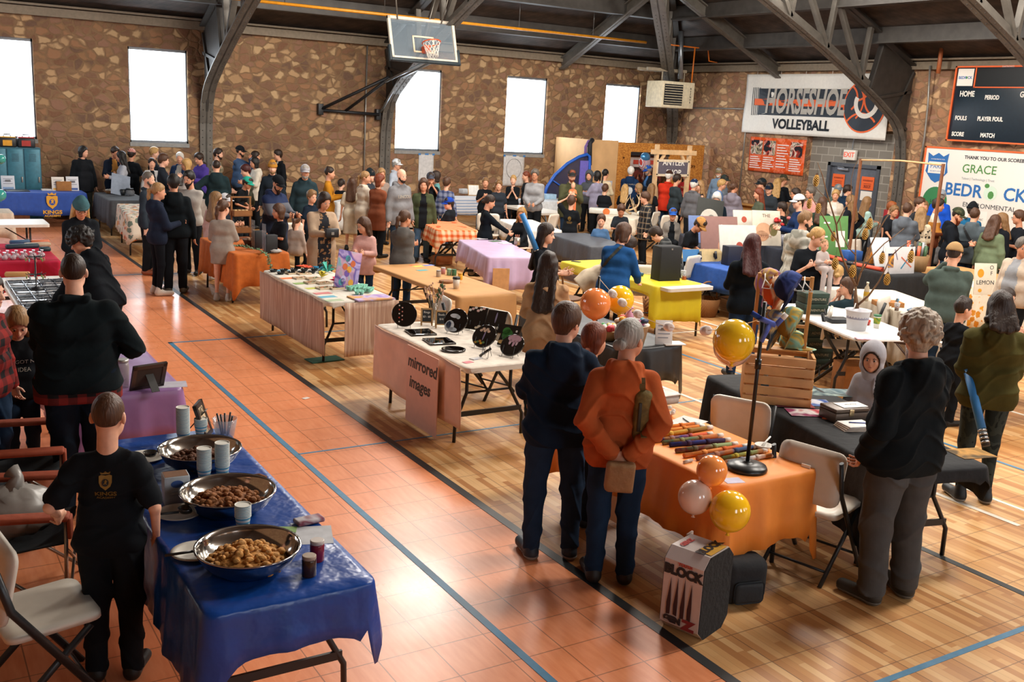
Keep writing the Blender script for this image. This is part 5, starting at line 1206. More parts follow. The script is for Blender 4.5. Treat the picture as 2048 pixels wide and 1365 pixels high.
# green and cardboard boxes
def boxy(name,px,z,w_,d_,h_,rz,mat,label,grp=None,lid=None,cat='box',pos=None):
 t=empty(name,pos if pos is not None else at(px[0],px[1],z),R(rz),label,cat,grp);b=B();b.box(-w_/2,-d_/2,0,w_/2,d_/2,h_,.003);b.done('box_body',mat,t)
 if lid:b=B();b.box(-w_/2-.004,-d_/2-.004,h_-.05,w_/2+.004,d_/2+.004,h_+.003,.003);b.done('lid',lid,t)
 return t
DGRN=M('#1e2f26',.7);DGR2=M('#263a2f',.7);CARD=M('#a06a34',.8)
for k,(px,z,lb)in enumerate((((1622,626),.742,'dark green lidded box, lower of two on the white table'),((1622,626),.872,'dark green lidded box, upper of two on the white table'))):
 p=at(px[0],px[1],.742);t=boxy('gift_box',None,0,.30,.22,.12,-20,DGRN,lb,'dark green gift boxes',DGR2,pos=(p.x,p.y,z));text('lettering','ADVENTURE',.04,M('#b0a890',.6,var=0),t,Matrix(((1,0,0,0),(0,0,-1,-.115),(0,1,0,.05),(0,0,0,1))),.0005)
p=at(1622,735,0)
for k in range(4):
 t=boxy('gift_box',None,0,.34,.26,.13,-22,DGRN,('dark green box at the bottom of the stack on the floor','second dark green box of the floor stack','third dark green box of the floor stack','top dark green box of the floor stack beside the hat rack')[k],'dark green gift boxes',DGR2,pos=(p.x+.02*(k%2),p.y,.136*k));text('lettering','ADVENTURE',.045,M('#8a7f64',.6,var=0),t,Matrix(((1,0,0,0),(0,0,-1,-.136),(0,1,0,.05),(0,0,0,1))),.0005)
boxy('black_tray',(1675,645),.742,.24,.18,.05,-20,M('#1f2226',.5),'flat black box behind the white bucket')
t=boxy('cardboard_box',(1708,785),0,.42,.34,.34,-25,CARD,'open cardboard box under the tree bucket table');text('lettering','Sport',.07,M('#4a2c14',.7,var=0),t,Matrix(((1,0,0,0),(0,0,-1,-.172),(0,1,0,.2),(0,0,0,1))),.0005)
t=boxy('trash_bin',(38,452),0,.4,.4,.72,0,M('#b09c84',.7),'beige bin with black bag beside the blue academy table',cat='bin');b=B();b.box(-.24,-.24,.6,.24,.24,.76,.03);b.done('bin_bag',M('#17181c',.4),t)

# ------------------------------------------------------------------ balloons, pole, marshmallow string
def balloon(px,py,depthref,rpx,col,label,grp='balloons',alpha=1.,tilt=0,str_to=None):
 """centre seen at px,py at the distance of depthref"""
 d=Vector(ray(px,py));o=Vector((0,0,CAMH));D=(Vector(depthref)-o).dot(d);c=o+d*D;r=rpx/FPX*D/max(.5,float(-(RC.T@np.array(d))[2]))
 r=rpx*D*float(-(RC.T@np.array(d))[2])/FPX
 t=empty('balloon',c,0,label,'balloon',grp);b=B();b.lathe([(.02*r,-1.22*r),(.16*r,-1.1*r)]+[(r*math.sin(a),-r*math.cos(a)*(1.08 if a<PI/2 else 1.))for a in np.linspace(.22,PI-.02,16)],n=28);b.xf(Ry(R(tilt)));b.done('balloon_skin',M(col,.12,spec=.6,var=0,coat=.4,alpha=alpha),t)
 b=B();b.lathe([(.05*r,-1.15*r),(.05*r,-1.2*r),(.12*r,-1.28*r)],n=10);b.xf(Ry(R(tilt)));b.done('knot',M(col,.3,var=0),t);return t,c
pole_p=at(1493,940,TZ);top_p=Vector((pole_p.x,pole_p.y,1.80))
t=empty('pole_stand',pole_p,0,'black pole on a round base standing on the orange table','stand');PB=M('#141618',.35)
b=B();b.lathe([(.125,0),(.13,.015),(.12,.035),(.06,.05),(.02,.055),(.02,.06)],n=36);b.done('base',PB,t);b=B();b.tube([(0,0,.05),(0,0,1.08)],.0125,12);b.done('pole',PB,t);b=B();b.tube([(0,0,.66),(0,0,.72)],.02,12);b.done('clamp',PB,t)
q2=at(1199,553,1.45);P2Z=1.45
fl2=Vector((q2.x,q2.y,0))
t=empty('pole_stand',fl2,0,'black pole standing behind the boy, holding the marshmallow string','stand');b=B();b.lathe([(.14,0),(.13,.03),(.03,.05)],n=28);b.done('base',PB,t);b=B();b.tube([(0,0,.03),(0,0,P2Z)],.0125,10);b.done('pole',PB,t)
balloon(1468,680,top_p,42,'#ffcc1c','large yellow balloon tied to the black pole',alpha=.93);balloon(1466,692,top_p+Vector((.1,.1,0)),39,'#d8b8a4','pale balloon hidden behind the large yellow balloon',alpha=.95)
A2=Vector((q2.x,q2.y,P2Z-.1));balloon(1191,607,A2,31,'#f08a48','orange balloon above the boy beside the far pole');balloon(1240,599,A2+Vector((.2,.2,0)),28,'#ffc820','yellow balloon behind the orange balloon by the far pole')
edge_p=Vector((4.12,4.05,.78));balloon(1424,941,edge_p,31,'#f7984e','orange balloon at the corner of the orange table');balloon(1390,994,edge_p+Vector((-.02,.04,0)),34,'#ecccb8','pale peach balloon below the orange one at the table corner');balloon(1460,1022,edge_p+Vector((.02,-.06,0)),41,'#ffc61c','yellow balloon lowest at the table corner')
balloon(1066,812,Vector((4.9,6.6,.8)),13,'#e07a34','orange balloon low behind the navy hoodie person');
balloon(2,318,Vector((1.0,20.5,1.5)),9,'#3f9c94','teal balloon cut by the left edge above the others','teal balloons');balloon(1,390,Vector((1.0,20.,1.)),11,'#3c9a94','teal balloon low at the left edge of the hall','teal balloons')
sA,sB=Vector((q2.x,q2.y,P2Z-.02)),Vector((top_p.x,top_p.y,1.72));
st_pts=[]
for k in range(25):
 f=k/24;p=sA.lerp(sB,f);p.z-=.24*4*f*(1-f);st_pts.append(p)
t=empty('string',sA,0,'thin string with marshmallows hanging between the two black poles','string');b=B();b.tube([p-sA for p in st_pts],.0028,5);b.done('cord',M('#c8a878',.7),t)
for k,f in enumerate((.13,.22,.35,.56,.76,.90)):
 i=int(f*24);d=(st_pts[i+1]-st_pts[i]).normalized();p=st_pts[i]
 q=empty('marshmallow',p,0,('marshmallow on the string nearest the far pole','second marshmallow on the string from the far pole','third marshmallow on the string','fourth marshmallow on the string, beside the paper sign','fifth marshmallow on the string','marshmallow touching the big yellow balloon')[k],'marshmallow','marshmallows on the string')
 b=B();b.lathe([(.02,-.04),(.032,-.036),(.036,0),(.032,.036),(.02,.04)],n=16);m=d.to_track_quat('Z','Y').to_matrix().to_4x4();b.xf(m);b.done('marshmallow_body',M('#ddd0c8',.7),q)
# painted tube shooter clamped on the pole
t=empty('tube_shooter',top_p+Vector((0,0,-.06)),0,'blue galaxy painted pipe shooter fixed on top of the black pole','toy');GAL=pattern('paint','#1c2c6a','#2c4aa0','#141c48','#5a6ab8')
pt=lambda u,v:(Vector(ray(u,v))*((top_p-Vector((0,0,CAMH))).length)+Vector((0,0,CAMH)))-t.location
b=B();b.tube([pt(1503,626),pt(1520,637),pt(1552,651)],.017,10);b.tube([pt(1552,651),pt(1569,632)],.016,10);b.tube([pt(1540,648),pt(1522,684)],.016,10);b.done('pipe',GAL,t);b=B();b.tube([pt(1564,638),pt(1573,628)],.017,10);b.done('white_end',WHITE,t)

# ------------------------------------------------------------------ orange table goods
TUBEC=[('#c98a3a','#d8772c','#b9642a'),('#d08a34','#e08a3c','#c8702a'),('#b98a34','#c9983a','#8a6a34'),('#c88a4a','#3a3a7a','#c85a3a'),('#a88a4a','#5a7a5a','#b0683a'),('#4a2c34','#2a3478','#3a2c4a'),('#5a6a4a','#6a2c34','#8a9a6a'),('#d07a34','#d88a4a','#c8602c'),('#5a6a7a','#b06a3a','#3a4a6a'),('#b9a034','#6a7a4a','#8a5a34'),('#2a2c5a','#c8c0b8','#b06a2c')]
ends=[((1303,858),(1397,848)),((1300,866),(1408,853)),((1302,874),(1424,855)),((1307,882),(1424,868)),((1326,886),(1445,871)),((1340,890),(1460,880)),((1352,902),(1474,888)),((1368,912),(1495,892)),((1394,917),(1516,893)),((1444,918),(1532,901)),((1452,925),(1550,910))]
for k,((u0,v0),(u1,v1))in enumerate(ends):
 a,c_=at(u0,v0,TZ+.018),at(u1,v1,TZ+.018);t=empty('painted_tube',a,0,'%s painted pipe shooter, %s from the back of the row'%(('amber','orange','ochre','tan and violet','tan and green','dark navy','green and maroon','peach orange','slate and tan','yellow green','navy and white')[k],('first','second','third','fourth','fifth','sixth','seventh','eighth','ninth','tenth','last')[k]),'toy','painted pipe shooters on the orange table')
 d=c_-a;pm=pattern('paint',*TUBEC[k]);b=B();b.tube([Vector(),d*.93],.0155,10);b.done('pipe',pm,t)
 for f in(.30,.62):b=B();b.tube([d*(f-.035),d*(f+.035)],.0195,10);b.done('coupling',pm,t)
 b=B();b.tube([d*.9,d],.0165,10);b.done('white_cap',M('#d6cec4',.5),t)
def flat(name,px,z,w_,d_,rz,col,label,cat='paper',th=.002,grp=None):
 t=empty(name,at(px[0],px[1],z+.001),R(rz),label,cat,grp);b=B();b.box(-w_/2,-d_/2,0,w_/2,d_/2,th);b.done('sheet',col if isinstance(col,bpy.types.Material)else M(col,.7),t);return t
t=flat('paper_sheet',(1372,846),TZ,.3,.2,20,'#cfcac4','white paper with pencil behind the painted tubes');b=B();b.tube([(-.02,-.05,.008),(.06,.06,.008)],.004,6);b.done('pencil',BLACK,t)
flat('flyer',(1466,962),TZ,.12,.09,-15,'#b9b6cc','small printed flyer beside the round pole base')
t=empty('glitter_vial',at(1376,923,TZ+.012),R(10),'small clear vial lying on the orange table','vial');b=B();b.tube([(-.04,0,0),(.04,0,0)],.011,10);b.done('glass',M('#b8b4b0',.15,alpha=.75),t)
t=empty('plastic_tub',at(1326,806,TZ),R(0),'clear lidded plastic tub at the back of the orange table','tub');b=B();b.box(-.1,-.08,0,.1,.08,.07,.02);b.done('tub_body',M('#c9c4bc',.3),t);b=B();b.box(-.105,-.085,.07,.105,.085,.085,.01);b.done('lid',M('#d8d4cc',.35),t)
t=empty('marshmallow_bag',at(1330,832,TZ),0,'clear bag of mini marshmallows on the orange table','bag');b=B()
for k in range(26):b.sphere((rnd.uniform(-.07,.07),rnd.uniform(-.05,.05),.018+rnd.uniform(0,.028)),.018,n=7)
o=b.done('bag_contents',M('#ddd2c6',.4),t);o['kind']='stuff'
t=empty('paper_bowl',at(1526,901,TZ),0,'white bowl with plastic spoon on the orange table edge','bowl');b=B();b.lathe([(.03,0),(.06,.04),(.056,.04),(.028,.005)],n=20);b.done('bowl_body',WHITE,t);b=B();b.tube([(-.02,0,.03),(.1,.04,.07)],.006,6);b.done('spoon',WHITE,t)

# ------------------------------------------------------------------ black table: crate, hat rack, cash box ...
WOOD=M('#c58c4c',.7,var=.15,scale=5);WOOD2=M('#cf9c68',.7,var=.18,scale=6)
ca=R(-14);cp=at(1570,805,TZ);cp=Vector((cp.x-.02,cp.y+.10,TZ))
t=empty('wooden_crate',cp,R(-42),'pine slatted crate standing on the black cloth table','crate')
for s_ in(-1,1):
 b=B();b.box(s_*.25-.012,-.19,0,s_*.25+.012,.19,.40,.003);b.done('end_panel',WOOD,t)
for y_ in(-.2,.2):
 for k in range(5):b=B();b.box(-.262,y_-.008,.005+k*.08,.262,y_+.008,.07+k*.08,.003);b.done('slat',WOOD2,t)
b=B();b.box(-.25,-.19,0,.25,.19,.012);b.done('bottom',WOOD2,t);b=B();b.box(.262,-.05,.2,.266,.05,.24);b.done('hand_hole',M('#2a1a10',.8),t)
t=empty('hat_rack',cp+Vector((.0,.02,.405)),R(-42),'pine rack on the crate holding tie dye caps','rack')
for x_ in(-.2,.2):b=B();b.box(x_-.014,-.014,0,x_+.014,.014,.60,.002);b.done('post',WOOD,t)
for z_ in(.2,.58):b=B();b.box(-.2,-.012,z_-.012,.2,.012,z_+.012);b.done('rail',WOOD,t)
b=B();b.box(-.22,-.06,0,.22,.06,.012);b.done('foot',WOOD,t)
for k in range(6):
 b=B();b.tube([(-.16+k*.06,-.02,.6),(-.16+k*.06,-.05,.56),(-.18+k*.06,-.12,.5),(-.10+k*.06,-.12,.5),(-.16+k*.06,-.05,.56)],.005,5);b.done('hanger',WHITE,t)
DYE=[pattern('tiedye','#1c2c5a','#3a4c8a','#141c3a'),pattern('tiedye','#c85a24','#d8864a','#e0c0a0','#b9481c'),pattern('tiedye','#6a2c5a','#c8a04a','#a07ab0'),pattern('tiedye','#b98a2a','#5a6a8a','#c8b07a','#3a4a5a'),pattern('tiedye','#2c7a70','#c8a03a','#7ab0a0','#8a6a2a')]
def capobj(c,m,label,rot,grp='tie dye caps on the rack',s=1.):
 t=empty('baseball_cap',c,0,label,'cap',grp);M4=rot
 b=B();n=18
 b.lathe([(.085*s,0),(.088*s,.03*s),(.082*s,.07*s),(.062*s,.10*s),(.03*s,.118*s),(.004,.122*s)],n=20,sy=1.12);b.xf(M4);b.done('crown',m,t)
 b=B();A=[b.b.verts.new((.083*s*math.sin(a),-.094*s*math.cos(a),.004))for a in np.linspace(-1.25,1.25,11)];D=[b.b.verts.new((.078*s*math.sin(a),(-.094*math.cos(a)-.075*math.cos(a*.9))*s,-.014*s+.012*math.cos(a)))for a in np.linspace(-1.25,1.25,11)]
 for i in range(10):b.b.faces.new((A[i],A[i+1],D[i+1],D[i]))
 b.xf(M4);o=b.done('brim',m,t);md=o.modifiers.new('s','SOLIDIFY');md.thickness=.004;return t
hp=lambda u,v,dz=0:(Vector(ray(u,v))*((cp+Vector((0,0,.8))-Vector((0,0,CAMH))).length-.0+dz)+Vector((0,0,CAMH)))
capobj(hp(1588,578,-.13),DYE[0],'navy tie dye cap hung in front on the pine rack',Rz(R(-150))@Rx(R(65)),s=1.25);capobj(hp(1563,588,-.03),DYE[1],'orange and cream tie dye cap behind the navy cap',Rz(R(-160))@Rx(R(70)),s=1.25);capobj(hp(1545,570,.02),DYE[2],'purple tie dye cap at the back of the upper row',Rz(R(-165))@Rx(R(70)),s=1.2)
capobj(hp(1556,655,-.06),DYE[3],'grey and ochre tie dye cap on the lower row of the rack',Rz(R(-160))@Rx(R(70)),s=1.25);capobj(hp(1592,650,-.02),DYE[4],'ochre and green tie dye cap at the end of the lower row',Rz(R(-150))@Rx(R(70)),s=1.3);capobj(cp+Vector((.12,-.02,.43)),DYE[4],'teal tie dye cap lying on top of the crate',Rz(R(40)),s=1.1)
def bottle(px,z,cols,label,s=1.,cat='bottle'):
 t=empty('bottle',at(px[0],px[1],z),0,label,cat);b=B();b.lathe([(.028*s,0),(.032*s,.01),(.031*s,.13*s),(.026*s,.16*s),(.013*s,.185*s),(.013*s,.205*s)],n=16);b.done('bottle_body',M(cols[0],.12,alpha=.75,spec=.6,var=0),t);b=B();b.lathe([(.0325*s,.06*s),(.0325*s,.11*s)],n=16,cap=False);b.done('label_wrap',M(cols[1],.5),t);b=B();b.lathe([(.015*s,.2*s),(.015*s,.225*s)],n=12);b.done('cap',M(cols[2],.5),t)
bottle((1527,793),TZ,('#b8c0c4','#2c6aa8','#d8d8d8'),'clear water bottle with blue label beside the crate')
t=empty('cash_box',at(1686,838,TZ),R(-12),'brown grey metal cash box with a paper sign on the black cloth','box');CB=M('#574a40',.4,.4)
b=B();b.box(-.15,-.10,0,.15,.10,.075,.006);b.done('box_body',CB,t);b=B();b.box(-.15,-.10,.077,.15,.10,.105,.006);b.done('lid',CB,t);b=B();b.box(-.03,-.106,.05,.01,-.099,.1,.002);b.done('latch',M('#b9a680',.3,.8),t);b=B();b.box(-.06,-.07,.107,.16,.06,.11);b.done('paper_sign',WHITE,t);text('lettering','Price List',.028,M('#3a3a44',.6,var=0),t,T(.05,0,.1115)@Rz(PI),.0003)
t=empty('sticker',at(1650,838,TZ+.004),0,'small orange round sticker beside the cash box','sticker');b=B();b.lathe([(.022,0),(.022,.004)],n=18);b.done('disc',M('#e2642c',.5),t)
p=at(1705,858,TZ)
for k in range(4):
 t=empty('notebook',(p.x+.006*k,p.y-.004*k,TZ+.011*k),R(-22+3*k),('notebook at the bottom of the stack on the black cloth','second notebook of the stack on the black cloth','third notebook of the stack on the black cloth','top notebook with blue pen on the stack')[k],'notebook','notebooks on the black cloth');b=B();b.box(-.11,-.08,0,.11,.08,.009,.001);b.done('pages',M('#cbb9a8' if k<3 else '#d6d2cc',.7),t)
 if k==3:b=B();b.tube([(-.05,.02,.014),(.07,-.02,.014)],.004,6);b.done('pen',M('#1c3c8a',.4),t)
ART=[pattern('paint','#6a2c34','#8a3a34','#4a2430'),pattern('paint','#b0404a','#d8d4d0','#8a3a5a'),pattern('paint','#2c4a8a','#c8ccd4','#4a6aa8'),pattern('paint','#4a6068','#7a8a8a','#3a4a50','#8a9a94')]
for px,m,w_,d_,lb in(((1585,808),0,.3,.22,'dark red painted sheet in front of the crate'),((1612,826),1,.28,.2,'pink and white painted sheet under the dark red one'),((1628,806),2,.26,.2,'blue and white painted sheet beside the crate'),((1655,785),3,.5,.24,'teal grey painted sheet along the far table edge')):flat('painted_sheet',px,TZ+.003*(3-m),w_,d_,-30,ART[m],lb,'painting')
t=empty('landscape_print',at(1942,908,.742),R(-14),'small landscape print on the near end of the black table','painting');b=B();b.box(-.14,-.1,0,.14,.1,.004);b.done('print',pattern('paint','#8a6a3a','#b98a4a','#5a4a34'),t)

# ------------------------------------------------------------------ tree bucket table
p=at(1712,660,TZ);BK=M('#c6c6cc',.45,var=.04)
t=empty('branch_tree',p,R(30),'bare branch tree standing in a white plastic bucket on the table','decoration')
b=B();b.lathe([(.10,0),(.13,.215),(.142,.218),(.142,.226),(.124,.222),(.096,.006)],n=36);b.done('bucket',BK,t);b=B();b.lathe([(.12,.13),(.123,.17),(.0,.19)],n=24);b.done('sand',M('#8e8ea0',.9),t);b=B();b.tube([(.13*math.cos(a),.03,.21+.10*math.sin(a))for a in np.linspace(.4,PI-.4,10)],.006,6);b.done('bucket_handle',WHITE,t)
tp=lambda u,v,dd=0.:(Vector(ray(u,v))*((p+Vector((0,0,.5))-Vector((0,0,CAMH))).length+dd)+Vector((0,0,CAMH)))
BARK=M('#6f5238',.85,var=.25,scale=20,bump=.4);inv=(T(*p)@Rz(R(30))).inverted()
br=[([(1713,618),(1711,590),(1712,570)],.028,0),([(1712,572),(1697,545),(1683,510),(1676,485),(1661,460),(1642,425),(1622,393)],.016,-.15),([(1676,485),(1673,450),(1664,420),(1652,380),(1645,352),(1635,325)],.012,-.2),([(1661,405),(1640,385),(1624,368)],.006,-.2),([(1712,570),(1711,530),(1711,480),(1722,462),(1735,445)],.012,.12),([(1711,510),(1696,495),(1684,470),(1679,440),(1690,420)],.008,.2),([(1713,572),(1722,545),(1733,508),(1752,470),(1770,440),(1785,418)],.013,.02),([(1722,545),(1745,512),(1768,488),(1790,472),(1808,457)],.009,.15),([(1714,612),(1737,592),(1757,565),(1770,540),(1783,510)],.013,-.1),([(1783,512),(1800,496),(1823,482),(1832,470)],.007,-.1),([(1673,450),(1690,415),(1703,400),(1702,360),(1708,335),(1718,318)],.007,.05),([(1752,470),(1760,440),(1761,412)],.006,.05)]
for pts,r_,dd in br:
 q=[inv@tp(u,v,dd*i/(len(pts)-1))for i,(u,v)in enumerate(pts)];b=B();b.tube(q,[r_*(1-.7*i/(len(q)-1))for i in range(len(q))],8);b.done('branch',BARK,t)
CONE=M('#4a2c18',.8);TIP=M('#e0a83c',.6)
def cone_proto():
 b=B()
 for j in range(11):
  z=-.012*j;r=.03*math.sin(PI*(j+1.2)/13)+.008
  for k in range(8):
   a=2*PI*(k+.5*(j%2))/8;b.mi=1 if(k+j)%1==0 else 0
   v0=Vector((math.cos(a),math.sin(a),0));s_=Vector((-math.sin(a),math.cos(a),0));c_=v0*r*.3+Vector((0,0,z+.006));e_=v0*r+Vector((0,0,z-.012))
   vs=[b.b.verts.new(x_)for x_ in(c_-s_*.006,c_+s_*.006,e_+s_*.009,e_-s_*.009,e_-s_*.007+Vector((0,0,-.007))+v0*.003,e_+s_*.007+Vector((0,0,-.007))+v0*.003)]
   f1=b.b.faces.new(vs[:4]);f1.material_index=0;f2=b.b.faces.new((vs[3],vs[2],vs[5],vs[4]));f2.material_index=1
 b.mi=0;b.lathe([(.008,.01),(.014,-.06),(.004,-.13)],n=8);me=bpy.data.meshes.new('pine_cone');b.b.to_mesh(me);b.b.free();me.materials.append(CONE);me.materials.append(TIP);return me
CM=cone_proto()
for k,(u,v,dd,s_)in enumerate(((1634,348,-.2,.9),(1638,405,-.18,.8),(1620,396,-.2,.8),(1668,463,.1,.75),(1741,435,.02,.9),(1732,455,.0,.9),(1672,513,-.1,1.),(1707,528,-.05,1.),(1766,504,.1,.9),(1824,500,-.1,.95),(1776,546,-.1,.9))):
 c_=tp(u,v,dd);t=empty('pine_cone',c_,0,('pine cone hanging highest on the left of the branch tree','pine cone above the green board','pine cone farthest left on the branch tree','pine cone in front of the white sheet on the green board','upper pine cone of the close pair right of the trunk','lower pine cone of the close pair right of the trunk','pine cone hanging left of the trunk above the bun child','pine cone hanging lowest just right of the trunk','pine cone in front of the white saber poster, left one','pine cone farthest right on the branch tree','pine cone hanging lowest on the right branch')[k],'pine cone','pine cones on the branch tree');o=link('cone_body',CM,None,t);o.scale=(s_,s_,s_*1.05);b=B();b.tube([(0,0,.0),(0,0,.09)],.0015,4);b.done('string',M('#4a3a2a',.8),t)
t=empty('tumbler',at(1752,657,TZ),0,'white plastic cup with yellow green print and green lid beside the bucket','cup');b=B();b.lathe([(.028,0),(.040,.14),(.037,.14)],n=22);b.done('cup_body',M('#d2d0c8',.4),t);b=B();b.lathe([(.0345,.055),(.040,.125)],n=22,cap=False);b.done('print',pattern('paint','#c8a81c','#3a7a3c','#d8b82c'),t);b=B();b.lathe([(.042,.138),(.044,.146),(.043,.155),(.01,.158)],n=22);b.done('lid',M('#2c6a44',.5),t)
t=empty('snack_bag',at(1738,650,TZ),R(30),'small red snack bag behind the printed cup','bag');b=B();b.box(-.06,-.01,0,.06,.03,.05,.012);b.done('bag',M('#a82c20',.35),t)
flat('leaflet',(1730,678),TZ+.004,.2,.1,-25,pattern('paint','#d0ccd8','#c0b8cc','#b06a6a'),'printed leaflet in front of the white bucket')

# ------------------------------------------------------------------ blue food table
STEELB=M('#b8b4ae',.12,1.,.5,var=0)
def bowl(px,z,rpx,label,food,foodlabel,fill=.06):
 c=at(px[0],px[1],z+.115);e=at(px[0]+rpx,px[1],z+.115);r=(e-c).length;c.z=z
 t=empty('mixing_bowl',c,0,label,'bowl','steel bowls on the blue table');b=B();prof=[(r*.45,0),(r*.62,.012),(r*.84,.055),(r*.95,.10),(r*.97,.115),(r*1.0,.118),(r*.995,.124),(r*.95,.12),(r*.93,.10),(r*.82,.06),(r*.6,.018),(r*.4,.006)]
 b.lathe(prof,n=48);b.done('bowl_body',STEELB,t)
 q=empty('crumble_dessert',c+Vector((0,-.0,.015)),0,foodlabel,'food');b=B();fm=M(food,.8,var=.3,scale=40,bump=.6);b.lathe([(r*.62,.0),(r*.74,.03),(r*.55,fill*.8),(r*.2,fill),(.002,fill)],n=28)
 for k in range(120):
  a=rnd.uniform(0,2*PI);q_=r*.72*math.sqrt(rnd.random());b.sphere((q_*math.cos(a),q_*math.sin(a),.03+(fill-.02)*(1-(q_/r/.75)**2)+rnd.uniform(-.004,.012)),rnd.uniform(.010,.022),rnd.uniform(.7,1.4),1,.8,7,.12)
 o=b.done('crumble',fm,q);o['kind']='stuff'
bowl((400,897),TZ,84,'shiny steel bowl with dark crumble, farthest on the blue table','#5a3218','dark brown crumble dessert in the farthest steel bowl',.05);bowl((456,982),TZ,97,'shiny steel bowl with brown crumble, middle one on the blue table','#8a5426','brown chunky crumble dessert in the middle steel bowl',.07);bowl((496,1094),TZ,107,'shiny steel bowl with golden crumble, nearest on the blue table','#c08844','golden crumble dessert in the nearest steel bowl',.075)
cupm=None
def cups(px,z,n,label,s=1.):
 global cupm
 if cupm is None:
  b=B();b.sm=True
  for k in range(8):b.mi=k%2;b.lathe([(.026+.0016*k,.011*k),(.026+.0016*(k+1),.011*(k+1))],n=20,cap=False)
  b.mi=0;b.lathe([(.0388,.088),(.041,.088),(.041,.0925),(.0385,.0925),(.025,.004),(.001,.004)],n=20);cupm=bpy.data.meshes.new('paper_cup');bmesh.ops.recalc_face_normals(b.b,faces=b.b.faces[:]);b.b.to_mesh(cupm);b.b.free();cupm.materials.append(M('#d2d0c6',.6,var=0));cupm.materials.append(M('#5a9cb0',.6,var=0))
 p=at(px[0],px[1],z)
 for k in range(n):  # nested upside-up cups
  o=link('paper_cup',cupm);o.location=(p.x,p.y,z+.0085*k);o.rotation_euler=(0,0,rnd.random());tag(o,label,'cup',label.replace('paper cup in','cups of'))
cups((367,893),TZ,20,'teal striped paper cup in the tall stack at the back of the blue table');cups((409,968),TZ,15,'teal striped paper cup in the shorter stack behind the middle bowl');cups((445,962),TZ,17,'teal striped paper cup in the taller stack behind the middle bowl');cups((486,1066),TZ,8,'teal striped paper cup in the short stack behind the nearest bowl');cups((402,878),TZ,6,'teal striped paper cup in the low stack beside the clear bucket')
t=boxy('carton',(352,1003),TZ,.13,.10,.155,-4,M('#a7adb2',.6),'open grey and white carton with blue oval logo beside the boy',cat='carton');b=B();b.box(-.06,-.045,.14,.06,.045,.1565);b.done('open_top',M('#6a4426',.8),t);b=B();b.lathe([(.025,0),(.025,.002)],n=20,sx=1.3,sy=.8);b.xf(Matrix(((1,0,0,0),(0,0,-1,-.0515),(0,1,0,.115),(0,0,0,1))));b.done('oval_logo',M('#2a4a86',.5),t)
b=B();b.box(-.04,-.0515,.05,.04,-.05,.06);b.box(-.03,-.0515,.07,.03,-.05,.078);b.done('printed_line',M('#8d97a0',.6),t)
def plate(px,label,tool=None):
 t=empty('paper_plate',at(px[0],px[1],TZ),0,label,'plate','paper plates on the blue table');b=B();prof=[(.001,.004),(.075,.004),(.092,.014),(.115,.017),(.115,.014),(.075,0.),(.001,0.)];b.lathe(prof,n=40,cap=False);b.done('plate_body',M('#cfcabf',.6),t)
 if tool:
  q=empty('serving_scoop',at(px[0],px[1],TZ+.02),R(tool[0]),tool[1],'scoop','serving scoops on the paper plates');b=B();b.tube([(-.14,0,.012),(.0,0,.014)],.007,8);b.done('handle',M('#2b2a2a',.4),q);b=B();b.lathe([(.004,0),(.03,.01),(.042,.035),(.040,.036),(.026,.014)],(.035,0,0),20);b.done('scoop_cup',M('#4a4845',.25,.7),q)
plate((290,918),'white paper plate with black spoons behind the boy',(20,'dark ladle and fork on the farthest paper plate'));plate((358,1030),'white paper plate by the boy elbow, left of the middle bowl',(-10,'dark ice cream scoop on the plate by the boy elbow'));plate((392,1108),'white paper plate half under the nearest bowl',(-5,'black handled spoon on the plate by the nearest bowl'))
def frame_sign(px,z,w_,h_,rz,tilt,back,label,front):
 t=empty('picture_frame',at(px[0],px[1],z),R(rz),label,'frame');m=Rx(R(-tilt));FR=M('#2a1c16',.4)
 b=B()
 for a in((-w_/2,-.01,0,w_/2,.012,.03),(-w_/2,-.01,h_-.03,w_/2,.012,h_),(-w_/2,-.01,0,-w_/2+.03,.012,h_),(w_/2-.03,-.01,0,w_/2,.012,h_)):b.box(*a)
 b.xf(m);b.done('frame_border',FR,t);b=B();b.box(-w_/2+.02,.0,.02,w_/2-.02,.008,h_-.02);b.xf(m);b.done('backing',M('#2c2018',.8),t);b=B();b.box(-w_/2+.025,-.006,.025,w_/2-.025,-.002,h_-.025);b.xf(m);b.done('print',front,t)
 b=B();b.beam((0,.015-0,h_*.75),(0,h_*.45+.05,0.005),.06,.006,(0,1,.5));b.done('easel_back',M('#15110f',.6),t);return t
CARDM=pattern('paint','#c8b08a','#d8c4a0','#b99a7a')
t=frame_sign((418,872),TZ,.17,.23,62,18,0,'dark framed sign facing the aisle at the back of the blue table',CARDM)
for k,(s_,c_,x_,z_)in enumerate((('MO','#6a5a44',0,.17),('AL','#3a4a5a',-.01,.11),('N','#b0503a',.03,.05))):text('lettering',s_,.06,M(c_,.6,var=0),t,Rx(R(-18))@Matrix(((1,0,0,x_),(0,0,-1,-.007),(0,1,0,z_),(0,0,0,1))),.0005,bold=.002)
frame_sign((293,777),TZ,.26,.21,195,20,0,'brown picture frame seen from the back on the lavender cloth',CARDM)
t=empty('clear_bucket',at(450,873,TZ),0,'clear plastic bucket with utensils at the back of the blue table','bucket');b=B();b.lathe([(.055,0),(.075,.12),(.078,.12),(.057,.003)],n=30);b.done('bucket_body',M('#c6ccd2',.08,alpha=.35,var=0),t)
for k in range(5):b=B();a=k*1.3;b.tube([(.02*math.cos(a),.02*math.sin(a),.01),(.05*math.cos(a),.05*math.sin(a),.13+.01*k)],.006,6);b.done('utensil',M('#1a1a1e',.4),t)
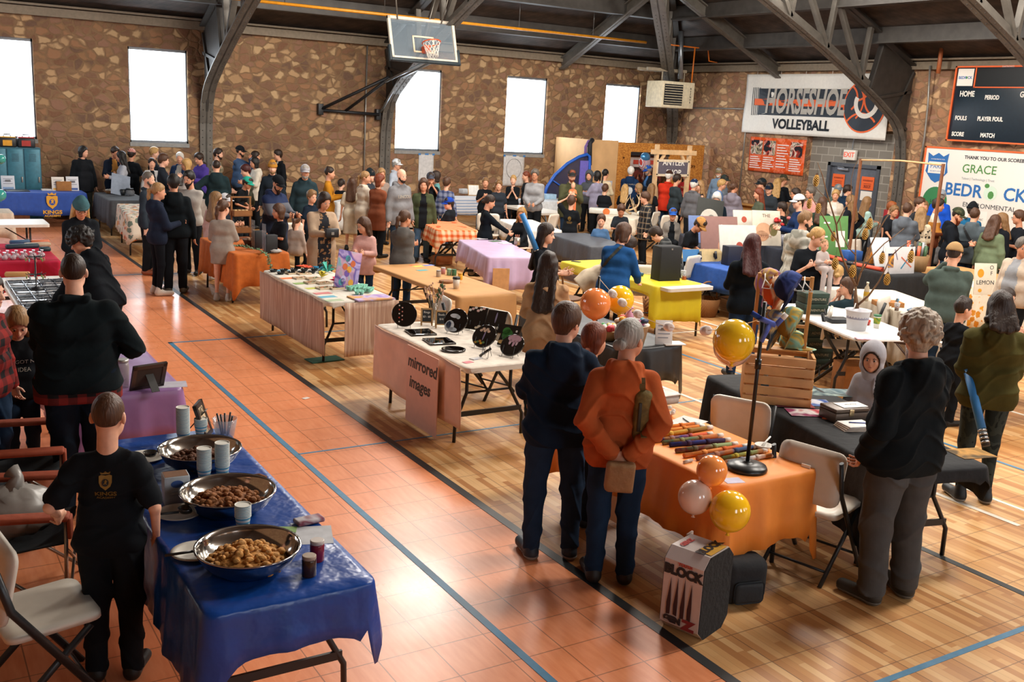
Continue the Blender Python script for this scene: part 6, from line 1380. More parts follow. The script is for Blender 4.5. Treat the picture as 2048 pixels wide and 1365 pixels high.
def jar(px,z,r,h,body,lid,label,cat='jar',grp=None):
 t=empty('jar',at(px[0],px[1],z),0,label,cat,grp);b=B();b.lathe([(r*.9,0),(r,.006),(r,h*.78),(r*.88,h*.86)],n=22);b.done('jar_body',M(body,.2,var=.05),t);b=B();b.lathe([(r*.95,h*.84),(r*.98,h*.86),(r*.98,h),(r*.9,h+.002)],n=22);b.done('lid',M(lid,.35),t)
jar((618,1152),TZ,.033,.1,'#3a241a','#a08c7a','brown spice jar near the corner of the blue table');jar((634,1122),TZ,.034,.105,'#7a1c34','#c4b8b0','dark red jar with pale lid behind the brown jar')
flat('paper_sheet',(610,1072),TZ,.27,.22,-18,'#b7b8bc','white paper sheet at the right edge of the blue table');flat('green_note',(573,1060),TZ+.003,.1,.07,-25,'#7a9a58','green note on the white paper sheet','note');t=empty('candy_packet',at(618,1045,TZ+.004),R(5),'shiny printed packet on the white paper sheet','packet');b=B();b.box(-.075,-.04,0,.075,.04,.025,.01);b.done('packet_body',pattern('paint','#9aa0a8','#c8c4c8','#7a3a4a','#b0b4bc'),t)
t=empty('cinnamon_pastry',at(518,958,TZ),R(-40),'small brown pastry on the blue table behind the middle bowl','food');b=B();b.tube([(-.045,0,.012),(0,.005,.016),(.045,0,.012)],[.010,.014,.009],8);b.done('pastry',M('#7a4a2a',.8,bump=.5),t)
# lavender table and jewellery
flat('paper_sheet',(340,770),TZ,.24,.17,-10,'#b4b0bc','white printed paper on the corner of the lavender cloth');t=empty('glass_jar',at(247,775,TZ),0,'tall clear jar behind the picture frame on the lavender cloth','jar');b=B();b.lathe([(.04,0),(.045,.16),(.038,.2)],n=20);b.done('glass',M('#a8a090',.1,alpha=.5),t);b=B();b.lathe([(.042,.19),(.042,.215)],n=20);b.done('lid',M('#b8b4ac',.3,.6),t)
GLOSS=M('#d5d8dc',.05,spec=.8,var=0,coat=.6)
for k in range(4):
 t=empty('display_tray',(1.40+.0,10.62+k*.5,.737),0,('nearest glossy jewellery tray on the white table','second glossy jewellery tray','third glossy jewellery tray','glossy jewellery tray next to the red cloth table')[k],'tray','glossy jewellery trays');b=B();b.box(-.33,-.235,0,.33,.235,.012,.003);b.done('tray_base',GLOSS,t)
 b=B()
 for i in range(5):b.box(-.32+i*.155,-.23,.012,-.312+i*.155,.23,.02)
 for i in range(4):b.box(-.32,-.225+i*.148,.012,.32,-.218+i*.148,.02)
 b.done('dividers',M('#23262e',.3),t)
 b=B()
 for i in range(40):
  a=rnd.uniform(0,PI);x_,y_=rnd.uniform(-.3,.3),rnd.uniform(-.21,.21);b.tube([(x_,y_,.02),(x_+.02*math.cos(a),y_+.02*math.sin(a),.026),(x_+.05*math.cos(a),y_+.05*math.sin(a),.02)],.0035,5)
 o=b.done('jewellery',M('#3a3c44',.3,.6),t);o['kind']='stuff'
pj=at(73,578,.755);t=empty('earring_stand',pj,0,'two tier black earring tree on the jewellery table','stand');b=B();b.lathe([(.075,0),(.075,.01),(.02,.02),(.008,.03),(.008,.36)],n=20);b.done('stem',M('#14161c',.4),t)
for z_ in(.16,.35):
 for k in range(8):
  a=k*PI/4;b=B();b.tube([(0,0,z_),(.09*math.cos(a),.09*math.sin(a),z_),(.1*math.cos(a),.1*math.sin(a),z_+.012)],.004,5);ar=b.done('arm',M('#14161c',.4),t);b=B();b.sphere((.09*math.cos(a),.09*math.sin(a),z_-.03),.009,1,1,2.2,7);b.done('earring',M(('#b87a6a','#8a9a5a','#9ab0b8')[k%3],.4),ar)
t=empty('jewelry_board',at(35,553,.755),R(80),'rolled kraft display on the jewellery table','display');b=B();b.box(-.05,-.13,0,.05,.13,.05,.015);b.done('roll',KRAFT,t)
pr=at(60,507,TZ)
for k in range(12):
 x_=1.12+(k%6)*.1;y_=13.95+(k//6)*.16;t=empty('gift_baggie',(x_+.05*(k//6),y_,TZ),0,'small clear baggie of sweets in the front rows on the red cloth','bag','clear sweet baggies on the red cloth');b=B();b.sphere((0,0,.03),.038,1,1,.9,9,.1);b.tube([(0,0,.05),(0,0,.075),(0,0,.1)],[.012,.008,.022],7);b.done('baggie',M('#c0aab0',.25),t)
for k,(u,v,w_,c_,lb)in enumerate(((45,497,.42,'#1c3440','long dark teal wrapped roll on the red cloth'),(75,494,.34,'#b09a80','tan wrapped roll on the red cloth'),(40,489,.26,'#27486a','blue roll at the back of the red cloth'),(90,503,.14,'#16323a','small dark box on the red cloth'),(80,488,.24,'#c46a44','orange roll at the back of the red cloth'))):
 t=empty('wrapped_roll',at(u,v,TZ),R(8),lb,'roll');b=B();b.box(-w_/2,-.045,0,w_/2,.045,.06,.02);b.done('wrap',M(c_,.5),t)
# academy table and far left stall goods
def standee(px,z,w_,h_,col,label,lines=3,cat='sign',rz=0,accent=None):
 t=empty('display_card',at(px[0],px[1],z),R(rz),label,cat);m=Rx(R(-12));b=B();b.box(-w_/2,-.004,0,w_/2,.004,h_,.001);b.xf(m);b.done('card',M(col,.6,var=.03),t);b=B();b.beam((0,.01,h_*.7),(0,h_*.4,0.004),w_*.4,.004,(0,1,1));b.done('prop',M('#8a8a8a',.6),t)
 for k in range(lines):b=B();b.box(-w_*.35,-.006,h_*(.75-k*.16),w_*(.35-.1*(k%2)),-.0042,h_*(.79-k*.16));b.xf(m);b.done('printed_line',M('#7c7f8a',.6,var=0),t)
 if accent:b=B();b.box(-w_*.4,-.007,h_*.06,w_*.4,-.0045,h_*.2);b.xf(m);b.done('colour_band',M(accent,.6,var=0),t)
 return t
standee((17,380),TZ,.26,.3,'#c8ccd4','white info card left on the blue academy table',accent='#7a98c0');standee((117,382),TZ,.25,.3,'#dcd4c8','white info card with gold band on the academy table',accent='#d09a3c');standee((146,382),TZ,.25,.31,'#d4d4d8','white info card with blue print at the end of the academy table',accent='#3a5a9a')
boxy('carton',(133,368),TZ,.3,.2,.2,5,CARD,'cardboard box behind the academy cards',pos=Vector((3.3,23.8,TZ)));flat('paper_stack',(93,381),TZ,.2,.15,0,'#cfc8bc','stack of papers on the academy table',th=.03)
t=empty('bread_basket',at(228,387,TZ),0,'round wicker tray of wrapped breads on the charcoal cloth','basket');b=B();b.lathe([(.16,0),(.22,.07),(.21,.07),(.15,.01)],n=24);b.done('tray',WICK,t)
b=B();[b.sphere((rnd.uniform(-.15,.15),rnd.uniform(-.15,.15),.06),.045,1.2,.9,.6,8,.1)for _ in range(16)];o=b.done('wrapped_breads',M('#cfc6ba',.5),t);o['kind']='stuff'
t=empty('dark_mug',at(246,391,TZ),0,'black cup on the charcoal cloth','cup');b=B();b.lathe([(.04,0),(.045,.13),(.04,.13)],n=16);b.done('cup_body',BLACK,t)
t=empty('glass_jar',at(260,391,TZ),0,'wide glass jar with dark lid on the charcoal cloth','jar');b=B();b.lathe([(.09,0),(.1,.08),(.07,.12)],n=18);b.done('glass',M('#8a8c90',.1,alpha=.6),t);b=B();b.lathe([(.075,.12),(.075,.15)],n=18);b.done('lid',BLACK,t)
t=empty('easel_board',at(240,391,TZ),R(15),'grey blue board leaning on the charcoal cloth table','board');b=B();b.box(-.2,-.01,0,.2,.01,.46);b.xf(Rx(R(-20))@Ry(R(14)));b.done('board',M('#7a8698',.6),t)
bottle((277,372),TZ,('#2c8a3c','#1c6a2c','#2a7a3a'),'green soda bottle among the far left stalls',1.2)
# striped table
for k in range(10):
 x_=4.14+(k%5)*.135;y_=12.34-(k//5)*.19;t=empty('muffin_tin',(x_+(k//5)*.03,y_-.004*(k%5),TZ),0,'small fluted dark tin in the two back rows of the egg carton table','tin','fluted dark tins on the egg carton table')
 b=B();n=24;prof=[(.030,0),(.05,.032)]
 L=[[b.b.verts.new(((r_+.004*(q%2))*math.cos(2*PI*q/n),(r_+.004*(q%2))*math.sin(2*PI*q/n),z_))for q in range(n)]for r_,z_ in((.03,0),(.05,.034),(.047,.034),(.03,.012))]
 for A,D in zip(L,L[1:]):
  for q in range(n):b.b.faces.new((A[q],A[(q+1)%n],D[(q+1)%n],D[q]))
 b.b.faces.new(L[-1]);b.b.faces.new(L[0][::-1]);b.done('tin_body',M('#23282a',.35,.4),t)
def pom(px,col,label,r=.1,h=.06):
 t=empty('tissue_flower',at(px[0],px[1],TZ),0,label,'decoration','tissue flowers on the egg carton table');q=random.Random(label)
 for k in range(14):
  a=q.uniform(0,6.28);l_=r*q.uniform(.5,1.);w_=r*.5;z_=q.uniform(.2,1.)*h;b=B();v=[b.b.verts.new(p)for p in((0,0,.01),(l_*.6*math.cos(a-.5),l_*.6*math.sin(a-.5),z_),(l_*math.cos(a),l_*math.sin(a),z_*.6+.012),(l_*.6*math.cos(a+.5),l_*.6*math.sin(a+.5),z_*.9))];b.b.faces.new(v);o=b.done('petal',M(col,.8),t);md=o.modifiers.new('s','SOLIDIFY');md.thickness=.003
pom((613,537),'#d8502c','orange red tissue paper flower',.15,.05);pom((638,540),'#1c7aa0','blue tissue paper flower',.12,.05);pom((643,556),'#c8b83a','yellow tissue paper flower',.1,.1);pom((655,545),'#4ab0a0','teal tissue paper flower',.12,.14);pom((672,565),'#c8285a','hot pink tissue paper bow',.1,.07)
trays=[(585,548,0),(607,549,1),(601,558,0),(626,559,1),(624,567,0),(647,568,1),(648,578,0),(672,578,1)]
for k,(u,v,q)in enumerate(trays):
 t=empty('paper_tray',at(u,v,TZ),R(8),('small paper tray of beads on the aisle side of the egg carton table','small paper tray of beads on the inner side of the egg carton table')[q],'tray',('bead trays on the aisle side','bead trays on the inner side')[q]);b=B();b.box(-.075,-.055,0,.075,.055,.004);
 for a in((-.085,-.06,0,-.075,.06,.022),(.075,-.06,0,.085,.06,.022),(-.085,-.062,0,.085,-.055,.022),(-.085,.055,0,.085,.062,.022)):b.box(*a)
 b.done('tray_body',M('#c8b498',.7),t);b=B();[b.sphere((rnd.uniform(-.065,.065),rnd.uniform(-.045,.045),.01),.009,n=6)for _ in range(28)];o=b.done('beads',pattern('spots','#b07a5a','#c8402c','#3a8a6a','#e0c0a8'),t);o['kind']='stuff'
for k,(u,v,c_,lb)in enumerate(((577,557,'#d8743a','orange'),(604,567,'#8aa860','green'),(628,577,'#b8b84a','olive yellow'),(645,587,'#c87a7a','pink red'),(655,594,'#5aa0b8','light blue'),(668,601,'#a0b090','pale green'),(562,541,'#5a9ab0','teal'))):flat('colour_paper',(u,v),TZ,.2,.11,5,c_,lb+' paper sheet along the aisle edge of the egg carton table','paper')
for k,(u,v)in enumerate(((706,580),(722,577),(737,583),(718,589))):
 t=empty('egg_carton',at(u,v,TZ+.01),R(10+20*k),('mint egg carton farthest left on the purple canvas','mint egg carton at the back of the pile','mint egg carton at the right end of the pile','mint egg carton nearest the table end')[k],'egg carton','mint egg cartons');b=B()
 for i in(-1,1):
  for j in(-1,0,1):b.lathe([(.016,0),(.03,.045),(.027,.045),(.014,.006)],(j*.052,i*.026,0),8)
 b.done('carton_cups',M('#7fc0aa',.8),t)
t=empty('canvas_painting',at(690,578,TZ),R(-10),'colourful balloon canvas painting standing on the egg carton table','painting');PM=pattern('paint','#8a7ab8','#b0a0cc','#5a4a9a','#c8a0b8','#7ab0b8','#9a8ac0');m=Rx(R(-20))@Ry(R(12));b=B();b.box(-.14,-.012,0,.14,.012,.46,.002);b.xf(m);b.done('canvas',PM,t)
for k in range(10):x_,z_=rnd.uniform(-.1,.1),rnd.uniform(.05,.42);b=B();b.lathe([(.03,0),(.03,.002)],n=16,sy=1.35);b.xf(m@Matrix(((1,0,0,x_),(0,0,-1,-.0125),(0,1,0,z_),(0,0,0,1))));b.done('painted_balloon',M(('#d89a2c','#6a4aa0','#3a8a9a','#c8602c','#b8b0d8')[k%5],.6,var=0),t)
flat('canvas_painting',(742,597),TZ,.46,.3,3,pattern('paint','#9a7ab8','#b8a8cc','#c89a6a'),'flat purple canvas under the mint egg cartons','painting',.015)
def drink(px,z,r,h,liq,label,straw='#3aa06a',fill=.6):
 t=empty('plastic_cup',at(px[0],px[1],z),0,label,'cup');b=B();b.lathe([(r*.72,0),(r,h),(r*.97,h),(r*.7,.003)],n=20);b.done('cup_body',M('#cfd2d4',.08,alpha=.35,var=0),t);b=B();b.lathe([(r*.69,.004),(r*(.7+.27*fill),h*fill)],n=18);b.done('drink',M(liq,.15,var=0),t);b=B();b.lathe([(r*1.03,h),(r*1.0,h+.008),(r*.6,h+.014)],n=20);b.done('lid',M('#d4d6d8',.1,alpha=.5,var=0),t)
 if straw:b=B();b.tube([(0,0,.01),(.02,.01,h+.07)],.0035,6);b.done('straw',M(straw,.4),t)
drink((701,573),TZ,.042,.12,'#d8962c','plastic cup of orange drink with green straw');drink((690,565),TZ,.038,.09,'#8a3a1c','small cup of brown drink behind the orange drink',None)
# kraft table goods
t=empty('wood_slice',at(892,566,TZ),0,'round wood slice holding a yellow jar on the kraft paper','board');b=B();b.lathe([(.085,0),(.09,.01),(.088,.03),(.08,.032)],n=24);b.done('slice',M('#8a5a34',.8,bump=.4),t)
for u,v,z_,bc,lc,lb in((886,548,TZ,'#c08080','#b8b0ac','pink candle jar with silver lid on the kraft paper'),(898,551,TZ,'#7a9a7a','#8ab090','green jar with mint lid on the kraft paper'),(920,560,TZ+.032,'#d8a02c','#c8901c','yellow jar on the wood slice'),(877,554,TZ,'#b0a090','#8a807a','small clear jar at the left of the jar group'),(908,552,TZ,'#3a6a4a','#3a6a4a','dark green jar behind the coffee cup')):jar((u,v),z_,.032,.085,bc,lc,lb)
t=empty('coffee_cup',at(912,578,TZ),0,'white paper coffee cup with black lid on the kraft paper','cup');b=B();b.lathe([(.032,0),(.044,.125)],n=24);b.done('cup_body',M('#d8cec0',.6),t);b=B();b.lathe([(.047,.122),(.048,.132),(.041,.148),(.036,.15)],n=24);b.done('lid',BLACK,t)
for u,v,c_,lb in((845,541,'#4a9aa0','teal leaflet on the kraft paper'),(836,533,'#d8c04a','yellow leaflet at the far end of the kraft paper'),(857,531,'#6a7ab8','blue leaflet at the far end of the kraft paper'),(828,531,'#d8743a','orange leaflet at the far end of the kraft paper')):flat('leaflet',(u,v),TZ,.16,.09,10,c_,lb)
# resin table goods
BLKR=M('#1c1713',.12,spec=.6,var=.15,coat=.5)
def wire_easel(t,w_):
 for s_ in(-1,1):b=B();b.tube([(s_*w_,-.05,.012),(s_*w_,-.01,.0),(s_*w_,.02,.10),(s_*w_,.09,.0)],.0025,5);b.done('wire_stand',BLACK,t)
def tray(px,r,h,rz,tilt,label,shape='round',deco=()):
 t=empty('resin_tray',at(px[0],px[1],TZ),R(rz),label,'tray');m=T(0,0,.008)@Rx(R(90-tilt));b=B()
 if shape=='round':b.lathe([(r*.97,0),(r,.004),(r,.018),(r*.96,.021)],n=40);b.xf(T(0,r,0))
 else:b.prism(rc(-r,0,r,h),0,.02)
 if tilt<89:b.xf(m)
 else:b.xf(T(0,-r,0))
 b.done('tray_body',BLKR,t)
 mm=m if tilt<89 else T(0,-r,0)
 for x_,y_,rx,ry,col in deco:b=B();b.lathe([(1,0),(1,.0015)],n=14);b.xf(mm@T(x_,y_,.0205)@Matrix.Diagonal((rx,ry,1,1)));b.done('inlay',M(col,.4,var=.1),t)
 if tilt<89:wire_easel(t,r*.5)
 return t
FLW=('#d8cfc4','#c87a6a','#c8402c','#d8b0a8')
tray((808,656),.125,0,-25,18,'round black resin tray with pink and white dots leaning at the far end',deco=[(-.05+.03*(k%2),.05+.02*k,.007,.007,FLW[k%4])for k in range(9)])
t=tray((906,668),.125,0,-55,30,'round resin tray with a white and blue abstract curl',deco=[(-.05,.06,.05,.06,'#c8ccd0'),(-.06,.07,.028,.04,'#2c3c5a'),(-.02,.17,.05,.022,'#c8ccd0'),(.02,.16,.022,.02,'#c0c8cc'),(-.01,.03,.05,.022,'#b8c0c8')])
tray((948,662),.10,.24,-50,32,'tall black resin board with pale blossoms behind the curl tray','sq',[(-.08+.028*k,.20+.015*(k%3),.016,.014,FLW[(k%2)*3])for k in range(6)]+[(.05,.03,.02,.02,'#d8ccb8'),(.02,.02,.015,.012,'#d8c8a8')])
tray((985,668),.10,.24,-52,38,'black resin board with white strokes and a violet stripe','sq',[(-.05+.03*k,.05,.012,.016,'#c8c4bc')for k in range(4)]+[(.0,.16,.008,.06,'#7a708a')])
tray((960,698),.12,0,-62,40,'round resin tray with blossoms and yellow flowers',deco=[(-.05+.02*k,.17+.02*(k%2),.016,.014,'#c8a890')for k in range(5)]+[(-.06+.02*k,.04+.01*(k%3),.014,.012,('#c8962c','#5a7a4a','#b8742c')[k%3])for k in range(5)]+[(.0,.12,.006,.05,'#8a7a9a')])
tray((1012,695),.09,.22,-58,40,'black resin board with a big green leaf','sq',[(-.02,.11,.055,.06,'#2c5a24'),(-.04,.15,.04,.04,'#34682a'),(-.05,.03,.04,.02,'#b8925a'),(.06,.16,.01,.012,'#c8c0b8')])
tray((1015,715),.115,0,-64,44,'oval black resin tray with a pink poured top',deco=[(.0,.18,.07,.04,'#b08a94'),(-.03,.14,.012,.03,'#c0a0a8'),(.01,.13,.012,.035,'#b890a0'),(.04,.14,.01,.03,'#c0a0a8')])
for px,lb,sq in(((841,667),'flat square black resin tray farthest along the cream cloth',1),((878,685),'flat square black resin tray in the middle with red bits',1),((907,702),'flat round black resin tray nearest the table front',0)):
 t=empty('resin_tray',at(px[0],px[1],TZ),R(-8),lb,'tray','flat resin trays');b=B()
 if sq:b.box(-.125,-.125,0,.125,.125,.018,.002)
 else:b.lathe([(.105,0),(.11,.004),(.11,.02),(.1,.021)],n=36)
 b.done('tray_body',BLKR,t);b=B();(b.box(-.11,-.11,.0185,.11,.11,.0195)if sq else b.lathe([(.09,.021),(.09,.0215)],n=30));b.done('mirror_face',M('#5c5650',.04,1.,var=0),t)
for k,(u,v,a_,b_)in enumerate(((853,650,'Rings','$3 - $5'),(882,655,'Studs','$10'))):
 t=empty('chalkboard_sign',at(u,v,TZ),R(-25),('small wooden A frame chalkboard nearer the speckled round tray','small wooden A frame chalkboard beside the vase')[k],'sign','small A frame chalkboards');OAK=M('#b08a5a',.7)
 for s_ in(1,-1):
  m=(Rz(PI)if s_<0 else Matrix())@T(0,-.045,0)@Rx(R(-14));b=B()
  for a in((-.06,-.005,0,-.045,.005,.175),(.045,-.005,0,.06,.005,.175),(-.06,-.005,.16,.06,.005,.175),(-.06,-.005,.03,.06,.005,.042)):b.box(*a)
  b.xf(m);b.done('frame_leaf',OAK,t)
  if s_>0:b=B();b.box(-.046,-.002,.04,.046,.003,.162);b.xf(m);b.done('board',M('#22262a',.7),t);text('lettering',a_,.03,WHITE,t,m@Matrix(((1,0,0,0),(0,0,-1,-.0025),(0,1,0,.135),(0,0,0,1))),.0003);text('lettering',b_,.026,WHITE,t,m@Matrix(((1,0,0,0),(0,0,-1,-.0025),(0,1,0,.09),(0,0,0,1))),.0003)
t=empty('flower_vase',at(868,645,TZ),0,'narrow clear vase of dried flowers on the resin table','vase');b=B();b.lathe([(.026,0),(.02,.05),(.022,.2),(.02,.2),(.016,.05)],n=16);b.done('vase_body',M('#b8b0a8',.08,alpha=.45,var=0),t)
for k in range(9):
 a=k*.7;e_=Vector((.10*math.cos(a),.10*math.sin(a),.33+.03*(k%3)));b=B();b.tube([(0,0,.02),e_*.6,e_],.002,4);st_=b.done('stem',M('#8a7a4a',.8),t);b=B();[b.sphere(e_*(1-.06*j)+Vector((rnd.uniform(-.02,.02),rnd.uniform(-.02,.02),0)),.008,1,1,1.6,6)for j in range(6)];b.done('dried_flowers',M('#c09a84',.9),st_)
for k in range(3):b=B();b.tube([(0,0,.1),(.05+.03*k,.04,.3+.06*k)],.003,4);[b.sphere((.04+.025*k+.01*j,.035,.28+.05*k-.015*j),.014,1.6,.4,.8,7)for j in range(4)];b.done('leaf_sprig',M('#2c4a24',.7),t)
t=empty('phone_stand',at(970,716,TZ),R(-50),'small black pen shaped object on a wire stand near the table front','stand');b=B();b.tube([(-.05,0,.01),(.05,.0,.09)],.012,8);b.done('barrel',BLKR,t);wire_easel(t,.03)
flat('price_note',(936,725),TZ,.09,.06,10,'#d87a84','pink price note at the corner of the resin table','note');flat('business_card',(952,718),TZ,.11,.06,15,pattern('paint','#b8b8c4','#d0ccc8','#8a94b0'),'small stack of printed cards by the pink note','card',.006)
jar((955,655),TZ,.025,.09,'#8a6a4a','#2a2422','small brown jar with black lid behind the resin boards')
# orange stall
for z_ in(0,):pass
t=empty('tiered_crate',at(482,478,TZ),R(5),'two tier wooden crate stand with breads on the burnt orange cloth','stand');WD=M('#8a5a2c',.7,var=.2,scale=8)
for x_ in(-.15,.15):b=B();b.box(x_-.012,-.015,0,x_+.012,.015,.64);b.done('post',WD,t)
for z_ in(.10,.36):
 b=B();b.box(-.15,-.1,z_,.15,.1,z_+.01)
 for a in((-.15,-.1,z_,.15,-.09,z_+.09),(-.15,.09,z_,.15,.1,z_+.09),(-.15,-.1,z_,-.14,.1,z_+.09),(.14,-.1,z_,.15,.1,z_+.09)):b.box(*a)
 b.done('shelf_crate',WD,t);b=B();[b.sphere((-.09+.06*k,0,z_+.07),.035,1,1.2,.8,8,.1)for k in range(4)];o=b.done('breads',M('#c0a070' if z_>.3 else '#9a6a48',.8),t);o['kind']='stuff'
b=B();b.box(-.165,-.02,.64,.165,.02,.66);b.done('top_rail',WD,t)
t=empty('wicker_bowl',at(505,492,TZ),0,'dark wicker bowl with jars on the burnt orange cloth','bowl');b=B();b.lathe([(.1,0),(.15,.1),(.14,.1),(.09,.01)],n=24);b.done('bowl_body',M('#4a2c18',.8,bump=.5),t);b=B();[b.lathe([(.025,.07),(.025,.12),(.022,.125)],(-.06+.06*k,.0,0),12)for k in range(3)];b.done('jars',M('#a8876a',.4),t)
t=empty('garland',at(480,500,TZ+.02),0,'leafy green garland draped over the corner of the burnt orange cloth','garland');gp=[(-.12,.3,.03),(-.02,.15,.04),(.1,.0,.04),(.2,-.28,.03),(.25,-.47,-.02),(.28,-.50,-.16),(.30,-.5,-.26)];b=B();b.tube(gp,.006,5);b.done('stem',M('#4a5a34',.8),t);b=B()
for k in range(150):
 f=rnd.random()*(len(gp)-1.01);i=int(f);p_=Vector(gp[i]).lerp(Vector(gp[i+1]),f-i);d_=Vector((rnd.uniform(-1,1),rnd.uniform(-1,1),rnd.uniform(-.2,.8))).normalized();s_=d_.orthogonal().normalized();l_=rnd.uniform(.03,.055)
 vv=[b.b.verts.new(p_+q_)for q_ in(Vector(),d_*l_*.5+s_*l_*.25,d_*l_,d_*l_*.5-s_*l_*.25)];b.b.faces.new(vv)
o=b.done('leaves',M('#5a7a58',.7,var=.4,scale=30),t);o['kind']='stuff'
for k,(u,v,h_,lb)in enumerate(((519,497,.26,'black display box behind the clear panel on the burnt orange cloth'),(541,506,.26,'black display box nearest the grey cloth on the burnt orange cloth'))):
 t=boxy('display_box',(u,v),TZ,.17,.12,h_,5,M('#16181c',.6),lb,'black display boxes');b=B();b.box(-.1,-.065,0,-.097,.065,.42);b.done('clear_panel',M('#8a9aa8',.1,alpha=.35,var=0),t)
t=empty('folded_towel',at(548,506,TZ),R(-15),'crumpled grey towel at the end of the burnt orange cloth','towel');b=B();b.sphere((0,0,.03),.1,1.1,.8,.35,16,.14);b.done('towel',M('#a8a4a0',.9,bump=.5),t)
# lilac, centre and yellow stall goods
t=empty('metal_tin',at(1034,490,TZ),0,'silver tin of pens on the pale lilac cloth','tin');b=B();b.lathe([(.05,0),(.05,.12),(.047,.12)],n=18);b.done('tin_body',M('#b0a89a',.3,.7),t);b=B();[b.tube([(.02*math.cos(k),.02*math.sin(k),.05),(.035*math.cos(k),.035*math.sin(k),.17)],.005,5)for k in range(6)];b.done('pens',M('#a05a3a',.5),t)
for u,v,c_,lb in((990,483,'#3a5a3a','dark green packet on the pale lilac cloth'),(1010,487,'#d0ccd0','white paper on the pale lilac cloth by the reaching hand'),(1050,497,'#d8a08a','peach card on the pale lilac cloth'),(962,478,'#c8c4cc','pale paper at the far end of the lilac cloth')):flat('paper_sheet',(u,v),TZ,.2,.13,10,c_,lb,th=.006)
t=empty('bag_sign',(7.84,12.87,.35),R(-16),'kraft sign with brown print hanging on the lilac table','sign');b=B();b.box(-.13,-.06,-.16,.13,-.05,.24);b.done('panel',M('#b98a5a',.8),t)
t=empty('tumbler',at(1061,411,.737),0,'tall black tumbler on the bare white centre table','cup');b=B();b.lathe([(.035,0),(.045,.24),(.046,.25),(.03,.265)],n=18);b.done('cup_body',M('#1a1c20',.4),t);b=B();b.tube([(0,0,.26),(.015,0,.33)],.004,5);b.done('straw',BLACK,t)
drink((1049,409),.737,.045,.14,'#a0683a','iced coffee with lid on the bare white centre table','#c8c8c8',.7)
t=empty('tablet_stand',at(948,392,TZ),R(-10),'white tablet in a wooden stand on the blue striped cloth','tablet');b=B();b.box(-.16,-.01,0,.16,.01,.3,.005);b.xf(Rx(R(-20)));b.done('frame_border',M('#b08a5a',.6),t);b=B();b.box(-.14,-.014,.02,.14,-.0105,.28);b.xf(Rx(R(-20)));b.done('screen',M('#d8d8d4',.3),t)
boxy('white_box',(928,387),TZ,.22,.18,.12,10,M('#c8ccd0',.6),'white box beside the tablet on the blue striped cloth');boxy('storage_tub',(1097,398),TZ,.34,.24,.13,0,M('#9ab8d0',.3),'pale blue plastic tub by the golf net');standee((1107,392),TZ,.2,.26,'#a8c0d0','pale blue card standing by the golf net tub')
t=boxy('display_case',(1330,560),TZ,.34,.22,.46,-6,M('#16171a',.75),'tall black display case standing on the lime yellow cloth',cat='display case');b=B();b.box(-.17,-.10,.45,.17,.12,.475,.02);b.done('flap',M('#101114',.8),t);b=B();b.box(-.012,-.115,.43,.012,-.108,.45);b.done('clip',M('#b0a8a0',.3,.7),t)
for u,v,c_,lb in((1262,543,'#d0503a','red glossy ball on the lime yellow cloth'),(1266,540,'#2c7aa8','blue ball behind the red ball on the yellow cloth'),(1275,544,'#2a9ab8','cyan ball right of the red ball on the yellow cloth'),(1283,553,'#2a5a7a','dark teal ball cluster nearest the yellow cloth edge')):t=empty('glass_ornament',at(u,v,TZ),0,lb,'ornament','glossy ornaments on the yellow cloth');b=B();b.sphere((0,0,.028),.03,n=14);b.done('ball',M(c_,.12,coat=.5),t)
bottle((1254,536),TZ,('#d8742c','#d8742c','#d8742c'),'small orange bottle on the lime yellow cloth',.8);bottle((1264,533),TZ,('#6a3a4a','#8a4a5a','#4a2a3a'),'plum bottle on the lime yellow cloth',.7);drink((1366,558),TZ,.04,.11,'#c8c0b4','clear cup with straw beside the black display case','#d8d8d8',.3);jar((1368,560),TZ,.03,.05,'#a0522c','#8a4a2c','small terracotta pot at the white end of the yellow table');flat('phone',(1152,524),TZ,.07,.14,30,'#2a2c30','dark phone at the far end of the lime yellow cloth','phone',.008)
# painted boards stall
def board(px,z,w_,h_,rz,tilt,col,label,deco=(),cat='art board',th=.02,roll=0):
 t=empty('art_board',at(px[0],px[1],z),R(rz),label,cat);m=Rx(R(-tilt))@Ry(R(roll));b=B();b.box(-w_/2,-th/2,0,w_/2,th/2,h_,.002);b.xf(m);b.done('board_panel',M(col,.75,var=.05)if isinstance(col,str)else col,t)
 for x_,y_,rx,ry,c_ in deco:b=B();b.lathe([(1,0),(1,.002)],n=20);b.xf(m@Matrix(((1,0,0,x_),(0,0,-1,-th/2-.0005),(0,1,0,y_),(0,0,0,1)))@Matrix.Diagonal((rx,ry,1,1)));b.done('painted_shape',M(c_,.7,var=.06),t)
 b=B();b.beam(m@Vector((0,th,h_*.75)),(0,h_*.42,.004),.025,.02);b.done('prop_leg',M('#a8743c',.7),t);return t
board((1414,470),TZ,.56,.72,-18,14,'#30322f','dark grey art board with a pale moon disc',[(.0,.30,.2,.22,'#c4bfb4'),(.04,.36,.06,.05,'#8e8a82'),(-.05,.24,.05,.06,'#9a958c')],roll=8)
board((1440,505),TZ,.72,.62,-14,16,'#8a6660','mauve art board with a white crescent',[(.05,.42,.045,.06,'#d8d0c8'),(.07,.43,.035,.05,'#8a6660'),(.06,.1,.1,.12,'#b8846a'),(.06,.02,.11,.06,'#8a6660')])
board((1478,525),TZ,.68,.6,-12,16,'#c9c6be','white art board with a red dot low in front',[(.02,.26,.062,.068,'#9a3c2c'),(.0,.04,.3,.09,'#8e8b87')])
board((1490,483),TZ,.44,.6,-16,18,'#cfc8bc','white arched art board with a red dot higher at the back',[(.0,.42,.055,.06,'#b04a34'),(.0,.06,.2,.08,'#3a4a5a'),(.06,.04,.12,.05,'#c8683c')])
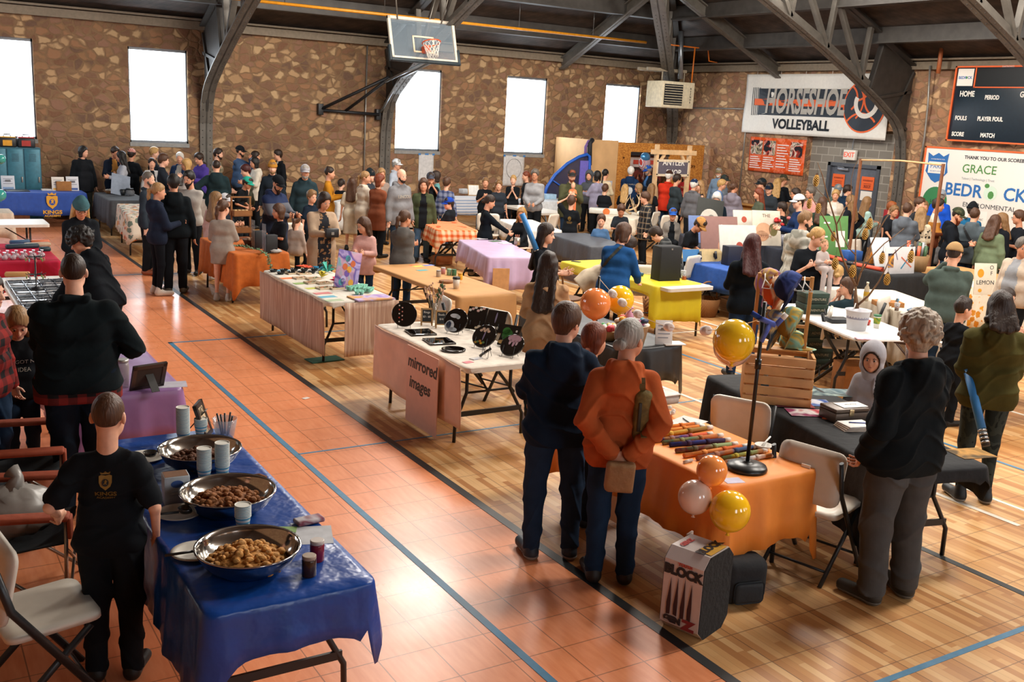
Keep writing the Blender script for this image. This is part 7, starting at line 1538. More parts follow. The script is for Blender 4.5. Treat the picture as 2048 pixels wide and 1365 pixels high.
t=board((1534,492),TZ,.56,.66,-20,18,'#cfc4b2','cream art board reading THE RUSH with orange and olive blobs',[(-.06,.30,.15,.13,'#c89a78'),(-.1,.18,.13,.1,'#c08e6a'),(.13,.3,.085,.12,'#6a6034')]);m=Rx(R(-18))
text('lettering','THE',.09,M('#6a4a3a',.7,var=0),t,m@Matrix(((1,0,0,0),(0,0,-1,-.012),(0,1,0,.56),(0,0,0,1))),.0005);text('lettering','RUSH',.09,M('#8a5a44',.7,var=0),t,m@Matrix(((1,0,0,-.03),(0,0,-1,-.014),(0,1,0,.17),(0,0,0,1))),.0005,shear=.2)
t=empty('skateboard',at(1402,525,TZ),R(-8),'cream and blue skateboard standing on its edge on the bright blue cloth','skateboard');m=T(0,0,.11)@Rx(R(75));b=B();b.prism(rrect(.78,.2,.1,8),0,.012);b.xf(m);b.done('deck',M('#c0a878',.5),t);b=B();b.prism(rc(-.36,-.095,-.05,.095),.0125,.0135);b.xf(m@Matrix());b.done('blue_graphic',M('#2c6aa0',.5),t)
for x_ in(-.05,.24):b=B();b.tube([(x_,-.06,.04),(x_,.06,.04)],.02,10);b.box(x_-.03,-.03,.012,x_+.03,.03,.03);b.xf(m);b.done('truck',M('#23252a',.4),t)
t=empty('art_board',at(1502,552,TZ),R(-25),'orange and green painted board lying on the bright blue cloth','art board');b=B();b.prism(rrect(.5,.2,.08,6),0,.02);b.xf(T(0,0,.03)@Rx(R(10)));b.done('board_panel',pattern('paint','#c8743c','#d88a4a','#7a7a44','#c8602c'),t);b=B();b.box(-.15,-.06,0,.15,.06,.03);b.done('support',M('#8a5a34',.7),t)
boxy('display_case',(1462,530),TZ,.26,.18,.3,-10,M('#14182a',.6),'dark navy display box beside the skateboard',cat='display case');board((1392,486),TZ,.3,.5,-14,12,'#6a80b0','slim blue board behind the tan cap boy')
# foam sword stall
def sword(u0,v0,u1,v1,col,label,z=TZ+.03,r=.035):
 a,c_=at(u0,v0,z),at(u1,v1,z);t=empty('foam_sword',a,0,label,'toy sword','red foam swords on the black cloth');d=c_-a;b=B();b.tube([Vector(),d*.75],r,12);b.done('foam_blade',M(col,.6),t);b=B();b.tube([d*.75,d],r*.95,12);b.done('hilt',M('#3a3a3e',.35,.5),t)
sword(1690,522,1640,508,'#e2563a','red foam sword left of the branch tree');sword(1765,540,1690,525,'#e2563a','red foam sword right of the branch tree trunk')
t=board((1666,513),TZ,.62,.70,-8,8,'#5a8a4c','green board with white notes on the foam sword stall',cat='sign board')
for x_,z_,w_,h_ in((-.16,.58,.14,.03),(-.18,.34,.08,.025),(.14,.30,.2,.28)):b=B();b.box(x_-w_/2,-.013,z_-h_/2,x_+w_/2,-.0105,z_+h_/2);b.xf(Rx(R(-8)));b.done('white_note',WHITE,t)
t=board((1798,548),TZ,.62,.42,-6,6,'#d2d0d2','white poster with crossed light sword drawing on the foam sword stall',cat='sign board')
for a_,c_,col in(((.02,.08),(.22,.30),'#2c7a9a'),((.02,.26),(.24,.1),'#c8694a'),((-.12,.38),(-.06,.22),'#8a8a9a')):b=B();b.beam((a_[0],-.013,a_[1]),(c_[0],-.013,c_[1]),.004,.02);b.xf(Rx(R(-6)));b.done('drawn_sword',M(col,.6,var=0),t)
b=B();b.box(-.26,-.013,.1,-.14,-.0105,.32);b.xf(Rx(R(-6)));b.done('picture_print',pattern('paint','#2c4a7a','#d89a3c','#1c2c4a'),t)
t=empty('hilt_basket',at(1824,541,TZ),0,'bin holding black and silver sword hilts behind the white poster','basket');b=B();b.lathe([(.2,0),(.24,.26),(.23,.26),(.19,.02)],n=20);b.done('bin_body',M('#8a6a44',.7),t)
for k in range(14):a=k*2.4;r_=.17*math.sqrt((k+.5)/14);b=B();b.tube([(r_*math.cos(a),r_*math.sin(a),.12),(1.15*r_*math.cos(a),1.15*r_*math.sin(a),.36+.05*(k%3))],.03,8);b.done('sword_hilt',M(('#23252a','#a8a8ac','#3a5a3a','#c8583a')[k%4],.4,.3),t)
board((1768,534),TZ,.36,.5,-12,25,'#c8ccd0','white pad on a small wooden easel right of the branch tree',cat='sign board');bottle((1742,528),TZ,('#d8842c','#d8842c','#c8742c'),'orange bottle beside the white pad',1.1);boxy('blue_box',(1702,520),TZ,.3,.2,.16,-10,M('#2c5aa0',.5),'blue and teal box between the red foam swords')
# cream table goods, lemon sign, flowers
boxy('cardboard_tray',(1775,612),TZ,.34,.22,.06,-30,CARD,'open cardboard tray with orange filling on the cream cloth');drink((1793,622),TZ,.035,.09,'#a05a2c','small cup of red drink with blue straw on the cream cloth','#2c8ab8',.6);bottle((1731,602),TZ,('#c8b89a','#c8a02c','#d8d0b8'),'lemonade bottle behind the branch tree trunk',1.1)
for u,v,c_,lb in((1825,622,'#4a6a8a','blue packet on the cream cloth'),(1812,630,'#b8b0a8','pile of wrapped pieces on the cream cloth'),(1840,634,'#8ab0a8','teal packet at the end of the cream cloth')):t=empty('packet',at(u,v,TZ),R(20),lb,'packet');b=B();b.box(-.08,-.05,0,.08,.05,.025,.01);b.done('packet_body',M(c_,.4),t)
t=board((1968,590),TZ,.34,.44,-20,8,'#ddd4c0','white lemonade sign with a lemon on the lemon print table',[(-.08,.30,.05,.06,'#d89a1c'),(-.08,.06,.03,.025,'#d89a1c')],cat='sign');m=Rx(R(-8));text('lettering','LEMON',.085,M('#2a3038',.6,var=0),t,m@Matrix(((1,0,0,0),(0,0,-1,-.012),(0,1,0,.17),(0,0,0,1))),.0005);text('lettering','O\nF',.08,M('#2a3038',.6,var=0),t,m@Matrix(((1,0,0,.09),(0,0,-1,-.012),(0,1,0,.34),(0,0,0,1))),.0005)
t=empty('flower_bouquet',at(1562,491,TZ),0,'bouquet of red and pink flowers in a glass vase behind the cream art board','flowers');b=B();b.lathe([(.06,0),(.07,.2),(.06,.2),(.05,.01)],n=16);b.done('vase',M('#a8a8b0',.1,alpha=.6),t)
b=B()
for k in range(90):
 d_=Vector((rnd.gauss(0,1),rnd.gauss(0,1),abs(rnd.gauss(0,.8))+.1)).normalized();p_=Vector((0,0,.3))+d_*rnd.uniform(.1,.25);s_=d_.orthogonal().normalized();vv=[b.b.verts.new(p_+q_)for q_ in(Vector(),d_*.03+s_*.015,d_*.06,d_*.03-s_*.015)];b.b.faces.new(vv)
o=b.done('leaves',M('#2c4a28',.7),t);o['kind']='stuff'
for k in range(16):a,q_=rnd.uniform(0,6.28),rnd.uniform(.05,.24);b=B();b.sphere((q_*math.cos(a),q_*math.sin(a),.42+.14*rnd.random()-q_*.4),.04,1,1,.8,9,.15);b.done('flower',M(('#b8262a','#c86a6a','#d8a09a','#d0c8b8')[k%4],.8),t)
# antler stall
t=empty('white_tray',at(1213,428,TZ),R(-40),'white tray with orange emblem on the antler stall','tray');b=B();b.box(-.4,-.15,0,.4,.15,.12,.02);b.done('tray_body',M('#c8c8c0',.5),t);b=B();b.lathe([(.08,0),(.08,.004)],n=20);b.xf(Matrix(((1,0,0,0),(0,0,-1,-.152),(0,1,0,.06),(0,0,0,1))));b.done('emblem',M('#c8682c',.6),t)
ANT=M('#c8ab84',.6,var=.2,scale=20)
for k,(u,v,rz_,lb)in enumerate(((1262,424,0,'large pale antler standing at the front of the antler stall'),(1278,432,120,'skull with antler hanging forward on the antler stall'),(1255,430,220,'small antler lying behind the brown haired boy'))):
 t=empty('antler',at(u,v,TZ),R(rz_),lb,'antler','antlers on the stall');P_=[Vector((.3*math.sin(a*1.1)-.1,.05*math.cos(3*a),.42*(1-math.cos(a*1.1))*.6+.03))for a in np.linspace(0,1.9,9)];b=B();b.tube(P_,[.026,.024,.022,.02,.018,.016,.013,.01,.004],8);b.done('beam',ANT,t)
 for i in(2,4,6):b=B();b.tube([P_[i],P_[i]+Vector((.05,.03,.12)),P_[i]+Vector((.04,.05,.2))],[.015,.011,.003],7);b.done('tine',ANT,t)
 if k==1:b=B();b.sphere((0,0,.06),.07,.8,1.6,.8,12,.05);b.done('skull',M('#d0c8b8',.6),t)
for k in range(3):
 t=empty('timber_board',at(1322-4*k,446,0),R(-40),'long pale board leaning beside the antler sign frame','board','boards leaning on the antler sign');b=B();b.box(-.1,-.012,0,.1,.012,1.15);b.xf(Ry(R(-16+3*k))@Rx(R(-4)));b.done('plank',PINE,t)
for k,(u,v,c_,lb)in enumerate(((1358,418,'#a8743c','tan cardboard box behind the antler boards'),(1375,412,'#b8844a','second tan cardboard box behind the antler boards'),(1352,428,'#c8986a','pale cardboard box nearest the white folding chairs'))):boxy('cardboard_box',(u,v),.55,.26,.2,.16,10*k,M(c_,.8),lb)
p=at(1365,426,.55);table(p.x+.15,p.y+.1,1.6,.7,R(50),'low folding table with cardboard boxes behind the antler sign',z=.548)
t=empty('balloon',at(1361,390,1.0),0,'dark red balloon low beside the red top woman','balloon','balloons');b=B();b.sphere((0,0,0),.17,1,1,1.15,20);b.done('balloon_skin',M('#9a2420',.2,coat=.3),t)
pf_=at(1289,325,1.75);t=empty('foil_balloon',pf_,0,'red white and blue foil balloon in front of the serving window','balloon','balloons');b=B();b.sphere((0,0,0),.2,1,.5,1.2,16,.04);b.done('foil',pattern('vstripe','#b8bcc8','#a83a34'),t);b=B();b.sphere((0,-.02,.14),.17,1,.55,.8,14,.05);b.done('blue_top',M('#4a86b8',.15,.5),t);b=B();b.tube([(0,0,-.22),(.02,0,-1.0)],.004,4);b.done('ribbon',WHITE,t)
# bucket of toys, sign
t=empty('toy_bucket',at(1262,690,TZ),0,'pale bucket heaped with small toys and bottles on the black plastic cloth','bucket');b=B();b.lathe([(.12,0),(.16,.2),(.165,.2),(.165,.21),(.15,.2),(.11,.01)],n=28);b.done('bucket_body',M('#d0bfa8',.5),t)
TOYC=['#c86a9a','#3a7a4a','#d8d0cc','#2c3a5a','#c8402c','#4a9ab0','#8a5aa0','#d8a02c','#e0d8d4','#23252a']
for k in range(26):a=k*2.4;r_=.15*math.sqrt((k+.5)/26);b=B();b.sphere((r_*math.cos(a),r_*math.sin(a),.2+.03*(k%3)),.034,1.3,.9,.8,9,.15);b.done('toy',M(TOYC[k%10],.4),t)
b=B();b.lathe([(.04,.2),(.042,.3),(.02,.33),(.018,.36)],(-.05,0,0),14);b.sphere((-.05,-.02,.37),.02,1.6,.8,.7,8);b.done('pink_bottle',M('#c890a8',.3),t)
t=empty('gift_basket',at(1215,678,TZ),0,'small clear bags and a yellow toy left of the toy bucket','basket');b=B();b.lathe([(.1,0),(.12,.09),(.11,.09)],n=18);b.done('basket_body',M('#a88a5a',.7),t)
for k in range(10):a=k*2.4;r_=.09*math.sqrt((k+.5)/10);b=B();b.sphere((r_*math.cos(a),r_*math.sin(a),.11),.035,1.,.9,1.2,8,.15);b.done('toy',M(['#d8d4d0','#3a8a4a','#c83a4a','#d8b02c','#e0dcd8'][k%5],.4),t)
t=standee((1327,690),TZ,.17,.24,'#cfcac8','clear acrylic menu sign on the black plastic cloth',4,rz=-25);flat('paper_stack',(1345,688),TZ,.22,.16,-15,'#cfcac6','stack of white paper behind the acrylic menu sign',th=.01)
t=empty('sock_toy',at(1122,628,.742),R(20),'colourful patterned soft bag on the black plastic cloth beside the tan coat woman','bag');b=B();b.sphere((0,0,.1),.09,1,.5,1.2,12,.06);b.done('bag_body',pattern('paint','#2c5a7a','#c85a3a','#3a8a9a','#8a4a9a','#d8a03a'),t);b=B();b.tube([(-.04,0,.19),(0,0,.28),(.04,0,.19)],.008,5);b.done('strap',M('#2c4a6a',.7),t)
# floor things
t=empty('archery_target',at(1385,1252,0),R(-72),'worn white foam archery target block with four claw marks on the floor','target');DX,DYY,HH=.17,.165,.50
out=[(-DYY,.06),(-DYY+.06,0),(DYY-.06,0),(DYY,.06),(DYY,HH-.06),(DYY-.06,HH),(-DYY+.06,HH),(-DYY,HH-.06)]
FO=M('#1e1f20',.9,bump=.5,scale=30);WR=M('#c4b9b4',.55,var=.1,scale=6)
b=B();L0=[b.b.verts.new((-.13,y_,z_))for y_,z_ in out];L1=[b.b.verts.new((.13,y_,z_))for y_,z_ in out]
for i in range(8):f=b.b.faces.new((L0[i],L0[(i+1)%8],L1[(i+1)%8],L1[i]))
b.b.faces.new(L0[::-1]);b.b.faces.new(L1);b.done('foam_core',FO,t)
b=B();O2=[(y_*1.02,(z_-HH/2)*1.015+HH/2)for y_,z_ in out];A=[[b.b.verts.new((x_,y_,max(.001,z_)))for y_,z_ in O2]for x_ in(-.125,.125)]
for i in range(8):b.b.faces.new((A[0][i],A[0][(i+1)%8],A[1][(i+1)%8],A[1][i]))
o=b.done('printed_wrap',WR,t);md=o.modifiers.new('s','SOLIDIFY');md.thickness=.004
fm=Matrix(((1,0,0,0),(0,0,-1,-DYY*1.02-.004),(0,1,0,0),(0,0,0,1)))
text('lettering','BLOCK',.075,M('#1c1e22',.6,var=0),t,fm@T(0,.385,0),.0008,bold=.005,sx=1.0);text('lettering','YOUTH',.026,M('#a8342c',.6,var=0),t,fm@T(.01,.432,0),.0008,bold=.001);text('lettering','GEN',.05,M('#2a2226',.6,var=0),t,fm@T(-.045,.085,0),.0008,bold=.004,sx=1.1);text('lettering','Z',.075,M('#8a2a2c',.6,var=0),t,fm@T(.06,.08,0),.0008,bold=.006,sx=1.4)
for k in range(4):x_=-.075+k*.045;poly('claw_mark',[(x_-.012,.11+.01*(k%2)),(x_+.012,.115),(x_+.012,.2),(x_+.004,.34+.01*(k%3)),(x_-.006,.25),(x_-.014,.18)],M('#3a1a1c',.7),t,fm@T(0,0,0),.001)
tm=T(0,0,HH*1.008+.006);text('lettering','BLOCK',.07,BLACK,t,tm@Rz(R(90))@T(0,-.06,0),.0008,bold=.005);text('lettering','GENZ',.045,M('#a83a34',.6,var=0),t,tm@Rz(R(90))@T(-.03,.07,0),.0008,bold=.003);poly('yellow_print',rc(.03,-.09,.12,.09),M('#c8962c',.6),t,tm@T(0,0,-.0015),.001)
b=B();b.box(-.14,.10,.06,-.128,.17,.50);b.xf(Rz(R(4)));b.done('torn_flap',M('#cfc4b8',.6),t)
for u,v,c_,lb in((1476,1200,'#14161a','black backpack under the orange table'),(1118,770,'#16181c','black bag on the floor behind the navy hoodie person')):
 t=empty('backpack',at(u,v,0),R(-15),lb,'bag');b=B();b.box(-.15,-.1,0,.15,.1,.3,.07,seg=4);b.done('bag_body',M(c_,.8,bump=.4),t);b=B();b.box(-.1,-.13,.03,.1,-.09,.17,.03,seg=3);b.done('front_pocket',M('#1c2024',.8,bump=.3),t)
flat('floor_paper',(612,797),.001,.07,.05,20,'#d8d0c8','scrap of white paper on the orange floor','scrap');flat('floor_tag',(649,720),.002,.4,.22,5,'#1c5a48','dark green mat under the egg carton table','mat',.01)
t=empty('shopping_bag',at(885,530,0),R(10),'torn brown paper bag on the floor under the gingham table','bag');b=B();b.box(-.18,-.1,0,.18,.1,.2,.04);b.done('bag',M('#a8683a',.8),t)
t=empty('wall_board',(EX-.9,20.9,0),0,'low plywood bench front with coloured marks below the photo banner','bench');b=B();b.box(-.03,-1.4,0,.03,1.4,.75);b.done('panel',M('#cf9d5c',.7),t);b=B();b.box(-.2,-1.4,.75,.1,1.4,.79);b.done('top',M('#b98a50',.7),t)
t=empty('upright_frame',at(1722,520,0),0,'rusty upright pole pair with a thin wooden crossbar','frame')
xa,xb=onX(1722,318,15.2),onX(1887,328,15.2);t.location=(15.2,xa.y,0);RP=M('#7a4a2c',.6)
for q in(xa,xb):b=B();b.beam((0,q.y-xa.y,0),(0,q.y-xa.y,q.z),.04,.04,(0,1,0));b.done('upright',RP,t)
b=B();b.tube([(0,0,xa.z-.02),(0,(xb.y-xa.y)*.5,(xa.z+xb.z)/2+.01),(0,xb.y-xa.y,xb.z-.02)],.018,6);b.done('crossbar',M('#c8a070',.6),t)

# ------------------------------------------------------------------ the people
K,NV,JN,GR,OL,TN='#15181c','#18222f','#22344a','#6f7072','#3d4232','#8f7a60'
PLACED=[]
def P(u,v,h,f,label,top,bottom=('pants',K),hair=('short','brown'),arms='down',ft=None,hz=None,sit=0.,**kw):
 w=kw.get('w',1.)
 if ft:p=at(ft[0],ft[1],0)
 else:
  h*=.95;s=h/1.7;top_z=hz or(sit+.88*s if sit else h*.995);p0=at(u,v,top_z);best=None
  for k in range(41):  # stand clear of tables and of the people already placed
   t=1+(k+1)//2*.01*(1 if k%2 else-1);q=p0*t;c=abs(t-1)*(1.2 if t>1 else 1.6)+3*max(0,q.y-24.45)+3*max(0,q.x-EX+.55)
   for x,y,w2 in PLACED:c+=max(0,.2*(w+w2)-math.hypot(q.x-x,q.y-y))*1.5
   if not sit and not hz:
    for x,y,a,b_,r in RECTS:
     dx,dy=q.x-x,q.y-y;lx,ly=dx*math.cos(r)+dy*math.sin(r),-dx*math.sin(r)+dy*math.cos(r);e=min(a+.2-abs(lx),b_+.2-abs(ly))
     if e>0:c+=e*.8
   if best is None or c<best[0]:best=(c,t)
  t=best[1];p=p0*t;h*=(CAMH-(CAMH-top_z)*t)/top_z
 PLACED.append((p.x,p.y,w))
 return person(p.x,p.y,h,f,label,top,bottom,hair,arms,sit=sit,skin=npers*7//3,**kw)
BK_=('pants',K);JE=('jeans',JN)
def back_print(d,fn):fn(d['top'],d)
def bm_(d,x,z,front=False,sc_=1.):
 s=d['s'];p=d['up']((x,.3 if not front else-.3,z));return Matrix(((-s,0,0,p[0]),(0,0,s,p[1]),(0,s,0,p[2]),(0,0,0,1)))if not front else Matrix(((s,0,0,p[0]),(0,0,-s,p[1]),(0,s,0,p[2]),(0,0,0,1)))
def words(d,s_,size,x,z,front=False,col='#cfc8bc',**kw):
 mw=bm_(d,x,z,front);o=text('lettering',s_,size,M(col,.7,var=0),d['rt'],mw,.0006,proj=d['top'],**kw);return o
def badge(d,z=1.25,s=.5,words_=True):
 logo(d['rt'],bm_(d,0,z),s,d['top'],words_,M('#8a6826',.6,var=0),'#15181c')
# --- front row
d=P(235,812,1.42,170,'boy with shaved hair in black gold shield tee beside the blue food table',('tee',K),BK_,('buzz','brown'),(.30,-.10,1.0),armr=(.25,-.02,.86),ft=(232,1352),w=1.0,hf=165,hp=12);badge(d,1.27,.30)
d=P(1155,624,1.68,190,'person with short brown hair in navy hoodie and jeans, beside the orange hoodie',('hoodie','#152436'),JE,('short','brown'),'front',ft=(1098,1112),hf=150,w=1.18,shoe='#2a3440',sole='#8a847c',stance=.03)
P(1186,640,1.50,140,'boy with auburn hair in profile, half hidden by the navy hoodie person',('tee',K),BK_,('fringe','auburn'),'front',hz=1.5)
d=P(1240,655,1.66,185,'grey haired woman in burnt orange hoodie holding a paper bag behind her back',('hoodie','#a8522a'),('jeans','#1c2e44'),('lowbun','gray'),'back',ft=(1216,1160),hf=150,w=1.08,shoe='#241d18');DO=d
d=P(1868,622,1.80,228,'curly haired person in black jacket and grey trousers at the black table',('hoodie','#14191c',.80),('loose','#4a4a4a'),('curly','#94826f'),'pocket',ft=(1765,1195),armr=(.12,-.25,1.2),w=1.35,shoe='#2e2c28',sole='#5c5850',hf=190,stance=.03)
d=P(1988,594,1.68,200,'dark haired woman in olive hoodie and camouflage leggings with a blue foam sword',('hoodie','#474220'),('leggings',pattern('camo','#242c2c','#343c38','#1a2020')),('long','dark',1.44),'low',ft=(1940,1000),w=1.2,shoe='#1a2024',sole='#8a8378')
d=P(172,500,1.80,182,'broad man from behind in dark jacket with cropped hair at the lavender table',('jacket','#0f171a',.86),('jeans','#141e2a'),('buzz','dark'),'front',w=1.42,ft=(168,1030),hf=178,armr=(.30,-.25,1.1));DB=d;s_=d['s'];surf('flannel_shirt',[('c',d['up']((-.11,.0,.9)),d['up']((.11,.0,.9)),.148*s_,.148*s_,.03),('c',d['up']((-.11,.0,.8)),d['up']((.11,.0,.8)),.15*s_,.15*s_,.05)],.012,pattern('plaid','#7a2420','#1a1718'),d['rt'],cuts=[lambda x,y,z:.79*s_-z+0*x+0*y],noise=.004)
d=P(31,622,1.34,5,'girl in black slogan tee looking down beside the plaid shirt person',('tee',K),JE,('long','dirty',1.30),'down',hp=35);words(d,"I'VE GOT NO",.055,.02,1.20,True);words(d,'IDEA',.055,.04,1.12,True)
P(-32,560,1.66,60,'person in red and black plaid shirt cut by the left edge',('long',pattern('plaid','#8a2420','#1a1718')),JE,('long','dark',1.3),'down')
d=P(205,478,1.62,-135,'curly black haired woman bending to the jewellery in black lettered hoodie',('hoodie','#11151a'),BK_,('curly','black'),(.30,-.45,1.02),hz=1.44,lean=25,w=1.25,hf=-110)
d=P(159,399,1.66,10,'woman in teal knit beanie and black hooded sweatshirt looking down',('hoodie','#15191e'),BK_,('long','blond',1.3),'low',hat=('beanie','#3d5f66'),hp=30,w=1.1,extra='glasses');words(d,'PROPERTY OF',.05,0,1.28,True,'#7a7c7a');words(d,'EST. 2003',.05,0,1.06,True,'#7a7c7a')
d=P(1747,708,1.22,-18,'child with pale grey hood up facing the camera behind the black table',('hoodie','#a8a6ac'),JE,('short','dark'),'down',extra='hoodup',hf=-8,hp=6,w=1.0)
P(1923,610,1.28,140,'dark haired boy in black sweatshirt looking right beside the olive hoodie woman',('sweater',K),BK_,('fade','dark'),'front',hf=125,w=1.05)
P(2011,590,1.2,60,'dark haired child half hidden behind the olive hoodie woman',('tee','#4a3a3c'),JE,('bob','dark'),'front')
d=P(1909,494,1.76,190,'man in tan cap and faded green denim jacket seen from behind',('jacket','#4a5650',.82),JE,('buzz','dark'),'chin',hat=('cap','#a5855c'),hf=165,w=1.3,armr='front')
P(2046,482,1.70,-35,'older person in beige hooded jacket cut by the right edge',('jacket','#b5a594',.78,'#8a8c90'),BK_,('short','salt'),'down',w=1.3,hf=20)
d=P(1097,515,1.66,172,'long dark haired woman in tan hooded coat from behind',('hoodie','#b08d6a',.62),JE,('wavy','dark',1.16),'front',hf=178,w=1.05)
P(1520,480,1.65,190,'woman with dark red hair in black hoodie from behind by the hat rack',('hoodie','#10161c'),('jeans','#1f3350'),('long','maroon',1.28),'front',ft=(1476,758),w=1.12,shoe='#17140f',hf=165)
d=P(1241,436,1.62,160,'woman in blue sweater with crossbody strap leaning to the black display case',('sweater','#1f4c80',.72),('leggings','#12151a'),('bob','brown'),(.30,-.50,1.08),armr=(.2,-.35,1.05),ft=(1216,708),lean=16,hf=130,w=1.1,tilt=0);DBL=d
P(1199,505,1.58,100,'person in cream top leaning over the lime yellow table behind the blue sweater woman',('sweater','#c8b8a0',.74),('leggings',K),('bob','dark'),'reach',ft=(1172,690),lean=48)
# --- left aisle
P(293,348,1.72,75,'man with grey stubble behind the ponytail woman',('jacket','#2b333c'),BK_,('buzz','salt'),'down',hf=70,shoe='#8a4a2c',beard=('s','salt'))
P(297,366,1.60,110,'woman with blond ponytail in navy hoodie and white sneakers',('hoodie','#1b2232'),('leggings','#101318'),('pony','dirty'),'front',ft=(318,590),shoe='#c8c0b4',hf=95)
P(350,360,1.72,180,'man in black hoodie from behind in the middle of the aisle',('hoodie','#0f1519',.82),BK_,('short','black'),'down',ft=(352,586),w=1.12,hf=185,shoe='#57503f')
P(381,346,1.76,-30,'black bearded man in grey tee with folded arms',('tee','#a39e97'),BK_,('short','black'),'fold',beard=('full','black'),hf=-35,hp=14)
P(429,392,1.44,140,'girl with long blond hair in pale pink top beside the orange table',('long','#c8a8a0',.70),('shorts','#1b2030',.35),('long','light',1.2),'down',hf=85,shoe='#c8c2b8')
P(457,409,1.41,165,'girl in grey sweatshirt with low brown ponytail by the orange table',('sweater','#948a80',.66),('shorts','#1b2030',.35),('pony','brown'),'front',ft=(446,602),hf=140,shoe='#c0bab0')
# --- far left along the window wall
P(164,296,1.64,20,'woman in black jacket standing by the teal lockers',('jacket',K,.7,'#1a1c20'),('loose','#22241f'),('bob','black'),'down',hf=60,w=1.15)
P(227,296,1.76,10,'man in navy blazer and tan shirt reading a white paper',('jacket','#18202e',.74,'#b07c3c'),BK_,('short','dark'),'front',hf=30,hp=20,extra='glasses')
P(244,307,1.66,-80,'woman in pale grey sweater with long black hair facing the man in blazer',('sweater','#a6a8b0',.62),BK_,('long','black',1.2),'front',hf=-110)
P(262,302,1.74,150,'person in red and white cap and black tee among the far left stalls',('tee',K),BK_,('short','dark'),'front',hat=('cap',pattern('vstripe','#a82a30','#c8bca8')))
P(306,298,1.74,80,'woman with short blond hair in dark coat at the far left stalls',('coat','#1a2028',.7),BK_,('short','blond'),'front',hf=85)
P(303,321,1.56,10,'girl in white cardigan over black top at the far left stalls',('card','#b4b2b0',.7,'#15181c'),BK_,('pony','dark'),'down')
P(324,312,1.66,90,'person raising a small camera behind the dark coat woman',('jacket','#1f242c'),BK_,('short','brown'),'phone',hf=95)
P(360,309,1.76,-20,'white haired man in navy cardigan over grey tee',('jacket','#1c2c48',.76,'#8a8680'),BK_,('short','white'),'down',hf=-10,w=1.15)
P(375,322,1.62,-90,'woman with blond bob and light grey hood facing left',('hoodie','#a8a09a'),BK_,('bob','blond'),'front')
P(402,309,1.76,-50,'man in purple shirt leaning to the left by the steel column',('jacket','#4a3a8a'),BK_,('short','dark'),'front',hp=20)
P(406,330,1.50,-80,'dark haired teenager in grey tee by the purple shirt man',('tee','#4a4c54'),BK_,('short','dark'),'down')
P(434,300,1.80,75,'bearded man in tan plaid shirt with sunglasses on his head',('long',pattern('plaid','#a89a80','#6a6450')),BK_,('short','dark'),'down',beard=('s','dark'))
P(433,324,1.76,170,'man in dark green hoodie from behind with a hand on his hip',('hoodie','#1c2c30'),BK_,('buzz','dark'),'hip',armr='front',w=1.2,hf=185)
P(478,295,1.86,70,'big man in black cap and blue sweater with fist at his mouth',('sweater','#3a5070'),BK_,('buzz','dark'),'chin',hat=('cap',K),w=1.3,hf=80,armr='fold',beard=('s','dark'))
P(509,306,1.68,80,'woman with dark hair looking right behind the white hood person',('sweater','#6a5a50'),BK_,('bob','dark'),'down')
P(511,319,1.66,-70,'person with black hair and white hooded top facing left',('hoodie','#c8c0b2',.7),BK_,('bob','black'),'front')
P(496,334,1.62,-75,'person with maroon hair in white sleeves and olive vest',('vest','#4a4a3c',.78),BK_,('short','maroon'),'front',hp=18)
P(558,303,1.78,-60,'young man in black leather jacket over striped shirt by the stone wall',('jacket',K,.74,'#b8bcb8'),JE,('short','dark'),'down',hf=-75)
P(545,327,1.74,0,'man in mustard knit beanie and dark jacket',('jacket','#1c242c',.72),BK_,('short','light'),'down',hat=('beanie','#a8742c'),beard=('s','light'))
P(549,354,1.80,45,'man in black cap and two tone navy and grey hoodie looking at his phone',('hoodie',pattern('blocks','#232c40','#5a5c64','#1c2848'),.62),BK_,('buzz','dark'),'front',hat=('cap',K),beard=('full','dark'),hp=25,w=1.25)
P(610,334,1.80,0,'man in grey cap and dark green hooded jacket facing the camera',('hoodie','#24343a',.7),BK_,('short','gray'),'down',hat=('cap','#9a989c'),beard=('s','gray'),hf=5)
P(657,338,1.70,85,'woman in mustard sweater with dark hair tied up',('sweater','#a8701c',.74),('leggings','#26363a'),('bun','dark'),'front',hf=80)
P(622,388,1.36,40,'boy with light brown hair behind the cardigan woman',('tee',NV),BK_,('short','light'),'down')
P(682,364,1.30,150,'dark haired child seated at the far white table',('tee',K),BK_,('short','dark'),'down',sit=.45)
P(449,394,1.45,60,'child in white cap behind the tiered crate',('tee','#1a2028'),BK_,('short','dark'),'front',hat=('cap','#c0c0c4'),sit=.45)
P(470,373,1.50,60,'person in teal cap bending behind the tiered crate',('tee',K),BK_,('short','dark'),'front',hat=('cap','#2c9a86'),hz=1.2,lean=30)
# --- cardigan group
d=P(644,389,1.68,20,'woman in beige cardigan and floral top opening a black wallet',('card','#a8917a',.52,pattern('spots','#22242a','#8a6a4c')),('pants','#16181c'),('bob','dark'),'front',hf=35,hp=22,w=1.2);DW=d
P(560,417,1.30,-60,'girl in black tee with brown bob facing the acrylic panels',('tee',K),BK_,('bob','brown'),'front',hf=-75)
P(592,437,1.20,160,'little girl with ponytail and pink scrunchie seated on the beige chair',('sweater','#9a8a80'),BK_,('pony','brown'),'down',hat=('scrunchie','#c82a5a'),sit=.40)
P(732,444,1.32,-20,'girl in pink shirt and lavender vest holding a glass bowl',('sweater','#d8a8a0',.66),JE,('long','brown',1.25),'front',hf=-60,hp=15);
d=P(801,341,1.86,40,'bald bearded man in grey lettered hoodie',('hoodie','#77777a',.74),JE,('none','dark'),'down',beard=('s','dark'),hf=45,w=1.2);words(d,'LINCOLN',.075,.02,1.24,True,bold=.002)
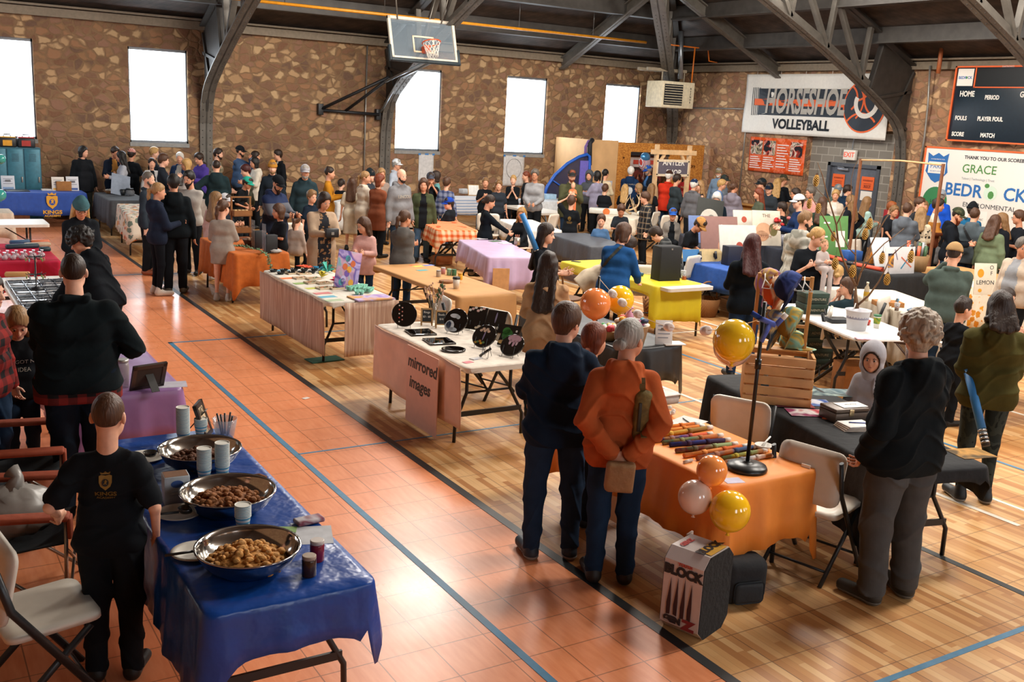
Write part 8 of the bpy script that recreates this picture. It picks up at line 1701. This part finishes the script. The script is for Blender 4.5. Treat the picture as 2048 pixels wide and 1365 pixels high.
P(843,360,1.56,5,'smiling woman with curly brown hair in olive jacket and jeans',('jacket','#3f4630',.72,'#15181c'),('jeans','#4a6684'),('wavy','brown',1.2),'down',ft=(842,524),hf=0)
P(807,429,1.54,160,'girl in grey hoodie with curly ponytail from behind',('hoodie','#5a5856',.70),JE,('pony','brown'),'fold',hf=130)
P(728,347,1.68,120,'woman with curly blond ponytail in white blazer',('jacket','#cfc4b4',.62),BK_,('pony','dirty'),'front',hf=80)
P(704,362,1.50,170,'girl with long hair in a white dress from behind',('dress','#c9bda8',.42),('shorts','#c9bda8',.3),('long','brown',1.2),'down')
P(738,344,1.66,60,'person in black beanie behind the white blazer woman',('jacket','#30343c'),BK_,('short','dark'),'down',hat=('beanie','#1a2024'))
P(757,353,1.66,140,'woman with auburn bob in rust cardigan',('card','#7c4630',.58),BK_,('bob','auburn'),'front',hf=85)
P(762,341,1.66,20,'blond woman partly hidden behind the auburn haired woman',('sweater','#8a7a70'),BK_,('long','dirty',1.3),'down')
P(791,322,1.80,70,'person in white cap and pale colourful jacket near the third window',('jacket','#a8b0bc'),BK_,('short','gray'),'down',hat=('cap','#c8ccd0'))
# --- centre
P(861,350,1.60,10,'person in grey cap and black tee with hand at the face below the paper sheet',('tee',K),BK_,('short','dark'),'chin',hat=('cap','#4a4e5a'))
P(874,347,1.62,-85,'woman with dark hair in teal sweater facing left',('sweater','#5a8a8a',.7),BK_,('bob','dark'),'front')
P(893,360,1.50,160,'boy in blue plaid shirt from behind',('long',pattern('plaid','#3a4468','#8088a0','#222a44')),JE,('short','brown'),'down')
P(900,402,1.40,-120,'boy in royal blue cap and black hoodie sitting at the gingham table',('hoodie','#1a1f24'),BK_,('short','dark'),'table',hat=('cap','#1d3f9a'),sit=.45,hf=-70)
P(971,360,1.45,5,'girl in black top with a drink at the blue striped table',('tee',K),BK_,('pony','light'),'hold')
P(993,375,1.12,60,'toddler girl in pale pink sweater',('sweater','#d0b0a0'),JE,('pony','light'),'down',hf=70)
P(970,388,1.45,100,'girl in black sweatshirt and grey sweatpants reaching over the lilac table',('sweater','#11171d',.72),('loose','#8d8275'),('lowbun','dark'),(.22,-.48,.98),ft=(966,560),walk=.8,hf=95,hp=20)
P(998,366,1.40,0,'child with light hair behind the toddler girl',('tee','#2a3038'),BK_,('short','light'),'down')
P(1027,355,1.46,-5,'girl in black tee with hands clasped at her chin',('tee',K),BK_,('pony','blond'),'clasp')
P(1054,347,1.55,-70,'red haired girl with ponytail in black tee',('tee',K),BK_,('pony','auburn'),'down')
P(1071,342,1.78,-10,'man with glasses in grey sweatshirt with shoulder strap',('sweater','#8a8a8c'),BK_,('short','salt'),'low',extra='glasses')
P(1029,387,1.05,-60,'little blond child in bright blue shirt at the bare white table',('tee','#1c4aa0'),JE,('bob','blond'),'table',sit=.42)
P(1044,421,1.45,-30,'girl with flower headband and black sweatshirt at the lilac table',('sweater','#15181c'),BK_,('wavy','dirty',1.25),'table',sit=.42,hat=('band','#c8902c'),hf=-10)
d=P(1144,343,1.84,5,'bearded man in dark cap and olive jacket holding a baby',('jacket','#44452f',.74),JE,('short','auburn'),'hold',hat=('cap','#2a2c2c'),beard=('s','auburn'),w=1.3,hf=8);DMB=d
d=P(1143,398,1.44,170,'boy in black tee and mustard shorts with a hand on his head',('tee',K),('shorts','#b8782c',.85),('short','brown'),'head',armr='front');badge(d,1.2,.34)
P(1166,333,1.66,10,'woman with top bun in black cardigan beside the golf net',('card',K,.7,'#2a2c30'),BK_,('bun','dark'),'hold')
P(1179,346,1.60,-10,'person with dark grey hood up by the golf net',('hoodie','#4a4e54'),BK_,('short','brown'),'down',extra='hoodup')
P(1196,346,1.66,-130,'woman with black hair in lavender sweater',('sweater','#8d8aa0',.7),BK_,('bob','black'),'front',w=1.15)
P(1210,342,1.68,150,'woman with long black braid in cream top by the plywood shed',('sweater','#c8b89a',.7),BK_,('braid','black'),'front')
d=P(1210,374,1.36,165,'boy in black shield tee at the antler stall',('tee',K),BK_,('short','brown'),'front')
d=P(1089,455,1.64,70,'dark haired woman in black tee holding a long blue foam sword',('tee','#14171c'),JE,('long','dark',1.12),'front',hf=75);DLS=d
P(1203,436,1.30,0,'boy with short brown hair looking at the camera past the dark grey table',('tee','#4a6a90'),BK_,('short','brown'),'down',sit=.45)
d=P(1262,337,1.76,175,'white haired man in navy hoodie with white back print',('hoodie','#152a48',.74),('jeans','#1f3048'),('short','white'),'front',w=1.2);o=poly('back_print',circ(0,0,.10,.11,9),M('#b8bcc0',.7),d['rt'],bm_(d,0,1.12));lay(o.data,d['top'],bm_(d,0,1.12));words(d,'FARM SUPPLY',.05,0,1.28)
P(1250,375,1.34,170,'girl with long blond hair in black tee from behind',('tee',K),BK_,('long','blond',1.2),'front')
P(1279,373,1.34,-100,'child with wavy blond hair in black tee facing left',('tee',K),BK_,('bob','dirty'),'down')
P(1303,373,1.42,160,'girl with long brown hair in front of the antler sign post',('tee',K),BK_,('long','light',1.15),'down')
P(1300,334,1.76,-60,'man in blue cap and glasses leaning in the serving window',('jacket','#1c2430',.76,'#4a78b0'),BK_,('short','gray'),'front',hat=('cap','#2450a8'),beard=('s','gray'),hp=20,extra='glasses')
P(1338,345,1.80,165,'man in bright red shirt and brown cap under the antler sign',('jacket','#b9301c',.76),('jeans','#1b2c44'),('short','white'),'front',hat=('cap','#3a241c'),w=1.25,hf=150)
P(1353,352,1.72,120,'person in dark grey shirt behind the letter board',('long','#30383c'),BK_,('short','dark'),'front')
P(1372,346,1.66,-15,'woman with long black hair in red top behind the sign post',('tee','#b02c30'),JE,('long','black',1.2),'hold')
P(1388,363,1.68,150,'person in navy cap and grey jacket from behind',('jacket','#5a5a5e'),BK_,('short','white'),'down',hat=('cap','#1c2a44'))
P(1402,366,1.66,-70,'woman with very long blond hair and dark vest facing left',('vest','#1c2026',.72),BK_,('wavy','dirty',1.05),'front')
P(1435,387,1.62,-5,'older silver haired woman in black fleece looking down behind the moon board',('jacket','#14202a'),BK_,('bob','white'),'down',hp=30)
P(1293,390,1.50,-70,'boy in grey and black plaid hooded shirt from the side',('hoodie',pattern('plaid','#3a3a3c','#17181a','#a08a6c'),.62),BK_,('short','brown'),'down',hf=-85)
P(1243,413,1.30,0,'brown haired boy looking down behind the blue sweater woman',('tee','#23282e'),BK_,('short','brown'),'front',hp=35)
P(1346,423,1.40,5,'boy in bright blue cap and grey blazer seated facing the camera',('jacket','#77726c',.7,'#15181c'),BK_,('short','brown'),'down',hat=('cap','#2c5cb0'),sit=.45)
P(1374,434,1.46,60,'boy in tan cap and black tee bending over the blue table',('tee',K),BK_,('short','dark'),'front',hat=('cap','#b0804a'),hz=1.36,lean=20,hp=25)
P(1352,473,1.40,-100,'boy in dark plaid flannel bending over the yellow table end',('hoodie',pattern('plaid','#3c3f40','#1e2022','#6a6c6c'),.7),BK_,('short','dark'),'table',hz=1.17,lean=30,hp=30)
P(1439,339,1.78,-20,'bearded man in tan cap and pale blue jacket at the stone wall',('jacket','#7a92ac'),BK_,('short','gray'),'down',hat=('cap','#8a7a5a'),beard=('s','white'))
P(1448,354,1.70,60,'person in dark camouflage cap behind the blond man in profile',('jacket','#6a7480'),BK_,('short','dark'),'down',hat=('cap','#2a3230'))
P(1442,363,1.66,85,'person with short blond hair in blue vest facing right',('jacket','#6a86b0'),BK_,('short','blond'),'front')
P(1467,369,1.66,165,'woman with dark ponytail in grey violet hoodie from behind',('hoodie','#77727e',.72),BK_,('pony','brown'),'front',hf=130)
P(1520,381,1.64,-70,'woman with long reddish hair in olive vest and grey sleeves',('sweater',pattern('blocks','#8a2c20','#4a5040','#4a5040')),BK_,('long','auburn',1.15),'down')
P(1526,361,1.76,-75,'man in black cap and glasses with grey jacket',('jacket','#4a5258'),BK_,('short','dark'),'down',hat=('cap','#182024'),extra='glasses')
P(1540,371,1.66,-20,'person in navy cap behind the grey jacket man',('jacket','#2a3036'),BK_,('short','dark'),'down',hat=('cap','#152030'))
P(1555,361,1.68,175,'woman with long wavy blond hair in black from behind',('sweater',K,.7),BK_,('wavy','blond',1.22),'down')
P(1566,353,1.78,140,'man in camouflage cap and black sweater under the photo banner',('sweater','#16191e'),BK_,('short','light'),'front',hat=('cap','#3a3a2c'),hf=110)
P(1567,411,1.45,-110,'child in teal hat brim looking left past the bouquet',('tee','#1c2024'),BK_,('short','dark'),'down')
P(1594,381,1.66,-75,'woman with dark hair and glasses in black and grey jacket',('jacket','#3a3c40'),BK_,('long','dark',1.3),'down',extra='glasses')
P(1601,394,1.78,-70,'man in white cap and navy shirt facing left',('long','#172a4e'),BK_,('buzz','dark'),'front',hat=('cap','#bcc0c4'))
d=P(1607,427,1.88,150,'bearded man in grey tie dye hoodie holding food',('hoodie',pattern('tiedye','#a8a69c','#c0beb4','#8a8a80'),.70),BK_,('fade','light'),'front',hf=100,beard=('full','dark'),w=1.05);DTD=d
d=P(1628,459,1.72,10,'woman with blond hair tied back carrying a baby',('tee','#15191e'),BK_,('lowbun','blond'),'hold',hf=60,hp=20);DMO=d
# --- right side
P(1624,378,1.74,-60,'grey haired man in pink shirt with glasses',('long','#c08a84'),BK_,('short','salt'),'down',extra='glasses')
P(1645,400,1.66,175,'woman with long brown hair in dark green sweater from behind',('sweater','#2a3a30'),BK_,('long','brown',1.2),'down')
P(1672,384,1.64,0,'older woman with short blond hair in white jacket smiling',('jacket','#c8bcac',.72,'#d0c8c0'),BK_,('short','blond'),'down')
P(1694,374,1.72,150,'person with dark hair in navy top in front of the grey door',('jacket','#1c2c40'),BK_,('short','dark'),'front',hf=100)
P(1676,373,1.70,20,'person in grey cap in front of the grey door',('jacket','#4a5a50'),BK_,('short','gray'),'down',hat=('cap','#6a7880'))
P(1704,396,1.66,-120,'woman with long light brown hair in black coat from behind',('coat','#15181e',.7),BK_,('long','light',1.2),'hip')
P(1733,399,1.60,130,'girl with long ginger hair in mint sweater',('sweater','#9ab8b0'),BK_,('long','light',1.05),'front')
P(1782,409,1.50,60,'ginger haired child by the red cabinet',('tee','#30343a'),BK_,('short','red'),'down')
P(1788,417,1.50,30,'pale boy in black tee leaning on the sword stall',('tee','#1a1d22'),BK_,('short','light'),'table')
P(1815,411,1.74,160,'person with tied brown hair in grey hoodie from behind',('hoodie','#5c626a',.74),BK_,('bun','brown'),'front',w=1.15)
P(1843,421,1.66,175,'woman in cream top with black animal spots from behind',('sweater',pattern('spots','#d8c8ac','#1c1a1a'),.68),JE,('long','dirty',1.28),'front',w=1.1)
P(1838,399,1.74,60,'man with brown hair behind the spotted top woman',('tee','#2a2c30'),BK_,('short','brown'),'down')
P(1848,407,1.60,20,'light haired person behind the spotted top woman',('tee','#6a5a4a'),BK_,('bob','light'),'down')
P(1875,401,1.80,90,'man in white, mustard and brown colour block sweater',('sweater',pattern('blocks','#5a2c18','#b07430','#d0c4b0')),BK_,('short','dark'),'front',hf=85)
P(1909,419,1.80,80,'bearded man in camouflage cap and black hoodie facing right',('hoodie','#14181e'),JE,('buzz','dark'),'front',hat=('cap',pattern('camo','#2c3424','#4a4a34','#1c2018')),beard=('full','auburn'),hp=22)
P(1884,384,1.78,170,'person in grey cap and bright blue jacket by the sponsor board',('jacket','#1c50c0'),BK_,('short','gray'),'down',hat=('backcap','#9aa0a8'))
P(1945,411,1.78,150,'person in black beanie and teal jacket below the sponsor board',('jacket','#1c5a80'),BK_,('short','dark'),'down',hat=('beanie','#15181c'))
d=P(1950,421,1.76,165,'large person in slate hoodie with black crossbody strap from behind',('hoodie','#525c62',.76),('jeans','#23364e'),('bun','brown'),'front',w=1.55);DCS=d
P(1990,436,1.66,150,'woman with brown hair in sage green jacket from behind',('jacket','#66745a',.68),BK_,('long','brown',1.3),'down')
P(2007,432,1.68,-60,'laughing woman in black padded coat with fur collar',('coat','#14161c',.72),BK_,('long','light',1.25),'down',hf=-70)
P(2042,426,1.76,-70,'person with glasses in black tee cut by the right edge, far row',('tee','#171a20'),BK_,('short','brown'),'front',extra='glasses')
P(1874,478,1.05,-40,'smiling toddler in grey tee',('tee','#77787a'),BK_,('buzz','light'),'down',hf=-60)
P(1986,494,1.15,60,'blond child peeking between the sage jacket and the beige jacket',('tee','#c8a8b0'),BK_,('bob','blond'),'down')
d=P(1676,541,1.25,170,'child with blond bun in black shield tee seated at the cream table',('tee',K),BK_,('lowbun','blond'),'down',sit=.42,hf=178);badge(d,1.22,.38)
P(1699,566,1.28,-120,'boy with brown fringe eating with a yellow spoon behind the branch tree',('tee','#23343a'),('pants','#7a5f3a'),('fringe','brown'),'chin',sit=.42,hf=-70)
# babies
def baby(p,h,f,label,col,hair,**kw):
 return person(p.x,p.y,h,f,label,('long',col),('loose',col),hair,'front',sit=.12,z0=p.z,name='baby',**kw)
o=toW(DMB,(.02,-.27,1.02));baby(o,.66,5,'baby in orange top held by the bearded man','#d8744a',('buzz','dirty'))
o=toW(DMO,(.10,-.25,1.02));baby(o,.66,30,'baby in pale sleepsuit carried by the blond woman','#b8aca8',('buzz','dirty'))
# --- what people hold or wear
def held(name,cat,label,grp=None,loc=(0,0,0)):return empty(name,loc,0,label,cat,grp)
c=(toW(DO,DO['HD'][0])+toW(DO,DO['HD'][1]))/2;t=held('paper_bag','bag','small crumpled brown paper bag held behind the orange hoodie woman',None,c);t.rotation_euler.z=DO['th']
b=B();b.box(-.085,.03,-.21,.085,.12,-.03,.02,seg=3)
for v in b.b.verts:v.co+=Vector((.006*math.sin(v.co.z*60),.008*math.sin(v.co.x*50+v.co.z*30),0))
b.done('bag_paper',M('#8f6a44',.75,bump=.5,scale=20),t)
def strap(d,label,col,z1=1.02,bag=None,flip=1,x0=.12,x1=-.16):
 """band across the back from shoulder to opposite hip"""
 t=empty('shoulder_bag' if bag else 'crossbody_strap',d['rt'].location,d['th'],label,'bag');bt=BVHTree.FromPolygons([v.co for v in d['top'].data.vertices],[list(p.vertices)for p in d['top'].data.polygons]);s=d['s'];pts=[]
 for k in range(13):
  f=k/12;p=Vector((flip*(x0+(x1-x0)*f)*s,.5,(1.40-(1.40-z1)*f)*s));p=Vector(d['up']((p.x/s,.5,p.z/s)));h=bt.ray_cast(p,Vector((0,-1,0)))
  if h[0]is not None:pts.append(h[0]+Vector((0,.008,0)))
 b=B()
 for p,q in zip(pts,pts[1:]):b.beam(p,q,.035,.007,(0,1,0))
 b.done('band',M(col,.7),t)
 if bag:b=B();q=pts[bag[0]];b.box(q.x-.055,q.y-.03,q.z-.17,q.x+.055,q.y+.05,q.z+.15,.04,seg=4);b.done('pouch',M(bag[1],.75,var=.35,scale=25,bump=.5),t);b=B();b.box(q.x+.01,q.y+.045,q.z-.1,q.x+.03,q.y+.056,q.z+.08,.004);b.done('zip_pocket',M('#2c2416',.6),t)
strap(DO,'olive camouflage sling bag on the back of the orange hoodie woman','#5a4a24',1.05,(8,'#6b5828'),-1,.10,.13);strap(DBL,'dark crossbody strap on the back of the blue sweater woman','#2a2c24',1.0,None,-1);strap(DCS,'black crossbody strap on the back of the slate hoodie person','#14161a',1.0,None,1)
def saber(a,c_,label,r=.033):
 t=held('foam_sword','toy sword',label,'blue foam swords',a);d_=Vector(c_)-a;b=B();b.tube([d_*.22,d_],r,16);b.done('foam_blade',M('#2c78b8',.55,var=.08),t);b=B();b.tube([Vector(),d_*.22],r*.96,16);b.done('hilt',M('#1a1c20',.5),t)
 for k in(.04,.09,.14,.19):b=B();b.tube([d_*k,d_*(k+.022)],r*1.02,16);b.done('silver_band',M('#b0aeac',.25,.9),t)
h=toW(DLS,DLS['HD'][0]);dr=(h-Vector((0,0,CAMH))).length
w_=lambda u,v,D:Vector(ray(u,v))*D+Vector((0,0,CAMH))
saber(w_(1081,520,dr),w_(1044,428,dr+.05),'long blue foam sword raised by the black tee woman');d2=(Vector((*at(1940,1000,0).xy,1.0))-Vector((0,0,CAMH))).length-.22
saber(w_(1972,893,d2),w_(1935,740,d2+.12),'blue foam sword hanging at the olive hoodie woman side')
def inhand(d,i,name,cat,label,fn,off=(0,0,0)):
 p=toW(d,np.array(d['HD'][i])+np.array(off)*d['s']);t=held(name,cat,label,None,p);t.rotation_euler.z=d['th'];fn(t);return t
def f_wallet(t):b=B();b.box(-.1,-.06,-.06,.1,-.0,.07,.015);b.done('wallet_body',M('#17181d',.4),t);b=B();b.box(-.02,-.07,-.02,.02,-.06,.02);b.done('clasp',GALV,t)
inhand(DW,0,'wallet','wallet','black patterned wallet in the hands of the cardigan woman',f_wallet,(.08,-.07,.03))
def f_food(t):b=B();b.lathe([(.05,0),(.08,.03),(.075,.03),(.045,.005)],n=16);b.done('paper_boat',WHITE,t);b=B();b.sphere((0,0,.04),.05,1,.8,.8,10,.1);b.done('burger',M('#a8683a',.8),t)
inhand(DTD,1,'food_tray','food','paper boat with a small burger held by the tie dye hoodie man',f_food,(-.03,-.09,.0))
t=held('iced_drink','cup','clear lidded cup of iced drink held by the curly haired person',None,w_(1823,716,(Vector((*at(1765,1195).xy,1.3))-Vector((0,0,CAMH))).length+.25));b=B();b.lathe([(.03,-.06),(.045,.07),(.043,.07),(.028,-.055)],n=20);b.done('cup_body',M('#cfd2d4',.08,alpha=.35,var=0),t);b=B();b.lathe([(.028,-.055),(.038,.03)],n=18);b.done('drink',M('#6a3a24',.2),t);b=B();b.lathe([(.047,.07),(.044,.08),(.03,.085)],n=20);b.done('lid',M('#d4d6d8',.1,alpha=.5,var=0),t);b=B();b.tube([(0,0,0),(.02,.01,.15)],.004,6);b.done('straw',M('#c8ccd0',.4),t)
t=empty('bentwood_chair',at(1128,660),R(20),'brown bentwood chair beside the tan coat woman','chair');BW=M('#6a4428',.5)
b=B();b.tube([(.2*math.cos(a),.2,.45+.42*math.sin(a))for a in np.linspace(0,PI,14)],.014,8);b.done('backrest',BW,t);b=B();b.lathe([(.2,.43),(.21,.45),(.2,.46)],n=24);b.done('seat',BW,t)
for x_ in(-.16,.16):
 for y_ in(-.14,.16):b=B();b.tube([(x_,y_,.44),(x_*1.25,y_*1.25,0)],.016,7);b.done('leg',BW,t)
